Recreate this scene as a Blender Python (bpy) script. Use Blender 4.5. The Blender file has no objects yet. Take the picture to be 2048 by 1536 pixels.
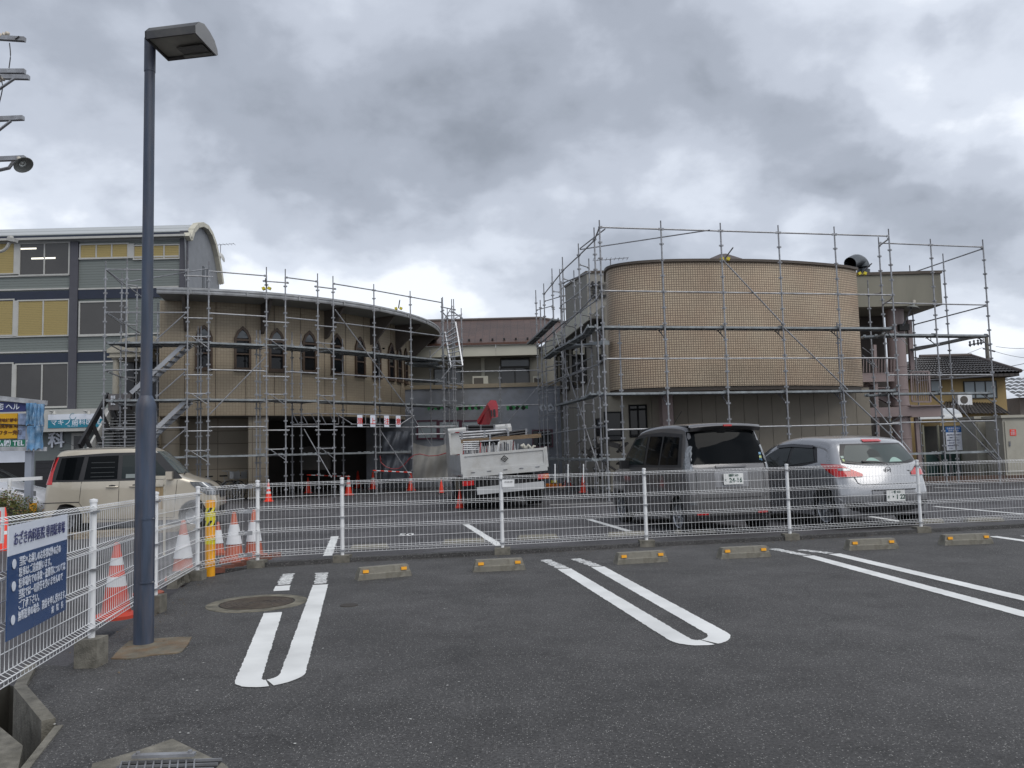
import bpy, bmesh, math, random
from math import sin, cos, pi, radians, sqrt
from mathutils import Vector, Matrix
from mathutils.geometry import tessellate_polygon
random.seed(7)
SC = bpy.context.scene
COL = SC.collection
# ------------------------------------------------------------------ camera, sky, sun, exposure
F, CH = 1650.0, 1.25
cd = bpy.data.cameras.new('camera'); cam = bpy.data.objects.new('camera', cd); COL.objects.link(cam)
cd.sensor_width = 36.0; cd.lens = 36.0 * F / 2048; cd.clip_start = 0.05; cd.clip_end = 6000
CM = Matrix.Rotation(pi / 2 + radians(4.7), 3, 'X') @ Matrix.Rotation(radians(-1.46), 3, 'Z')
cam.matrix_world = Matrix.Translation((0, 0, CH)) @ CM.to_4x4()
SC.camera = cam
SC.view_settings.view_transform = 'Standard'; SC.view_settings.look = 'None'
SC.view_settings.exposure = 0.62; SC.view_settings.gamma = 1.0; SC.view_settings.use_curve_mapping = False
# azimuth and elevation (degrees) of the large grey and bright masses of the overcast sky, radius, amount
CLOUDS = ((-2, 28, 22, -.10), (6, 21, 13, -.09), (-21, 20, 12, -.07), (21, 19, 6, -.15), (15, 12, 7, -.07), (30, 12, 5, -.12), (26, 16, 4, -.10), (33, 20, 5, -.10), (12, 28, 9, -.05), (-30, 27, 8, .05), (-4, 14, 11, .03), (27, 24, 14, .03), (31, 15, 8, .05), (-24, 14, 12, .10), (33, 9, 7, .10), (-60, 30, 30, -.1), (70, 35, 35, .08), (150, 40, 60, -.08), (200, 20, 40, .06))
SKYOFF = (11.9, 4.5)
SUN_EL, SUN_AZ = radians(52), radians(142)   # azimuth measured from +Y towards +X
W = bpy.data.worlds.new('World'); SC.world = W; W.use_nodes = True
def build_world():
    nt = W.node_tree; n = nt.nodes; l = nt.links; n.clear()
    out = n.new('ShaderNodeOutputWorld'); bg = n.new('ShaderNodeBackground'); bg.inputs[1].default_value = 0.1
    l.new(bg.outputs[0], out.inputs[0])
    sky = n.new('ShaderNodeTexSky'); sky.sky_type = 'NISHITA'; sky.sun_disc = False
    sky.sun_elevation = SUN_EL; sky.sun_rotation = SUN_AZ; sky.air_density = 1.2; sky.dust_density = 2.0
    tc = n.new('ShaderNodeTexCoord'); sep = n.new('ShaderNodeSeparateXYZ'); l.new(tc.outputs['Generated'], sep.inputs[0])
    def m(op, a, b=None, c=None, clamp=False):
        k = n.new('ShaderNodeMath'); k.operation = op; k.use_clamp = clamp
        for i, v in enumerate((a, b, c)):
            if v is None: continue
            if isinstance(v, (int, float)): k.inputs[i].default_value = v
            else: l.new(v, k.inputs[i])
        return k.outputs[0]
    zc = m('MAXIMUM', sep.outputs[2], 0.0)
    zz = m('ADD', zc, 0.42)
    px = m('DIVIDE', sep.outputs[0], zz); py = m('DIVIDE', sep.outputs[1], zz)
    cmb = n.new('ShaderNodeCombineXYZ'); l.new(px, cmb.inputs[0]); l.new(py, cmb.inputs[1])
    def noise(scale, det, rough, off, dist=0.0):
        mp = n.new('ShaderNodeMapping'); mp.inputs[1].default_value = off; l.new(cmb.outputs[0], mp.inputs[0])
        t = n.new('ShaderNodeTexNoise'); t.inputs['Scale'].default_value = scale; t.inputs['Detail'].default_value = det
        t.inputs['Roughness'].default_value = rough; t.inputs['Distortion'].default_value = dist
        l.new(mp.outputs[0], t.inputs['Vector']); return t.outputs[0]
    OX, OY = SKYOFF
    big = noise(1.1, 2, 0.5, (OX, OY, 0)); mid = noise(2.6, 6, 0.5, (OX + 4.4, OY + 5.2, 0), 0.2); fin = noise(7.5, 6, 0.55, (8.0, 2.2, 0), 0.2)
    d = m('ADD', m('MULTIPLY', big, 0.8), m('ADD', m('MULTIPLY', mid, 0.8), m('MULTIPLY', fin, 0.27)))   # ~0.89 mean
    lowb = m('MULTIPLY', m('SUBTRACT', 1.0, m('MULTIPLY', zc, 1.7, clamp=True)), 0.13)       # thinner cloud towards the horizon
    side = m('MULTIPLY', sep.outputs[0], 0.07)
    d2 = m('ADD', m('SUBTRACT', d, 0.935), m('ADD', lowb, side))
    # broad cloud masses: direction, angular radius, strength
    wob = n.new('ShaderNodeVectorMath'); wob.operation = 'SCALE'; wob.inputs[3].default_value = 0.5
    wn = n.new('ShaderNodeTexNoise'); wn.inputs['Scale'].default_value = 4.0; wn.inputs['Detail'].default_value = 8; l.new(tc.outputs['Generated'], wn.inputs['Vector'])
    ws = n.new('ShaderNodeVectorMath'); ws.operation = 'SUBTRACT'; ws.inputs[1].default_value = (0.5, 0.5, 0.5); l.new(wn.outputs['Color'], ws.inputs[0]); l.new(ws.outputs[0], wob.inputs[0])
    wa = n.new('ShaderNodeVectorMath'); wa.operation = 'ADD'; l.new(tc.outputs['Generated'], wa.inputs[0]); l.new(wob.outputs[0], wa.inputs[1])
    wnn = n.new('ShaderNodeVectorMath'); wnn.operation = 'NORMALIZE'; l.new(wa.outputs[0], wnn.inputs[0])
    for (ax, el, rad, amp) in CLOUDS:
        dv = Vector((sin(radians(ax)) * cos(radians(el)), cos(radians(ax)) * cos(radians(el)), sin(radians(el))))
        dt = n.new('ShaderNodeVectorMath'); dt.operation = 'DOT_PRODUCT'; l.new(wnn.outputs[0], dt.inputs[0]); dt.inputs[1].default_value = dv
        r = n.new('ShaderNodeMapRange'); r.interpolation_type = 'SMOOTHSTEP'; r.inputs[1].default_value = cos(radians(rad)); r.inputs[2].default_value = 1.0; r.inputs[3].default_value = 0.0; r.inputs[4].default_value = amp; l.new(dt.outputs['Value'], r.inputs[0])
        d2 = m('ADD', d2, r.outputs[0])
    v = m('ADD', m('MULTIPLY', d2, 2.1), 0.56, clamp=True)
    rp = n.new('ShaderNodeValToRGB'); l.new(v, rp.inputs[0]); cr = rp.color_ramp; cr.interpolation = 'EASE'
    cr.elements[0].position = 0.0; cr.elements[0].color = (0.195, 0.215, 0.252, 1)
    cr.elements[1].position = 1.0; cr.elements[1].color = (0.66, 0.69, 0.74, 1)
    for p, c in ((0.3, (0.275, 0.30, 0.35, 1)), (0.55, (0.37, 0.40, 0.46, 1)), (0.8, (0.49, 0.525, 0.59, 1))):
        e = cr.elements.new(p); e.color = c
    sc = n.new('ShaderNodeVectorMath'); sc.operation = 'SCALE'; sc.inputs[3].default_value = 10.0; l.new(rp.outputs[0], sc.inputs[0])
    mx = n.new('ShaderNodeMix'); mx.data_type = 'RGBA'; mx.inputs[0].default_value = 0.94
    l.new(sky.outputs[0], mx.inputs[6]); l.new(sc.outputs[0], mx.inputs[7]); l.new(mx.outputs[2], bg.inputs[0])
build_world()
sd = bpy.data.lights.new('sun', 'SUN'); sd.energy = 1.3; sd.angle = radians(48); sd.color = (1.0, 0.97, 0.92)
sun = bpy.data.objects.new('sun', sd); COL.objects.link(sun)
sdir = Vector((sin(SUN_AZ) * cos(SUN_EL), cos(SUN_AZ) * cos(SUN_EL), sin(SUN_EL)))
sun.rotation_euler = sdir.to_track_quat('Z', 'Y').to_euler(); sun.location = (0, 0, 50)

# ------------------------------------------------------------------ measuring helpers
ZF = -0.15      # level of the neighbouring lot
def ray(x, y): return CM @ Vector(((x - 1024) / F, -(y - 768) / F, -1))
def G(x, y, z=0.0):
    d = ray(x, y); t = (z - CH) / d.z; return Vector((d.x * t, d.y * t, z))
def at(x, y, Y):
    d = ray(x, y); t = Y / d.y; return Vector((d.x * t, Y, CH + d.z * t))
def X_(x, y, Y): return at(x, y, Y).x
def Z_(x, y, Y): return at(x, y, Y).z

# ------------------------------------------------------------------ object helpers
def tag(o, label=None, cat=None, group=None, kind=None):
    if label: o['label'] = label
    if cat: o['category'] = cat
    if group: o['group'] = group
    if kind: o['kind'] = kind
    return o
def thing(name, label, cat, loc=(0, 0, 0), group=None, rot=None):
    o = bpy.data.objects.new(name, None); COL.objects.link(o); o.location = loc; o.empty_display_size = 0.2
    if rot: o.rotation_euler = rot
    return tag(o, label, cat, group)
def RT(o): return o.matrix_basis.copy()
class MB:
    def __init__(s): s.v = []; s.f = []; s.m = []; s.uv = None; s.mi = 0; s.smooth = False
    def add(s, vs, fs):
        b = len(s.v); s.v += [tuple(v) for v in vs]
        for f in fs: s.f.append(tuple(b + i for i in f)); s.m.append(s.mi)
        return s
    def box(s, x0, x1, y0, y1, z0, z1, M=None):
        vs = [Vector((x, y, z)) for z in (z0, z1) for y in (y0, y1) for x in (x0, x1)]
        if M is not None: vs = [M @ v for v in vs]
        return s.add(vs, [(0, 2, 3, 1), (4, 5, 7, 6), (0, 1, 5, 4), (2, 6, 7, 3), (0, 4, 6, 2), (1, 3, 7, 5)])
    def cbox(s, c, sx, sy, sz, rz=0.0, rx=0.0, ry=0.0):
        M = Matrix.Translation(c) @ Matrix.Rotation(rz, 4, 'Z') @ Matrix.Rotation(ry, 4, 'Y') @ Matrix.Rotation(rx, 4, 'X')
        return s.box(-sx / 2, sx / 2, -sy / 2, sy / 2, -sz / 2, sz / 2, M)
    def bar(s, p0, p1, w, h, up=(0, 0, 1)):
        p0, p1 = Vector(p0), Vector(p1); d = p1 - p0; L = d.length
        if L < 1e-6: return s
        d.normalize(); u = Vector(up); a = d.cross(u)
        if a.length < 1e-4: a = d.cross(Vector((0, 1, 0)))
        a.normalize(); b = a.cross(d)
        M = Matrix((a, d, b)).transposed().to_4x4(); M.translation = p0
        return s.box(-w / 2, w / 2, 0, L, -h / 2, h / 2, M)
    def tube(s, p0, p1, r, n=8, r1=None, cap=True):
        return s.path([p0, p1], r, n, r1, cap)
    def path(s, pts, r, n=8, r1=None, cap=True):
        pts = [Vector(p) for p in pts]; k = len(pts); r1 = r if r1 is None else r1
        rings = []
        for i, p in enumerate(pts):
            d = (pts[min(i + 1, k - 1)] - pts[max(i - 1, 0)]).normalized()
            a = d.cross(Vector((0, 0, 1)))
            if a.length < 1e-3: a = Vector((1, 0, 0))
            a.normalize(); b = a.cross(d).normalized(); rr = r + (r1 - r) * i / max(1, k - 1)
            rings.append([p + (a * cos(2 * pi * j / n) + b * sin(2 * pi * j / n)) * rr for j in range(n)])
        vs = [v for R in rings for v in R]; fs = []
        for i in range(k - 1):
            for j in range(n):
                a, b = i * n + j, i * n + (j + 1) % n; fs.append((a, b, b + n, a + n))
        if cap: fs.append(tuple(range(n))[::-1]); fs.append(tuple((k - 1) * n + j for j in range(n)))
        return s.add(vs, fs)
    def lathe(s, prof, n=24, c=(0, 0, 0), M=None, arc=(0, 2 * pi)):
        full = abs(arc[1] - arc[0] - 2 * pi) < 1e-6; c = Vector(c); vs = []
        m = n if full else n + 1
        for (r, z) in prof:
            for j in range(m):
                a = arc[0] + (arc[1] - arc[0]) * j / n; v = Vector((r * cos(a), r * sin(a), z))
                vs.append((M @ v if M is not None else v) + c)
        fs = []
        for i in range(len(prof) - 1):
            for j in range(n):
                a = i * m + j; b = i * m + (j + 1) % m; fs.append((a, b, b + m, a + m))
        return s.add(vs, fs)
    def poly(s, pts): return s.add(pts, [tuple(range(len(pts)))])
    def prism(s, pts, off):
        off = Vector(off); n = len(pts); a = [Vector(p) for p in pts]; b = [p + off for p in a]
        fs = [(i, (i + 1) % n, n + (i + 1) % n, n + i) for i in range(n)]
        tri = tessellate_polygon([a])
        fs += [tuple(t) for t in tri] + [tuple(n + i for i in t[::-1]) for t in tri]
        return s.add(a + b, fs)
    def grid(s, rows):
        n = len(rows[0]); vs = [v for r in rows for v in r]; fs = []
        for i in range(len(rows) - 1):
            for j in range(n - 1):
                a = i * n + j; fs.append((a, a + 1, a + n + 1, a + n))
        return s.add(vs, fs)
    def mesh(s, name, mats, recalc=True, smooth=None, uv=None):
        me = bpy.data.meshes.new(name); me.from_pydata(s.v, [], s.f)
        if not isinstance(mats, (list, tuple)): mats = [mats]
        for m in mats: me.materials.append(m)
        me.polygons.foreach_set('material_index', [min(i, len(mats) - 1) for i in s.m])
        if recalc:
            bm = bmesh.new(); bm.from_mesh(me); bmesh.ops.recalc_face_normals(bm, faces=bm.faces); bm.to_mesh(me); bm.free()
        if smooth is not None:
            me.polygons.foreach_set('use_smooth', [True] * len(me.polygons))
            try: me.set_sharp_from_angle(angle=radians(smooth))
            except Exception: pass
        if uv:
            ul = me.uv_layers.new(name='UVMap')
            for lp in me.loops: ul.data[lp.index].uv = uv(me.vertices[lp.vertex_index].co)
        me.update(); return me
    def build(s, name, mats, parent=None, world=True, **k):
        return link(name, s.mesh(name, mats, **k), parent, world)
def link(name, me, parent=None, world=True):
    """world=True: the mesh is in scene coordinates and is carried into its parent's frame"""
    o = bpy.data.objects.new(name, me); COL.objects.link(o)
    if parent is not None:
        o.parent = parent
        if world:
            M = Matrix.Identity(4); p = parent
            while p is not None: M = p.matrix_basis @ M; M = M; p = p.parent
            # chain root-first
            ch = []; p = parent
            while p is not None: ch.append(p); p = p.parent
            M = Matrix.Identity(4)
            for q in reversed(ch): M = M @ q.matrix_parent_inverse @ q.matrix_basis
            o.matrix_parent_inverse = M.inverted()
    return o
def kids(o): return [c for c in bpy.data.objects if c.parent == o]
def clone(o, loc, rot=None, label=None, parent=None, table=None):
    if table is None:
        table = {}
        for q in bpy.data.objects:
            if q.parent: table.setdefault(q.parent.name, []).append(q)
    c = o.copy(); COL.objects.link(c)
    if parent is not None: c.parent = parent
    else:
        c.location = loc
        if rot is not None: c.rotation_euler = rot
        if label: c['label'] = label
    for k in table.get(o.name, []): clone(k, None, None, None, c, table)
    return c
def struct(name, mb, mats, **k): o = mb.build(name, mats, **k); o['kind'] = 'structure'; return o

# ------------------------------------------------------------------ materials
MATS = {}
def mat(name, col, rough=0.6, metal=0.0, var=0.12, scale=2.5, bump=0.0, bscale=60.0, spec=0.5, coat=0.0, dirt=None, dscale=1.5, damt=0.0, emit=0.0, rvar=0.15, alpha=1.0, stretch=None):
    if name in MATS: return MATS[name]
    m = bpy.data.materials.new(name); m.use_nodes = True; nt = m.node_tree; n = nt.nodes; l = nt.links
    b = n['Principled BSDF']; b.inputs['Metallic'].default_value = metal
    b.inputs['Specular IOR Level'].default_value = spec; b.inputs['Coat Weight'].default_value = coat; b.inputs['Coat Roughness'].default_value = 0.05
    tc = n.new('ShaderNodeTexCoord'); src = tc.outputs['Object']
    if stretch:
        mp = n.new('ShaderNodeMapping'); mp.inputs[3].default_value = stretch; l.new(src, mp.inputs[0]); src = mp.outputs[0]
    t = n.new('ShaderNodeTexNoise'); t.inputs['Scale'].default_value = scale; t.inputs['Detail'].default_value = 6; l.new(src, t.inputs['Vector'])
    mr = n.new('ShaderNodeMapRange'); mr.inputs[1].default_value = 0.3; mr.inputs[2].default_value = 0.7
    mr.inputs[3].default_value = 1 - var; mr.inputs[4].default_value = 1 + var; l.new(t.outputs[0], mr.inputs[0])
    vm = n.new('ShaderNodeVectorMath'); vm.operation = 'SCALE'; vm.inputs[0].default_value = col[:3]; l.new(mr.outputs[0], vm.inputs[3])
    cur = vm.outputs[0]
    if dirt is not None:
        t2 = n.new('ShaderNodeTexNoise'); t2.inputs['Scale'].default_value = dscale; t2.inputs['Detail'].default_value = 8; t2.inputs['Roughness'].default_value = 0.65; l.new(src, t2.inputs['Vector'])
        r2 = n.new('ShaderNodeMapRange'); r2.inputs[1].default_value = 0.45; r2.inputs[2].default_value = 0.72; r2.inputs[4].default_value = damt; l.new(t2.outputs[0], r2.inputs[0])
        mx = n.new('ShaderNodeMix'); mx.data_type = 'RGBA'; l.new(r2.outputs[0], mx.inputs[0]); l.new(cur, mx.inputs[6]); mx.inputs[7].default_value = (*dirt[:3], 1); cur = mx.outputs[2]
    l.new(cur, b.inputs['Base Color'])
    rr = n.new('ShaderNodeMapRange'); rr.inputs[3].default_value = max(0.02, rough - rvar * rough); rr.inputs[4].default_value = min(1, rough + rvar * rough); l.new(t.outputs[0], rr.inputs[0]); l.new(rr.outputs[0], b.inputs['Roughness'])
    if bump > 0:
        t3 = n.new('ShaderNodeTexNoise'); t3.inputs['Scale'].default_value = bscale; t3.inputs['Detail'].default_value = 4; l.new(src, t3.inputs['Vector'])
        bp = n.new('ShaderNodeBump'); bp.inputs['Strength'].default_value = bump; bp.inputs['Distance'].default_value = 0.01; l.new(t3.outputs[0], bp.inputs['Height']); l.new(bp.outputs[0], b.inputs['Normal'])
    if emit: b.inputs['Emission Color'].default_value = (*col[:3], 1); b.inputs['Emission Strength'].default_value = emit
    MATS[name] = m; return m
def glassy(name, col, rough=0.04, spec=0.6, trans=0.0):
    m = mat(name, col, rough, 0, 0.1, 1.0, spec=spec, rvar=0.0); b = m.node_tree.nodes['Principled BSDF']; b.inputs['Transmission Weight'].default_value = trans; b.inputs['IOR'].default_value = 1.5; return m

def asphalt(name, base, fleck, big=0.25, cracks=0.0):
    m = bpy.data.materials.new(name); m.use_nodes = True; nt = m.node_tree; n = nt.nodes; l = nt.links; b = n['Principled BSDF']
    tc = n.new('ShaderNodeTexCoord'); src = tc.outputs['Object']
    def noise(s, d=4, r=0.5):
        t = n.new('ShaderNodeTexNoise'); t.inputs['Scale'].default_value = s; t.inputs['Detail'].default_value = d; t.inputs['Roughness'].default_value = r; l.new(src, t.inputs['Vector']); return t.outputs[0]
    def rng(o, a, b_, c, d):
        r = n.new('ShaderNodeMapRange'); r.inputs[1].default_value = a; r.inputs[2].default_value = b_; r.inputs[3].default_value = c; r.inputs[4].default_value = d; l.new(o, r.inputs[0]); return r.outputs[0]
    def mul(a, b_):
        k = n.new('ShaderNodeMath'); k.operation = 'MULTIPLY'; l.new(a, k.inputs[0]); l.new(b_, k.inputs[1]); return k.outputs[0]
    f = mul(mul(rng(noise(0.55, 5, 0.6), 0.3, 0.7, 1 - big, 1 + big), rng(noise(60, 6, 0.85), 0.36, 0.64, 0.35, 1.75)), rng(noise(2.2, 8, 0.75), 0.3, 0.7, 0.78, 1.22))
    vm = n.new('ShaderNodeVectorMath'); vm.operation = 'SCALE'; vm.inputs[0].default_value = base
    # darker damp or oily blotches and pale dusty ones
    f = mul(f, rng(noise(0.9, 9, 0.75), 0.56, 0.66, 1.0, 0.72)); f = mul(f, rng(noise(0.33, 7, 0.6), 0.35, 0.6, 1.14, 0.92))
    wp = n.new('ShaderNodeTexNoise'); wp.inputs['Scale'].default_value = 2.2; wp.inputs['Detail'].default_value = 5; l.new(src, wp.inputs['Vector'])
    wv = n.new('ShaderNodeVectorMath'); wv.operation = 'MULTIPLY_ADD'; wv.inputs[1].default_value = (0.5, 0.5, 0.5); l.new(wp.outputs['Color'], wv.inputs[0]); l.new(src, wv.inputs[2])
    cv = n.new('ShaderNodeTexVoronoi'); cv.feature = 'DISTANCE_TO_EDGE'; cv.inputs['Scale'].default_value = 0.32; l.new(wv.outputs[0], cv.inputs['Vector'])
    f = mul(f, rng(cv.outputs['Distance'], 0.0, 0.006, 1 - cracks, 1.0)); l.new(f, vm.inputs[3])
    vo = n.new('ShaderNodeTexVoronoi'); vo.inputs['Scale'].default_value = 105; l.new(src, vo.inputs['Vector'])
    sep = n.new('ShaderNodeSeparateColor'); l.new(vo.outputs['Color'], sep.inputs[0])
    near = n.new('ShaderNodeMath'); near.operation = 'LESS_THAN'; near.inputs[1].default_value = 0.34; l.new(vo.outputs['Distance'], near.inputs[0])
    sel = rng(sep.outputs[0], 0.72, 1.0, 0.0, 0.95); k = mul(near.outputs[0], sel)
    mx = n.new('ShaderNodeMix'); mx.data_type = 'RGBA'; l.new(k, mx.inputs[0]); l.new(vm.outputs[0], mx.inputs[6]); mx.inputs[7].default_value = (*fleck, 1)
    l.new(mx.outputs[2], b.inputs['Base Color']); b.inputs['Roughness'].default_value = 0.75; b.inputs['Specular IOR Level'].default_value = 0.35
    bp = n.new('ShaderNodeBump'); bp.inputs['Strength'].default_value = 0.8; bp.inputs['Distance'].default_value = 0.006; l.new(noise(140, 3, 0.7), bp.inputs['Height']); l.new(bp.outputs[0], b.inputs['Normal'])
    return m
A_NEAR = asphalt('asphalt_near', (0.056, 0.0548, 0.0548), (0.34, 0.335, 0.32), 0.2, 0.25)
A_FAR = asphalt('asphalt_far', (0.062, 0.060, 0.064), (0.12, 0.12, 0.12), 0.3, 0.55)
CONC = mat('concrete', (0.165, 0.155, 0.13), 0.9, var=0.35, scale=14, bump=0.6, bscale=90, dirt=(0.06, 0.055, 0.04), dscale=3, damt=0.7)
CONC2 = mat('concrete_pale', (0.205, 0.195, 0.165), 0.9, var=0.2, scale=8, bump=0.5, bscale=120, dirt=(0.075, 0.068, 0.05), dscale=9, damt=0.75)
RUSTC = mat('rusty_concrete', (0.135, 0.12, 0.09), 0.9, var=0.35, scale=9, bump=0.6, bscale=90, dirt=(0.19, 0.095, 0.035), dscale=6, damt=0.65)
WHITE_COAT = mat('white_coated_wire', (0.70, 0.71, 0.72), 0.4, var=0.05, scale=3)
STEEL = mat('galvanised_steel', (0.29, 0.30, 0.32), 0.42, metal=0.35, var=0.22, scale=9, dirt=(0.10, 0.075, 0.055), dscale=4, damt=0.45)
STEEL_D = mat('weathered_steel', (0.17, 0.18, 0.20), 0.6, metal=0.3, var=0.3, scale=9, dirt=(0.12, 0.07, 0.045), dscale=5, damt=0.6)
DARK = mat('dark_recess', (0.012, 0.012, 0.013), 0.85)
BLACK = mat('black_rubber', (0.014, 0.014, 0.015), 0.7)
YELLOW = mat('yellow_paint', (0.80, 0.36, 0.01), 0.4, var=0.06, scale=9, dirt=(0.25, 0.12, 0.02), dscale=7, damt=0.35)
RED = mat('cone_red', (0.72, 0.045, 0.02), 0.45, var=0.1, scale=6)
WHITE = mat('white_paint', (0.74, 0.75, 0.76), 0.45, var=0.05, scale=4, dirt=(0.35, 0.33, 0.30), dscale=5, damt=0.3)
def linepaint(name, wear):
    m = bpy.data.materials.new(name); m.use_nodes = True; nt = m.node_tree; n = nt.nodes; l = nt.links; b = n['Principled BSDF']; b.inputs['Roughness'].default_value = 0.6
    tc = n.new('ShaderNodeTexCoord')
    t = n.new('ShaderNodeTexNoise'); t.inputs['Scale'].default_value = 14 if wear < .4 else 26; t.inputs['Detail'].default_value = 10; t.inputs['Roughness'].default_value = 0.8
    mp = n.new('ShaderNodeMapping'); mp.inputs[3].default_value = (0.6, 1.6, 1); l.new(tc.outputs['Object'], mp.inputs[0]); l.new(mp.outputs[0], t.inputs['Vector'])
    r = n.new('ShaderNodeMapRange'); r.inputs[1].default_value = wear; r.inputs[2].default_value = wear + 0.035; l.new(t.outputs[0], r.inputs[0])
    t2 = n.new('ShaderNodeTexNoise'); t2.inputs['Scale'].default_value = 2.5; t2.inputs['Detail'].default_value = 8; l.new(tc.outputs['Object'], t2.inputs['Vector'])
    r2 = n.new('ShaderNodeMapRange'); r2.inputs[1].default_value = 0.3; r2.inputs[2].default_value = 0.8; r2.inputs[3].default_value = 1.0; r2.inputs[4].default_value = 0.70; l.new(t2.outputs[0], r2.inputs[0])
    vm = n.new('ShaderNodeVectorMath'); vm.operation = 'SCALE'; vm.inputs[0].default_value = (0.74, 0.75, 0.74); l.new(r2.outputs[0], vm.inputs[3])
    mx = n.new('ShaderNodeMix'); mx.data_type = 'RGBA'; l.new(r.outputs[0], mx.inputs[0]); mx.inputs[6].default_value = (0.05, 0.05, 0.052, 1); l.new(vm.outputs[0], mx.inputs[7]); l.new(mx.outputs[2], b.inputs['Base Color'])
    return m
LINE = linepaint('line_paint', 0.27); LINE_W = linepaint('worn_line_paint', 0.46)

def text(body, size, M, material, parent=None, name='lettering', align='CENTER', ext=0.002, bold=0.0, sx=1.0, sp=1.0):
    """flat lettering; M maps its x,y plane into the scene"""
    c = bpy.data.curves.new(name, 'FONT'); c.body = body; c.size = size; c.align_x = align; c.align_y = 'CENTER'; c.extrude = ext; c.offset = bold * size; c.space_character = sp; c.resolution_u = 2
    o = bpy.data.objects.new('tmp', c); COL.objects.link(o); bpy.context.view_layer.update()
    me = bpy.data.meshes.new_from_object(o.evaluated_get(bpy.context.evaluated_depsgraph_get())); bpy.data.objects.remove(o); bpy.data.curves.remove(c)
    me.transform(M @ Matrix.Diagonal((sx, 1, 1, 1))); me.materials.clear(); me.materials.append(material); me.name = name
    return link(name, me, parent)
def frame(origin, xdir, ydir=(0, 0, 1)):
    x = Vector(xdir).normalized(); y = Vector(ydir).normalized(); z = x.cross(y); M = Matrix((x, y, z)).transposed().to_4x4(); M.translation = origin; return M

# ------------------------------------------------------------------ ground
def flat(mb, loops, z):
    loops = [[Vector((p[0], p[1], 0)) for p in L] for L in loops]; vs = [Vector((p.x, p.y, z)) for L in loops for p in L]
    mb.add(vs, [tuple(t) for t in tessellate_polygon(loops)]); return mb
KT = [G(74, 1336), G(52, 1380), G(111, 1449), G(126, 1452), G(61, 1536), G(40, 1600), G(-120, 1640), G(-200, 1500), G(-160, 1400), G(20, 1322)]
hole = [(p.x, p.y) for p in KT]
S = 2500
mb = MB(); flat(mb, [[(-S, -S), (S, -S), (S, S), (-S, S)], hole], ZF); struct('ground', mb, A_FAR)
# kerb line under the front fence
FB = [G(395, 1140, 0.08), G(515, 1120, 0.08), G(685, 1110, 0.08), G(1005, 1095, 0.08), G(1293, 1080, 0.08), G(1580, 1067, 0.08), G(1842, 1053, 0.08)]
dl = (FB[6] - FB[3]).normalized()
FB += [FB[6] + dl * 1.98, FB[6] + dl * 3.96]
LB = [G(183, 1275, 0.17), G(310, 1190, 0.14), G(395, 1140, 0.10)]
dL = (LB[0] - LB[2]).normalized(); LB = [LB[0] + dL * 2.15] + LB
FB[0] = LB[3].copy(); 
near = [(-1.95, -6), (16, -6), (16, 16.0)] + [(p.x, p.y + 0.0) for p in reversed(FB[1:])] + [(LB[3].x - .05, LB[3].y + .05), (LB[1].x - 0.15, LB[1].y)] + [(G(20, 1322).x, G(20, 1322).y)] + hole[0:6] + [(-1.6, 2.0)]
mb = MB(); flat(mb, [near], 0.0); struct('parking_lot', mb, A_NEAR, recalc=True)
mb = MB()
pts = [p.copy() for p in FB[1:]]; 
for i in range(len(pts) - 1):
    a, b = pts[i], pts[i + 1]; mb.bar((a.x, a.y + 0.02, -0.045), (b.x + .001, b.y + 0.02, -0.045), 0.16, 0.19)
mb.bar((pts[0].x - .9, pts[0].y - .35, -0.06), (pts[0].x, pts[0].y + .02, -0.06), 0.14, 0.14)
struct('kerb', mb, A_NEAR)
# drain channel at the lower left
ch = MB()
def wall(a, b, t, z0, z1, mbb):
    d = (b - a).normalized(); nrm = Vector((-d.y, d.x, 0)) * t
    mbb.prism([Vector((a.x, a.y, z0)), Vector((b.x, b.y, z0)), Vector((b.x, b.y, z0)) + nrm, Vector((a.x, a.y, z0)) + nrm], (0, 0, z1 - z0))
wall(KT[1], KT[2], -0.06, -0.62, 0.03, ch); wall(KT[0], KT[1], -0.06, -0.62, 0.028, ch)
wall(KT[3], KT[4] + (KT[4] - KT[3]) * .8, -0.035, -0.62, 0.006, ch)
struct('drain_wall', ch, CONC)
mb = MB(); flat(mb, [[(-5, 1.5), (-.8, 1.5), (-.8, 7.5), (-5, 7.5)]], -0.6); struct('drain_floor', mb, CONC)
mb = MB()
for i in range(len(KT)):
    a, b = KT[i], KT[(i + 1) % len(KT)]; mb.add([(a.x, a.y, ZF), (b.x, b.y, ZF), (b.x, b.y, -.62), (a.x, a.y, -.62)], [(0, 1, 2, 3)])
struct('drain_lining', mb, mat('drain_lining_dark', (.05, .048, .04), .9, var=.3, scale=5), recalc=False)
sl = MB(); a, b, c, d = G(0, 1445), G(46, 1482), G(30, 1560), G(-100, 1560)
sl.prism([Vector((q.x, q.y, -0.6)) for q in (a, b, c, d, G(-120, 1430))], (0, 0, 0.58)); struct('drain_slab', sl, CONC)
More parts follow.
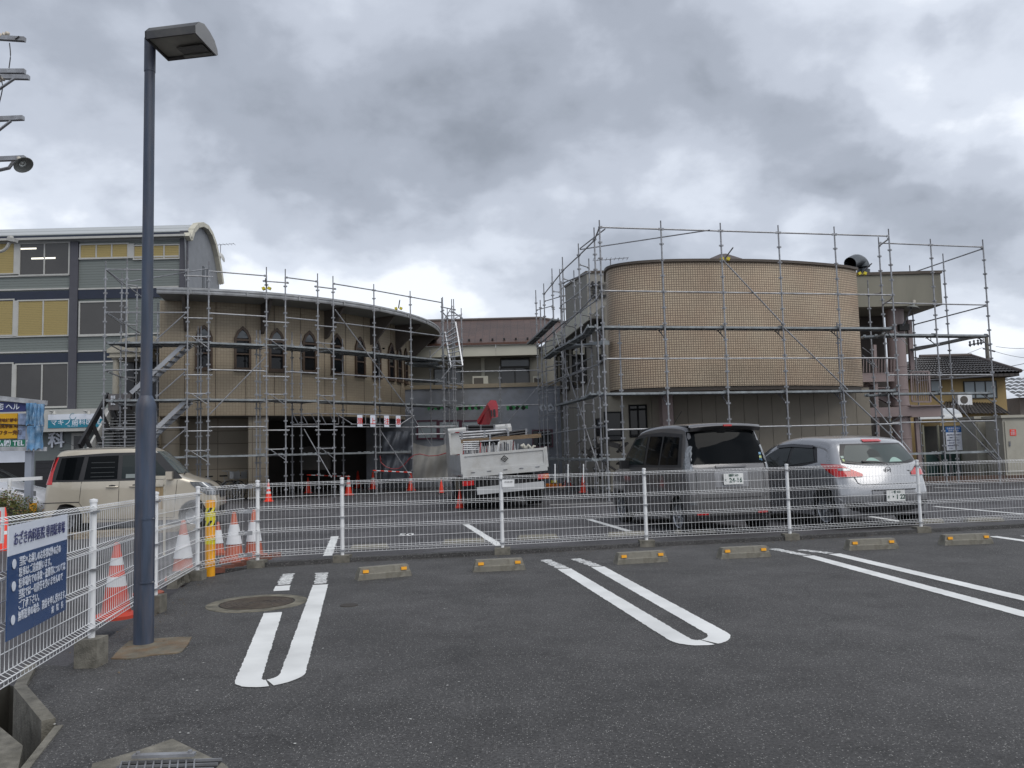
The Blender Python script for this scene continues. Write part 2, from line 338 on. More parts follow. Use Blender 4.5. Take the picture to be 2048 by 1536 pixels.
# ------------------------------------------------------------------ painted bay markings
def stripe(mb, a, b, w, z=0.004, jit=0.0035, step=0.028):
    a, b = Vector((a[0], a[1], 0)), Vector((b[0], b[1], 0)); d = b - a; L = d.length; d.normalize(); nn = Vector((-d.y, d.x, 0)); k = max(1, int(L / step))
    rows = []
    for i in range(k + 1):
        p = a + d * (L * i / k); r = random.uniform(-jit, jit); q = random.uniform(-jit, jit)
        rows.append([Vector((p.x, p.y, z)) + nn * (w / 2 + r), Vector((p.x, p.y, z)) - nn * (w / 2 + q)])
    mb.grid(rows)
def upair(l0, l1, r0, r1, w, name, breaks=None, endgap=True):
    """two painted lines joined by a rounded end; l0,r0 far ends, l1,r1 near ends"""
    mb = MB(); l0, l1, r0, r1 = [Vector((p.x, p.y, 0)) for p in (l0, l1, r0, r1)]
    segs = breaks if breaks else [(0, 1)]
    for (s, e) in segs: stripe(mb, l0.lerp(l1, s), l0.lerp(l1, e), w)
    stripe(mb, r0, r1, w)
    if endgap:
        d = ((l1 - l0).normalized() + (r1 - r0).normalized()).normalized(); c = (l1 + r1) / 2; a = (l1 - r1) / 2; dl_, dr_ = (l1 - l0).normalized(), (r1 - r0).normalized()
        def cen(q): return c + a * cos(q) + d * (sin(q) * a.length * 1.15)
        for (t0, t1) in ((0, pi / 2 - 0.06), (pi / 2 + 0.06, pi)):
            rows = []
            for i in range(15):
                q = t0 + (t1 - t0) * i / 14; tg = (cen(q + .01) - cen(q - .01)).normalized()
                if q < .02: tg = dl_
                if q > pi - .02: tg = -dr_
                nn = Vector((-tg.y, tg.x, 0)); p = cen(q) + Vector((0, 0, 0.0044)); jj = random.uniform(-.003, .003); rows.append([p + nn * (w / 2 + jj), p - nn * (w / 2 + jj)])
            mb.grid(rows)
    return struct(name, mb, LINE, recalc=False)
W0 = 0.145
upair(G(566, 1172), G(497, 1360), G(641, 1170), G(586, 1347), W0, 'bay_marking', breaks=[(0, .09), (0.41, 1.0)])
upair(G(1128, 1138), G(1358, 1279), G(1195, 1134), G(1432, 1266), W0, 'bay_marking')
upair(G(1616, 1112), G(2300, 1297), G(1668, 1108), G(2320, 1262), W0, 'bay_marking')
upair(G(1985, 1073), G(2300, 1118), G(2050, 1072), G(2340, 1110), W0 * .9, 'bay_marking')
mb = MB()
for a, b in ((G(577, 1148), G(567, 1170)), (G(643, 1146), G(641, 1168)), (G(1090, 1120), G(1126, 1137)), (G(1150, 1118), G(1194, 1133)), (G(1545, 1098), G(1612, 1111)), (G(1600, 1100), G(1660, 1107))):
    stripe(mb, a, b, W0 * .85, 0.004, 0.015, 0.03)
struct('worn_bay_marking', mb, LINE_W, recalc=False)
mb = MB(); zz = ZF + 0.004
for a, b in (((670, 1073), (655, 1112)), ((932, 1049), (1000, 1092)), ((1178, 1039), (1283, 1070)), ((1720, 1030), (1800, 1043)), ((1868, 1013), (2100, 1033)), ((1100, 1010), (1228, 1006)), ((1868, 975), (1960, 978)), ((1960, 962), (2048, 961))):
    stripe(mb, G(a[0], a[1], ZF), G(b[0], b[1], ZF), 0.13, zz, 0.012)
struct('far_bay_marking', mb, LINE, recalc=False)
# bay number painted on the neighbouring lot
q = G(812, 1070, ZF); o = text('50', 0.62, Matrix.Translation((q.x, q.y, ZF + 0.005)) @ Matrix.Rotation(radians(3), 4, 'Z'), LINE, None, 'bay_number', bold=0.02, ext=0.0, sx=0.45); o['kind'] = 'structure'

# ------------------------------------------------------------------ wheel stops
def wheel_stop(name, a, b, label, grp):
    a, b = (Vector(b), Vector(a)) if grp == GS2 else (Vector(a), Vector(b)); c = (a + b) / 2; d = b - a; L = d.length; ang = math.atan2(d.y, d.x)
    t = thing(name, label, 'wheel stop', (c.x, c.y, c.z), grp, (0, 0, ang))
    m = MB(); h = L / 2; rows = []
    prof = [(-.07, 0), (-.07, .055), (-.055, .062), (-.045, .12), (.045, .12), (.07, .055), (.07, 0)]
    n = len(prof)
    vs = []
    for s, k in ((-1, 0), (-1, 1), (1, 1), (1, 0)):
        for (y, z) in prof: vs.append((s * (h + .0 - (0.035 * z / .12)), y, z))
    base = [(-h + 0.0 * 0, y, z) for y, z in prof]
    m.v = []; L0 = [(-h + 0.30 * z, y, z) for y, z in prof]; L1 = [(h - 0.30 * z, y, z) for y, z in prof]
    fs = [(i, i + 1, n + i + 1, n + i) for i in range(n - 1)] + [tuple(range(n))[::-1], tuple(range(n, 2 * n))]
    m.add(L0 + L1, fs); me = m.mesh('block', CONC2); link('block', me, t, False)
    for s in (-1, 1):
        r = MB(); r.cbox((s * (h - .085), -.056, .083), .058, .02, .03, rx=-.15); link('reflector', r.mesh('reflector', YELLOW), t, False)
    return t
GS2 = 'wheel stops of the neighbouring lot seen through the fence'
GS = 'concrete wheel stops in the near car park'
stops = [((712, 1160), (820, 1150), 'concrete wheel stop right of the round ended line pair, nearest the lamp post'),
         ((945, 1143), (1050, 1138), 'concrete wheel stop below the middle of the white fence, left of the diagonal line pair'),
         ((1230, 1128), (1332, 1122), 'concrete wheel stop in front of the grey van, just right of the diagonal line pair'),
         ((1437, 1117), (1537, 1112), 'concrete wheel stop in front of the silver hatchback, left of the right line pair'),
         ((1692, 1100), (1792, 1096), 'concrete wheel stop right of the silver hatchback, fifth from the lamp post'),
         ((1882, 1090), (1980, 1086), 'concrete wheel stop farthest to the right in the near car park')]
for a, b, lb in stops: wheel_stop('wheel_stop', G(*a), G(*b), lb, GS)
GS2 = 'wheel stops of the neighbouring lot seen through the fence'
lab2 = ['low grey wheel stop beyond the fence between the two leftmost fence posts', 'low grey wheel stop beyond the fence, just left of the post with the number plate', 'low grey wheel stop beyond the fence, right of the fence post with the number plate', 'low grey wheel stop beyond the fence in front of the grey van',
        'low grey wheel stop under the tail of the grey van', 'low grey wheel stop under the silver hatchback', 'low grey wheel stop just right of the silver hatchback wheel', 'low grey wheel stop alone in the empty bay at far right']
for (a, b), lb in zip((((700, 1097), (778, 1094)), ((885, 1086), (970, 1082)), ((1034, 1077), (1116, 1074)), ((1214, 1071), (1295, 1068)), ((1350, 1066), (1430, 1063)), ((1650, 1052), (1730, 1050)), ((1800, 1046), (1885, 1043)), ((1930, 1042), (2005, 1040))), lab2):
    wheel_stop('wheel_stop', G(a[0], a[1] + 2, ZF), G(b[0], b[1] + 2, ZF), lb, GS2).scale = (1, 1, .55)

# ------------------------------------------------------------------ manhole, covers, grate, pads
c = (G(413, 1210) + G(615, 1203)) / 2; t = thing('manhole_cover', 'round manhole cover in a worn concrete ring on the asphalt beside the painted line', 'manhole cover', (c.x, c.y, 0))
R = (G(615, 1203) - G(413, 1210)).length / 2
m = MB(); m.lathe([(R * .74, 0.0045), (R * .98, 0.0045), (R * 1.0, -.02)], 40, c); m.build('ring', CONC2 if False else mat('worn_ring', (0.15, 0.138, 0.105), 0.95, var=0.5, scale=9, bump=0.5, dirt=(0.06, 0.06, 0.05), dscale=6, damt=0.8), t)
m = MB(); prof = [(0.0, .004)]
for k in range(1, 8): r = R * .72 * k / 7; prof += [(r - .022, .004), (r - .018, .0075), (r - .006, .0075), (r - .002, .004)]
m.lathe(prof, 40, c); m.build('lid', mat('cast_iron', (0.055, 0.042, 0.032), 0.7, metal=0.3, var=0.4, scale=12, dirt=(0.12, 0.10, 0.07), dscale=8, damt=0.5), t)
c = G(698, 1211); m = MB(); m.lathe([(0, .005), (.075, .005), (.08, -.01)], 20, c); tag(m.build('valve_cover', mat('cast_iron_dark', (0.035, 0.03, 0.025), 0.8), None), 'small round dark valve cover in the asphalt right of the manhole', 'valve cover')
# drain grate in its concrete collar, bottom edge of the picture
g0 = G(350, 1545); t = thing('drain_grate', 'galvanised drain grate with an angle bar in a rough concrete collar at the bottom edge', 'drain grate', (g0.x, g0.y, 0))
m = MB(); p = [G(185, 1530), G(280, 1502), G(345, 1480), G(390, 1502), G(448, 1530), G(520, 1600), G(150, 1640)]
m.prism([Vector((v.x, v.y, -.03)) for v in p], (0, 0, .036)); m.build('collar', CONC, t)
m = MB(); a, b = G(266, 1512, .04), G(390, 1508, .04); m.bar(a, b, .03, .012); m.build('angle_bar', STEEL, t)
for q in (a.lerp(b, .08), a.lerp(b, .92)):
    m = MB(); m.lathe([(0, .016), (.009, .016), (.009, .006)], 8, q); m.build('bolt', STEEL, t)
m = MB(); o0 = G(268, 1526, .012); ux = (G(390, 1522, .012) - o0).normalized(); uy = Vector((-ux.y, ux.x, 0)) * -1
for k in range(10): m.bar(o0 + ux * (.033 * k) + Vector((-.05, 0, 0)), o0 + ux * (.033 * k) + uy * .5 + ux * .12, .006, .02)
for k in range(9): m.bar(o0 + uy * (.05 * k) - ux * .05, o0 + uy * (.05 * k) + ux * .36, .005, .016)
m.build('bars', STEEL, t); m = MB(); m.prism([o0 + Vector((0, 0, -.004)) - ux * .05, o0 + ux * .36 + Vector((0, 0, -.004)), o0 + ux * .36 + uy * .5 + Vector((0, 0, -.004)), o0 - ux * .05 + uy * .5 + Vector((0, 0, -.004))], (0, 0, .0015)); m.build('pit', DARK, t)

# ------------------------------------------------------------------ street lamp
POLE = mat('lamp_paint', (0.036, 0.052, 0.085), 0.5, var=0.3, scale=5, dirt=(0.12, 0.095, 0.09), dscale=3.2, damt=0.5, stretch=(4, 4, .5))
LHEAD = mat('lamp_head_paint', (0.05, 0.05, 0.053), 0.45, var=0.15, scale=5, dirt=(0.16, 0.15, 0.12), dscale=3, damt=0.5)
b0 = G(287, 1288); t = thing('street_lamp', 'tall blue grey lamp post with a boxy lantern, beside the left fence', 'street lamp', b0)
zt = at(298, 78, b0.y).z; z1 = at(291, 800, b0.y).z
m = MB(); m.lathe([(0.066, 0.0), (0.066, z1 - .06), (0.064, z1 - .03), (0.05, z1 + .01), (0.040, z1 + .03)], 28, b0); m.build('lower_pole', POLE, t, smooth=40)
m = MB(); m.lathe([(0.0395, z1 + .02), (0.036, zt - .25), (0.039, zt - .25), (0.039, zt)], 28, b0); m.lathe([(0.039, zt), (0, zt + .001)], 28, b0); m.build('upper_pole', POLE, t, smooth=40)
z2, z3 = at(280, 1165, b0.y).z, at(285, 1035, b0.y).z
arc = (radians(-80), radians(-5)); m = MB(); m.lathe([(0.0665, z2), (0.0695, z2), (0.0695, z3), (0.0665, z3)], 10, b0, arc=arc)
for zz_ in (z2, z3 - .012): m.lathe([(0.067, zz_), (0.074, zz_), (0.074, zz_ + .012), (0.067, zz_ + .012)], 10, b0, arc=(radians(-86), radians(0)))
for a_ in (arc[0], arc[1]): q = b0 + Vector((.0705 * cos(a_), .0705 * sin(a_), 0)); m.bar(q + Vector((0, 0, z2)), q + Vector((0, 0, z3)), .006, .006, up=(cos(a_), sin(a_), 0))
m.build('access_hatch', POLE, t)
for zz_ in (z2 + .006, z3 - .006):
    q = b0 + Vector((.074 * cos(radians(-20)), .074 * sin(radians(-20)), zz_)); m = MB(); m.cbox(q, .012, .012, .008); m.build('bolt', STEEL, t)
m = MB(); p = [G(222, 1319), G(238, 1301), G(258, 1284), G(300, 1279), G(352, 1276), G(384, 1275), G(376, 1290), G(364, 1304), G(352, 1308), G(300, 1312), G(262, 1319)]; m.prism([Vector((v.x, v.y, -.05)) for v in p], (0, 0, .057)); m.build('footing', RUSTC, t)
# lantern: half barrel hood whose axis points right, open underneath towards the camera
LA = Vector((0.985, -0.17, 0)); LBv = Vector((0.17, 0.985, 0)); LO = Vector((b0.x, b0.y, zt)) + LA * .062 + LBv * -.15 + Vector((0, 0, -.085))
def LP(a, b, z): return LO + LA * (a * .93) + LBv * (b * .84) + Vector((0, 0, z))
lp = [(-.005, 0.0), (-.008, .055), (.05, .105), (.13, .125), (.22, .105), (.30, .07), (.345, .02), (.355, -.015), (.335, -.028)]
LN = .42
m = MB(); m.grid([[LP(a, b, z) for a in (0, LN)] for b, z in lp]); m.grid([[LP(a, b, z) for a in (0.0, LN)] for b, z in ((-.005, 0), (.012, .0), (.012, .03))]); m.grid([[LP(a, b, z) for a in (0, LN)] for b, z in ((.335, -.028), (.31, -.02), (.31, -.0))]); m.build('lantern_shell', LHEAD, t, smooth=40)
m = MB(); m.prism([LP(0, b, z) for b, z in lp], tuple(LA * .012)); m.build('lantern_end', LHEAD, t); m = MB(); m.prism([LP(LN, b, z) for b, z in lp], tuple(LA * -.012)); m.build('lantern_end', mat('lamp_end_lit', (.17, .17, .17), .4, var=.2, dirt=(.3, .3, .29), dscale=5, damt=.5), t)  # lighter grey on the right end paints the light falling from that side
m = MB(); m.prism([LP(.012, .012, .015), LP(LN - .012, .012, .015), LP(LN - .012, .31, -.005), LP(.012, .31, -.005)], (0, 0, .01)); m.build('reflector_tray', mat('lamp_tray', (.30, .29, .25), .6, var=.25, scale=6), t)
m = MB(); m.prism([LP(.17, .16, -.010), LP(LN - .03, .16, -.010), LP(LN - .03, .30, -.012), LP(.17, .30, -.012)], (0, 0, -.006)); m.build('lantern_glass', glassy('lamp_glass', (0.09, 0.09, 0.08), 0.2), t)
m = MB(); m.bar(LP(.16, .30, -.022), LP(LN - .02, .30, -.022), .022, .014); m.build('glass_rim', mat('lamp_rim', (.22, .22, .2), .5), t)

# ------------------------------------------------------------------ white mesh fences
def mesh_panel(t, a, b, z0, h, nm='mesh_panel', wd=.0040):
    """one welded panel from a to b with V-beads"""
    m = MB(); d = Vector((b.x - a.x, b.y - a.y, 0)); L = d.length; d.normalize(); nn = Vector((d.y, -d.x, 0))
    zb_ = lambda s: a.z + (b.z - a.z) * s + z0
    beads = [(.0, .0), (.02, .035), (.045, 0), (.32, 0), (.345, .035), (.37, 0), (.62, 0), (.645, .035), (.67, 0), (.915, 0), (.94, .035), (.965, 0), (1.0, 0)]
    hw_ = [(0.002, 0), (.045, 0), (.02, .035), (.19, 0), (.32, 0), (.345, .035), (.37, 0), (.495, 0), (.62, 0), (.645, .035), (.67, 0), (.80, 0), (.915, 0), (.94, .035), (.965, 0), (.998, 0)]
    n = int(L / .05); 
    for i in range(n + 1):
        s = (i + .5) / (n + 1); p = a.lerp(b, s); zz_ = zb_(s)
        m.path([Vector((p.x, p.y, zz_ + h * (1 - f))) + nn * o for f, o in beads], wd / 2, 4, cap=False)
    for f, o in hw_:
        m.path([Vector((a.x, a.y, zb_(0) + h * (1 - f))) + nn * (o + .004), Vector((b.x, b.y, zb_(1) + h * (1 - f))) + nn * (o + .004)], wd / 2 + .0003, 5, cap=False)
    return m.build(nm, WHITE_COAT, t)
def post(t, p, h, r=.021):
    m = MB(); m.lathe([(r, p.z - .02), (r, p.z + h), (r + .004, p.z + h), (r + .004, p.z + h + .018), (0, p.z + h + .024)], 14, (p.x, p.y, 0)); o = m.build('fence_post', WHITE_COAT, t, smooth=40)
    for k in (.06, .5, .93):
        c = MB(); c.cbox((p.x, p.y - .004, p.z + h * k), .062, .055, .014); c.build('clamp', STEEL, o)
def footing(t, p, hh, w=.19, base=0.0):
    m = MB(); m.cbox((p.x, p.y, (p.z + base - .05) / 2), w, w, p.z - base + .05, rz=-.02 if True else 0); m.build('footing', CONC, t)
ztop = 0.98
t = thing('mesh_fence', 'long low white wire mesh fence between the near car park and the parked cars', 'fence', (FB[3].x, FB[3].y, 0))
fh = [at(395, 968, FB[0].y).z, at(515, 964, FB[1].y).z, at(685, 957, FB[2].y).z, at(1005, 948, FB[3].y).z, at(1290, 940, FB[4].y).z, at(1570, 936, FB[5].y).z, at(1833, 928, FB[6].y).z]
hgt = sum(fh[1:]) / 6 - .08; print('fence height', fh, hgt)
for i in range(1, len(FB)): post(t, FB[i], hgt + .01); footing(t, FB[i] , .08, .19)
for i in range(1, len(FB) - 1): mesh_panel(t, FB[i], FB[i + 1], .03, hgt - .04)
mid = FB[0].lerp(FB[1], .76)
mesh_panel(t, FB[0] + Vector((0, 0, -.02)), mid, .03, hgt - .04); mesh_panel(t, mid.lerp(FB[1], .22), FB[1] + Vector((.001, 0, 0)), .03, hgt - .04)
for k in (.03, .36, .65, .94):
    m = MB(); c = mid.lerp(FB[1], .12); m.cbox((c.x, c.y - .012, .08 + .03 + (hgt - .04) * (1 - k)), .15, .02, .045, rz=.35); m.build('joint_plate', STEEL, t)
# small plate on the fourth post
m = MB(); q = FB[3]; m.cbox((q.x + .09, q.y - .03, q.z + hgt - .10), .15, .004, .09, rz=.17); pl = m.build('number_plate', WHITE, t)
text('0120-00', .03, frame((q.x + .095, q.y - .036, q.z + hgt - .085), (cos(.17), sin(.17), 0)), mat('ink', (.05, .05, .06), .6), pl, ext=.0005)
t = thing('mesh_fence', 'white wire mesh fence running towards the camera on the left, carrying the blue parking notice', 'fence', (LB[1].x, LB[1].y, 0))
hl = at(183, 1008, LB[1].y).z - LB[1].z; print('left fence', hl)
for i in range(0, 4): post(t, LB[i], hl + .01 if i < 3 else hl + .03, .0205)
for i in range(0, 4): footing(t, LB[i], .2, .14)
for i in range(3): mesh_panel(t, LB[i], LB[i + 1], .03, hl - .04, wd=.0046)
# blue notice
NAVY = mat('sign_blue', (0.012, 0.05, 0.155), 0.25, var=0.08); SWH = mat('sign_white', (0.66, 0.70, 0.78), 0.3, var=0.04); NVI = mat('sign_navy_ink', (0.015, 0.02, 0.12), 0.4)
dv = (LB[2] - LB[0]); dv.z = 0; dv.normalize(); nn = Vector((dv.y, -dv.x, 0))
def on_line(px, py):       # meets the vertical plane of the left fence
    d = ray(px, py); o = Vector((0, 0, CH)); P0 = LB[1] + nn * .05; k = (P0 - o).dot(nn) / d.dot(nn); return o + d * k
s_tl, s_tr, s_bl, s_br = on_line(18, 1050), on_line(135, 1030), on_line(20, 1272), on_line(131, 1226)
w_s = sqrt((s_tr.x - s_tl.x) ** 2 + (s_tr.y - s_tl.y) ** 2); ztp = (s_tl.z + s_tr.z) / 2; zbt = (s_bl.z + s_br.z) / 2
base = Vector((s_tl.x, s_tl.y, 0)); print('sign', w_s, ztp, zbt)
t = thing('parking_notice', 'blue and white clinic parking notice wired to the left mesh fence', 'sign', (base + dv * w_s / 2).to_tuple()[:2] + (zbt,))
m = MB(); H_ = ztp - zbt; zs = zbt + H_ * .735
m.prism([base + Vector((0, 0, zbt)), base + dv * w_s + Vector((0, 0, zbt)), base + dv * w_s + Vector((0, 0, zs)), base + Vector((0, 0, zs))], tuple(nn * -.004)); m.build('blue_field', NAVY, t)
m = MB(); m.prism([base + Vector((0, 0, zs)), base + dv * w_s + Vector((0, 0, zs)), base + dv * w_s + Vector((0, 0, ztp)), base + Vector((0, 0, ztp))], tuple(nn * -.004)); m.build('white_field', SWH, t)
def sline(s, u, v, size, mt, al='LEFT', sx=1.0, b=.0):
    q = base + dv * (w_s * u) + Vector((0, 0, zbt + H_ * v)) + nn * .004
    text(s, size, frame(q, dv), mt, t, align=al, ext=.0008, sx=sx, bold=b)
sline('おざき内科医院 専用駐車場', .5, .865, w_s * .083, NVI, 'CENTER', 0.86, .004)
TL = ['当院へお越しのお客様以外の方の', '駐車はご遠慮願います。', '駐車場内での事故・盗難等については', '当院では一切責任を負いませんので', 'ご了承下さい。', '無断駐車の場合、罰金を申し受けます。']
for k, s in enumerate(TL): sline(s, .15, .655 - .098 * k, w_s * .061, SWH, 'LEFT', 0.78 if len(s) > 12 else .85, .0)
sline('病　院　長', .93, .07, w_s * .05, SWH, 'RIGHT', .9)
for k in (0, 2, 5):
    m = MB(); q = base + dv * (w_s * .08) + Vector((0, 0, zbt + H_ * (.655 - .098 * k))) + nn * .002; r = w_s * .028
    m.prism([q + dv * (r * cos(2 * pi * j / 16)) + Vector((0, 0, r * sin(2 * pi * j / 16))) for j in range(16)], tuple(nn * .002)); m.build('bullet', SWH, t)

# ------------------------------------------------------------------ bollard, kerb tiles, hollow blocks
b0 = G(420, 1152); t = thing('bollard', 'yellow bollard with black hazard stripes at the corner of the two fences', 'bollard', b0)
hb = at(418, 1000, b0.y).z; m = MB(); m.lathe([(0.052, 0), (0.052, hb - .03), (0.045, hb - .005), (0, hb)], 24, b0); m.build('post', YELLOW, t, smooth=40)
HZ = mat('hazard_black', (.02, .018, .01), .5); LEM = mat('hazard_lemon', (.72, .62, .02), .35)
m = MB(); m.lathe([(0.0535, hb * .90), (0.0535, hb * .66)], 24, b0); m.lathe([(0.0535, hb * .50), (0.0535, hb * .42)], 24, b0); m.build('reflective_band', LEM, t)
for z0 in (hb * .835, hb * .665):
    for k in range(5):
        m = MB(); a0 = 2 * pi * k / 5 - 1.9; rows = [[b0 + Vector((.0545 * cos(a0 + s + q), .0545 * sin(a0 + s + q), z0 + q * .09)) for s in (0, .2, .4, .55)] for q in (0, .2, .4, .6)]
        m.grid(rows); m.build('hazard_stripe', HZ, t)
TILE_R = mat('red_brick', (.17, .065, .045), .8, var=.3, scale=12, bump=.3)
tp = [G(430, 1140), G(500, 1122), G(560, 1112)]
k = 0
for i in range(7):
    a = G(437 + i * 19, 1143 - i * 5.2); m = MB(); m.cbox((a.x, a.y, .015), .135, .05, .06, rz=.5); o = m.build('brick', TILE_R)
    tag(o, 'dark red kerb brick, ' + ('nearest the yellow bollard', 'second from the yellow bollard', 'third from the yellow bollard', 'middle of the row beside the bollard', 'third from the far end of its row', 'second from the far end of its row', 'farthest from the yellow bollard')[i], 'brick', 'red kerb bricks beside the bollard')
for i, (px, py) in enumerate(((352, 1172), (374, 1160))):
    p = G(px, py); t = thing('hollow_block', ['weathered hollow concrete block lying under the left fence, nearer the lamp', 'weathered hollow concrete block lying under the left fence, nearer the bollard'][i], 'concrete block', p, 'hollow blocks under the left fence')
    ang = math.atan2(dv.y, dv.x); Mx = Matrix.Translation(p) @ Matrix.Rotation(ang, 4, 'Z')
    m = MB(); m.box(-.19, .19, -.05, .05, .08, .10, Mx); m.box(-.19, .19, -.05, .05, 0, .02, Mx)
    for q in (-.18, -.09, 0, .09, .18): m.box(q - .011, q + .011, -.045, .045, .02, .08, Mx)
    m.build('shell', CONC, t); m = MB(); m.box(-.17, .17, .0, .02, .021, .079, Mx); m.build('cell', DARK, t)
# ================================================================== BUILDINGS
def tilemat(name, c1, c2, grout, sx, sy, mort, pink=0.0, vary=0.12):
    m = bpy.data.materials.new(name); m.use_nodes = True; nt = m.node_tree; n = nt.nodes; l = nt.links; b = n['Principled BSDF']
    uv = n.new('ShaderNodeTexCoord'); br = n.new('ShaderNodeTexBrick'); br.offset = 0.0; br.squash = 1.0
    br.inputs['Scale'].default_value = 1.0; br.inputs['Brick Width'].default_value = sx; br.inputs['Row Height'].default_value = sy
    br.inputs['Mortar Size'].default_value = mort; br.inputs['Mortar Smooth'].default_value = 0.2; br.inputs['Bias'].default_value = 0.0
    br.inputs['Color1'].default_value = (*c1, 1); br.inputs['Color2'].default_value = (*c2, 1); br.inputs['Mortar'].default_value = (*grout, 1)
    l.new(uv.outputs['UV'], br.inputs['Vector'])
    def noise(s, d, lo, hi):
        t = n.new('ShaderNodeTexNoise'); t.inputs['Scale'].default_value = s; t.inputs['Detail'].default_value = d; l.new(uv.outputs['UV'], t.inputs['Vector'])
        r = n.new('ShaderNodeMapRange'); r.inputs[1].default_value = 0.3; r.inputs[2].default_value = 0.7; r.inputs[3].default_value = lo; r.inputs[4].default_value = hi; l.new(t.outputs[0], r.inputs[0]); return r.outputs[0]
    vm = n.new('ShaderNodeVectorMath'); vm.operation = 'SCALE'; l.new(br.outputs[0], vm.inputs[0]); l.new(noise(0.5, 5, 1 - vary, 1 + vary), vm.inputs[3])
    mx = n.new('ShaderNodeMix'); mx.data_type = 'RGBA'; mx.blend_type = 'MULTIPLY'; l.new(noise(1.1, 3, 0.0, pink), mx.inputs[0]); l.new(vm.outputs[0], mx.inputs[6]); mx.inputs[7].default_value = (1.0, 0.78, 0.74, 1)
    l.new(mx.outputs[2], b.inputs['Base Color']); b.inputs['Roughness'].default_value = 0.55
    bp = n.new('ShaderNodeBump'); bp.inputs['Strength'].default_value = 0.5; bp.inputs['Distance'].default_value = 0.01; bp.invert = True
    l.new(br.outputs['Fac'], bp.inputs['Height']); l.new(bp.outputs[0], b.inputs['Normal']); return m
TILE_B = tilemat('small_brown_tiles', (0.49, 0.405, 0.29), (0.44, 0.36, 0.26), (0.17, 0.132, 0.096), 0.074, 0.074, 0.012, 0.35)
TILE_L = tilemat('beige_wall_tiles', (0.355, 0.30, 0.215), (0.33, 0.275, 0.20), (0.235, 0.19, 0.135), 0.098, 0.098, 0.005, 0.12, 0.08)
SOFF = mat('soffit_board', (0.19, 0.185, 0.17), 0.8, var=0.12, scale=1.2)
FASC = mat('fascia_metal', (0.36, 0.37, 0.38), 0.4, metal=0.3, var=0.15, scale=3, dirt=(0.15, 0.14, 0.12), dscale=4, damt=0.4)
BRKT = mat('bracket_paint', (0.085, 0.07, 0.06), 0.6, var=0.15)
FRB = mat('brown_window_frame', (0.06, 0.036, 0.022), 0.5, var=0.2, scale=8)
GLS = glassy('window_glass', (0.010, 0.011, 0.013), 0.03, 0.3)
GLR = glassy('window_glass_pale', (0.10, 0.11, 0.12), 0.06, 0.5)  # pale glass; in the lancet heads its tone paints the reflected sky
CREAM = mat('cream_render', (0.42, 0.39, 0.32), 0.8, var=0.1, scale=1.5, dirt=(0.22, 0.19, 0.15), dscale=1.2, damt=0.35)
def cyl(C, R, a, z): return Vector((C[0] + R * sin(a), C[1] - R * cos(a), z))
def ang_at(C, R, px, py=700):
    d = ray(px, py); d = Vector((d.x, d.y, 0)); d.normalize(); o = Vector((-C[0], -C[1], 0)); b = o.dot(d); k = -b - sqrt(max(0, b * b - (o.length_squared - R * R))); p = d * k
    return math.atan2(p.x - C[0], -(p.y - C[1]))
# ---------------------------------------------------------------- left rotunda building
LC = (-13.4, 36.0); LR = 8.9; ER = 10.25; zb, zt = 2.72, 6.6
t = thing('tiled_building', 'two storey building with a curved beige tiled wall, lancet windows and a broad curved eave', 'building', (LC[0], LC[1], ZF))
a0, a1 = ang_at(LC, LR, 320), radians(112)
def uvc(C, R):
    def f(co): return (R * math.atan2(co.x - C[0], -(co.y - C[1])), co.z)
    return f
m = MB(); N = 60; m.grid([[cyl(LC, LR, a0 + (a1 - a0) * i / N, z) for i in range(N + 1)] for z in (zb, zt)])
m.build('curved_wall', TILE_L, t, recalc=False, uv=uvc(LC, LR), smooth=60)
p0 = cyl(LC, LR, a0, 0)
m = MB(); m.box(p0.x - .02, p0.x, p0.y, p0.y + 8, ZF, zt); m.build('side_wall', TILE_L, t, uv=lambda co: (co.y, co.z))
# vertical joints in the tile wall
m = MB()
for i in range(16):
    a = a0 + radians(5) + i * radians(6.3); m.bar(cyl(LC, LR + .002, a, zb), cyl(LC, LR + .002, a, zt), .018, .012)
m.build('movement_joints', mat('joint_sealant', (.10, .075, .055), .8), t)
# underside of the storey and eave
m = MB(); m.grid([[cyl(LC, LR - .02, a0 + (a1 - a0) * i / N, zb) for i in range(N + 1)], [cyl(LC, 1.0, a0 + (a1 - a0) * i / N, zb) for i in range(N + 1)]]); m.grid([[cyl(LC, LR - .001, a0 + (a1 - a0) * i / N, zb + .001) for i in range(N + 1)], [cyl(LC, LR - .3, a0 + (a1 - a0) * i / N, zb - .02) for i in range(N + 1)]]); m.build('storey_soffit', SOFF, t)
ae0, ae1 = ang_at(LC, ER, 312), radians(118)
NS = 11
for i in range(NS):
    b0_, b1_ = ae0 + (ae1 - ae0) * i / NS, ae0 + (ae1 - ae0) * (i + 1) / NS - .0035
    m = MB(); rows = [[cyl(LC, r, b0_ + (b1_ - b0_) * j / 6, z) for j in range(7)] for r, z in ((LR - .05, zt - .012), (ER - .05, zt - .012), (ER - .05, zt), (LR - .05, zt))]; m.grid(rows); m.build('soffit_panel', SOFF, t)
m = MB(); prof = [(ER - .04, zt - .02), (ER, zt - .02), (ER + .015, zt + .03), (ER, zt + .035), (ER + .0, zt + .10), (ER + .03, zt + .105), (ER + .03, zt + .16), (ER - .12, zt + .165), (ER - .12, zt + .21), (ER - .2, zt + .22), (1.0, zt + .95)]
m.grid([[cyl(LC, r, ae0 + (ae1 - ae0) * i / N, z) for i in range(N + 1)] for r, z in prof[:9]]); m.build('gutter', FASC, t, smooth=30)
m = MB(); m.grid([[cyl(LC, r, ae0 + (ae1 - ae0) * i / N, z) for i in range(N + 1)] for r, z in prof[8:]]); m.build('roof', mat('roof_metal', (.12, .13, .14), .5, metal=.3), t)
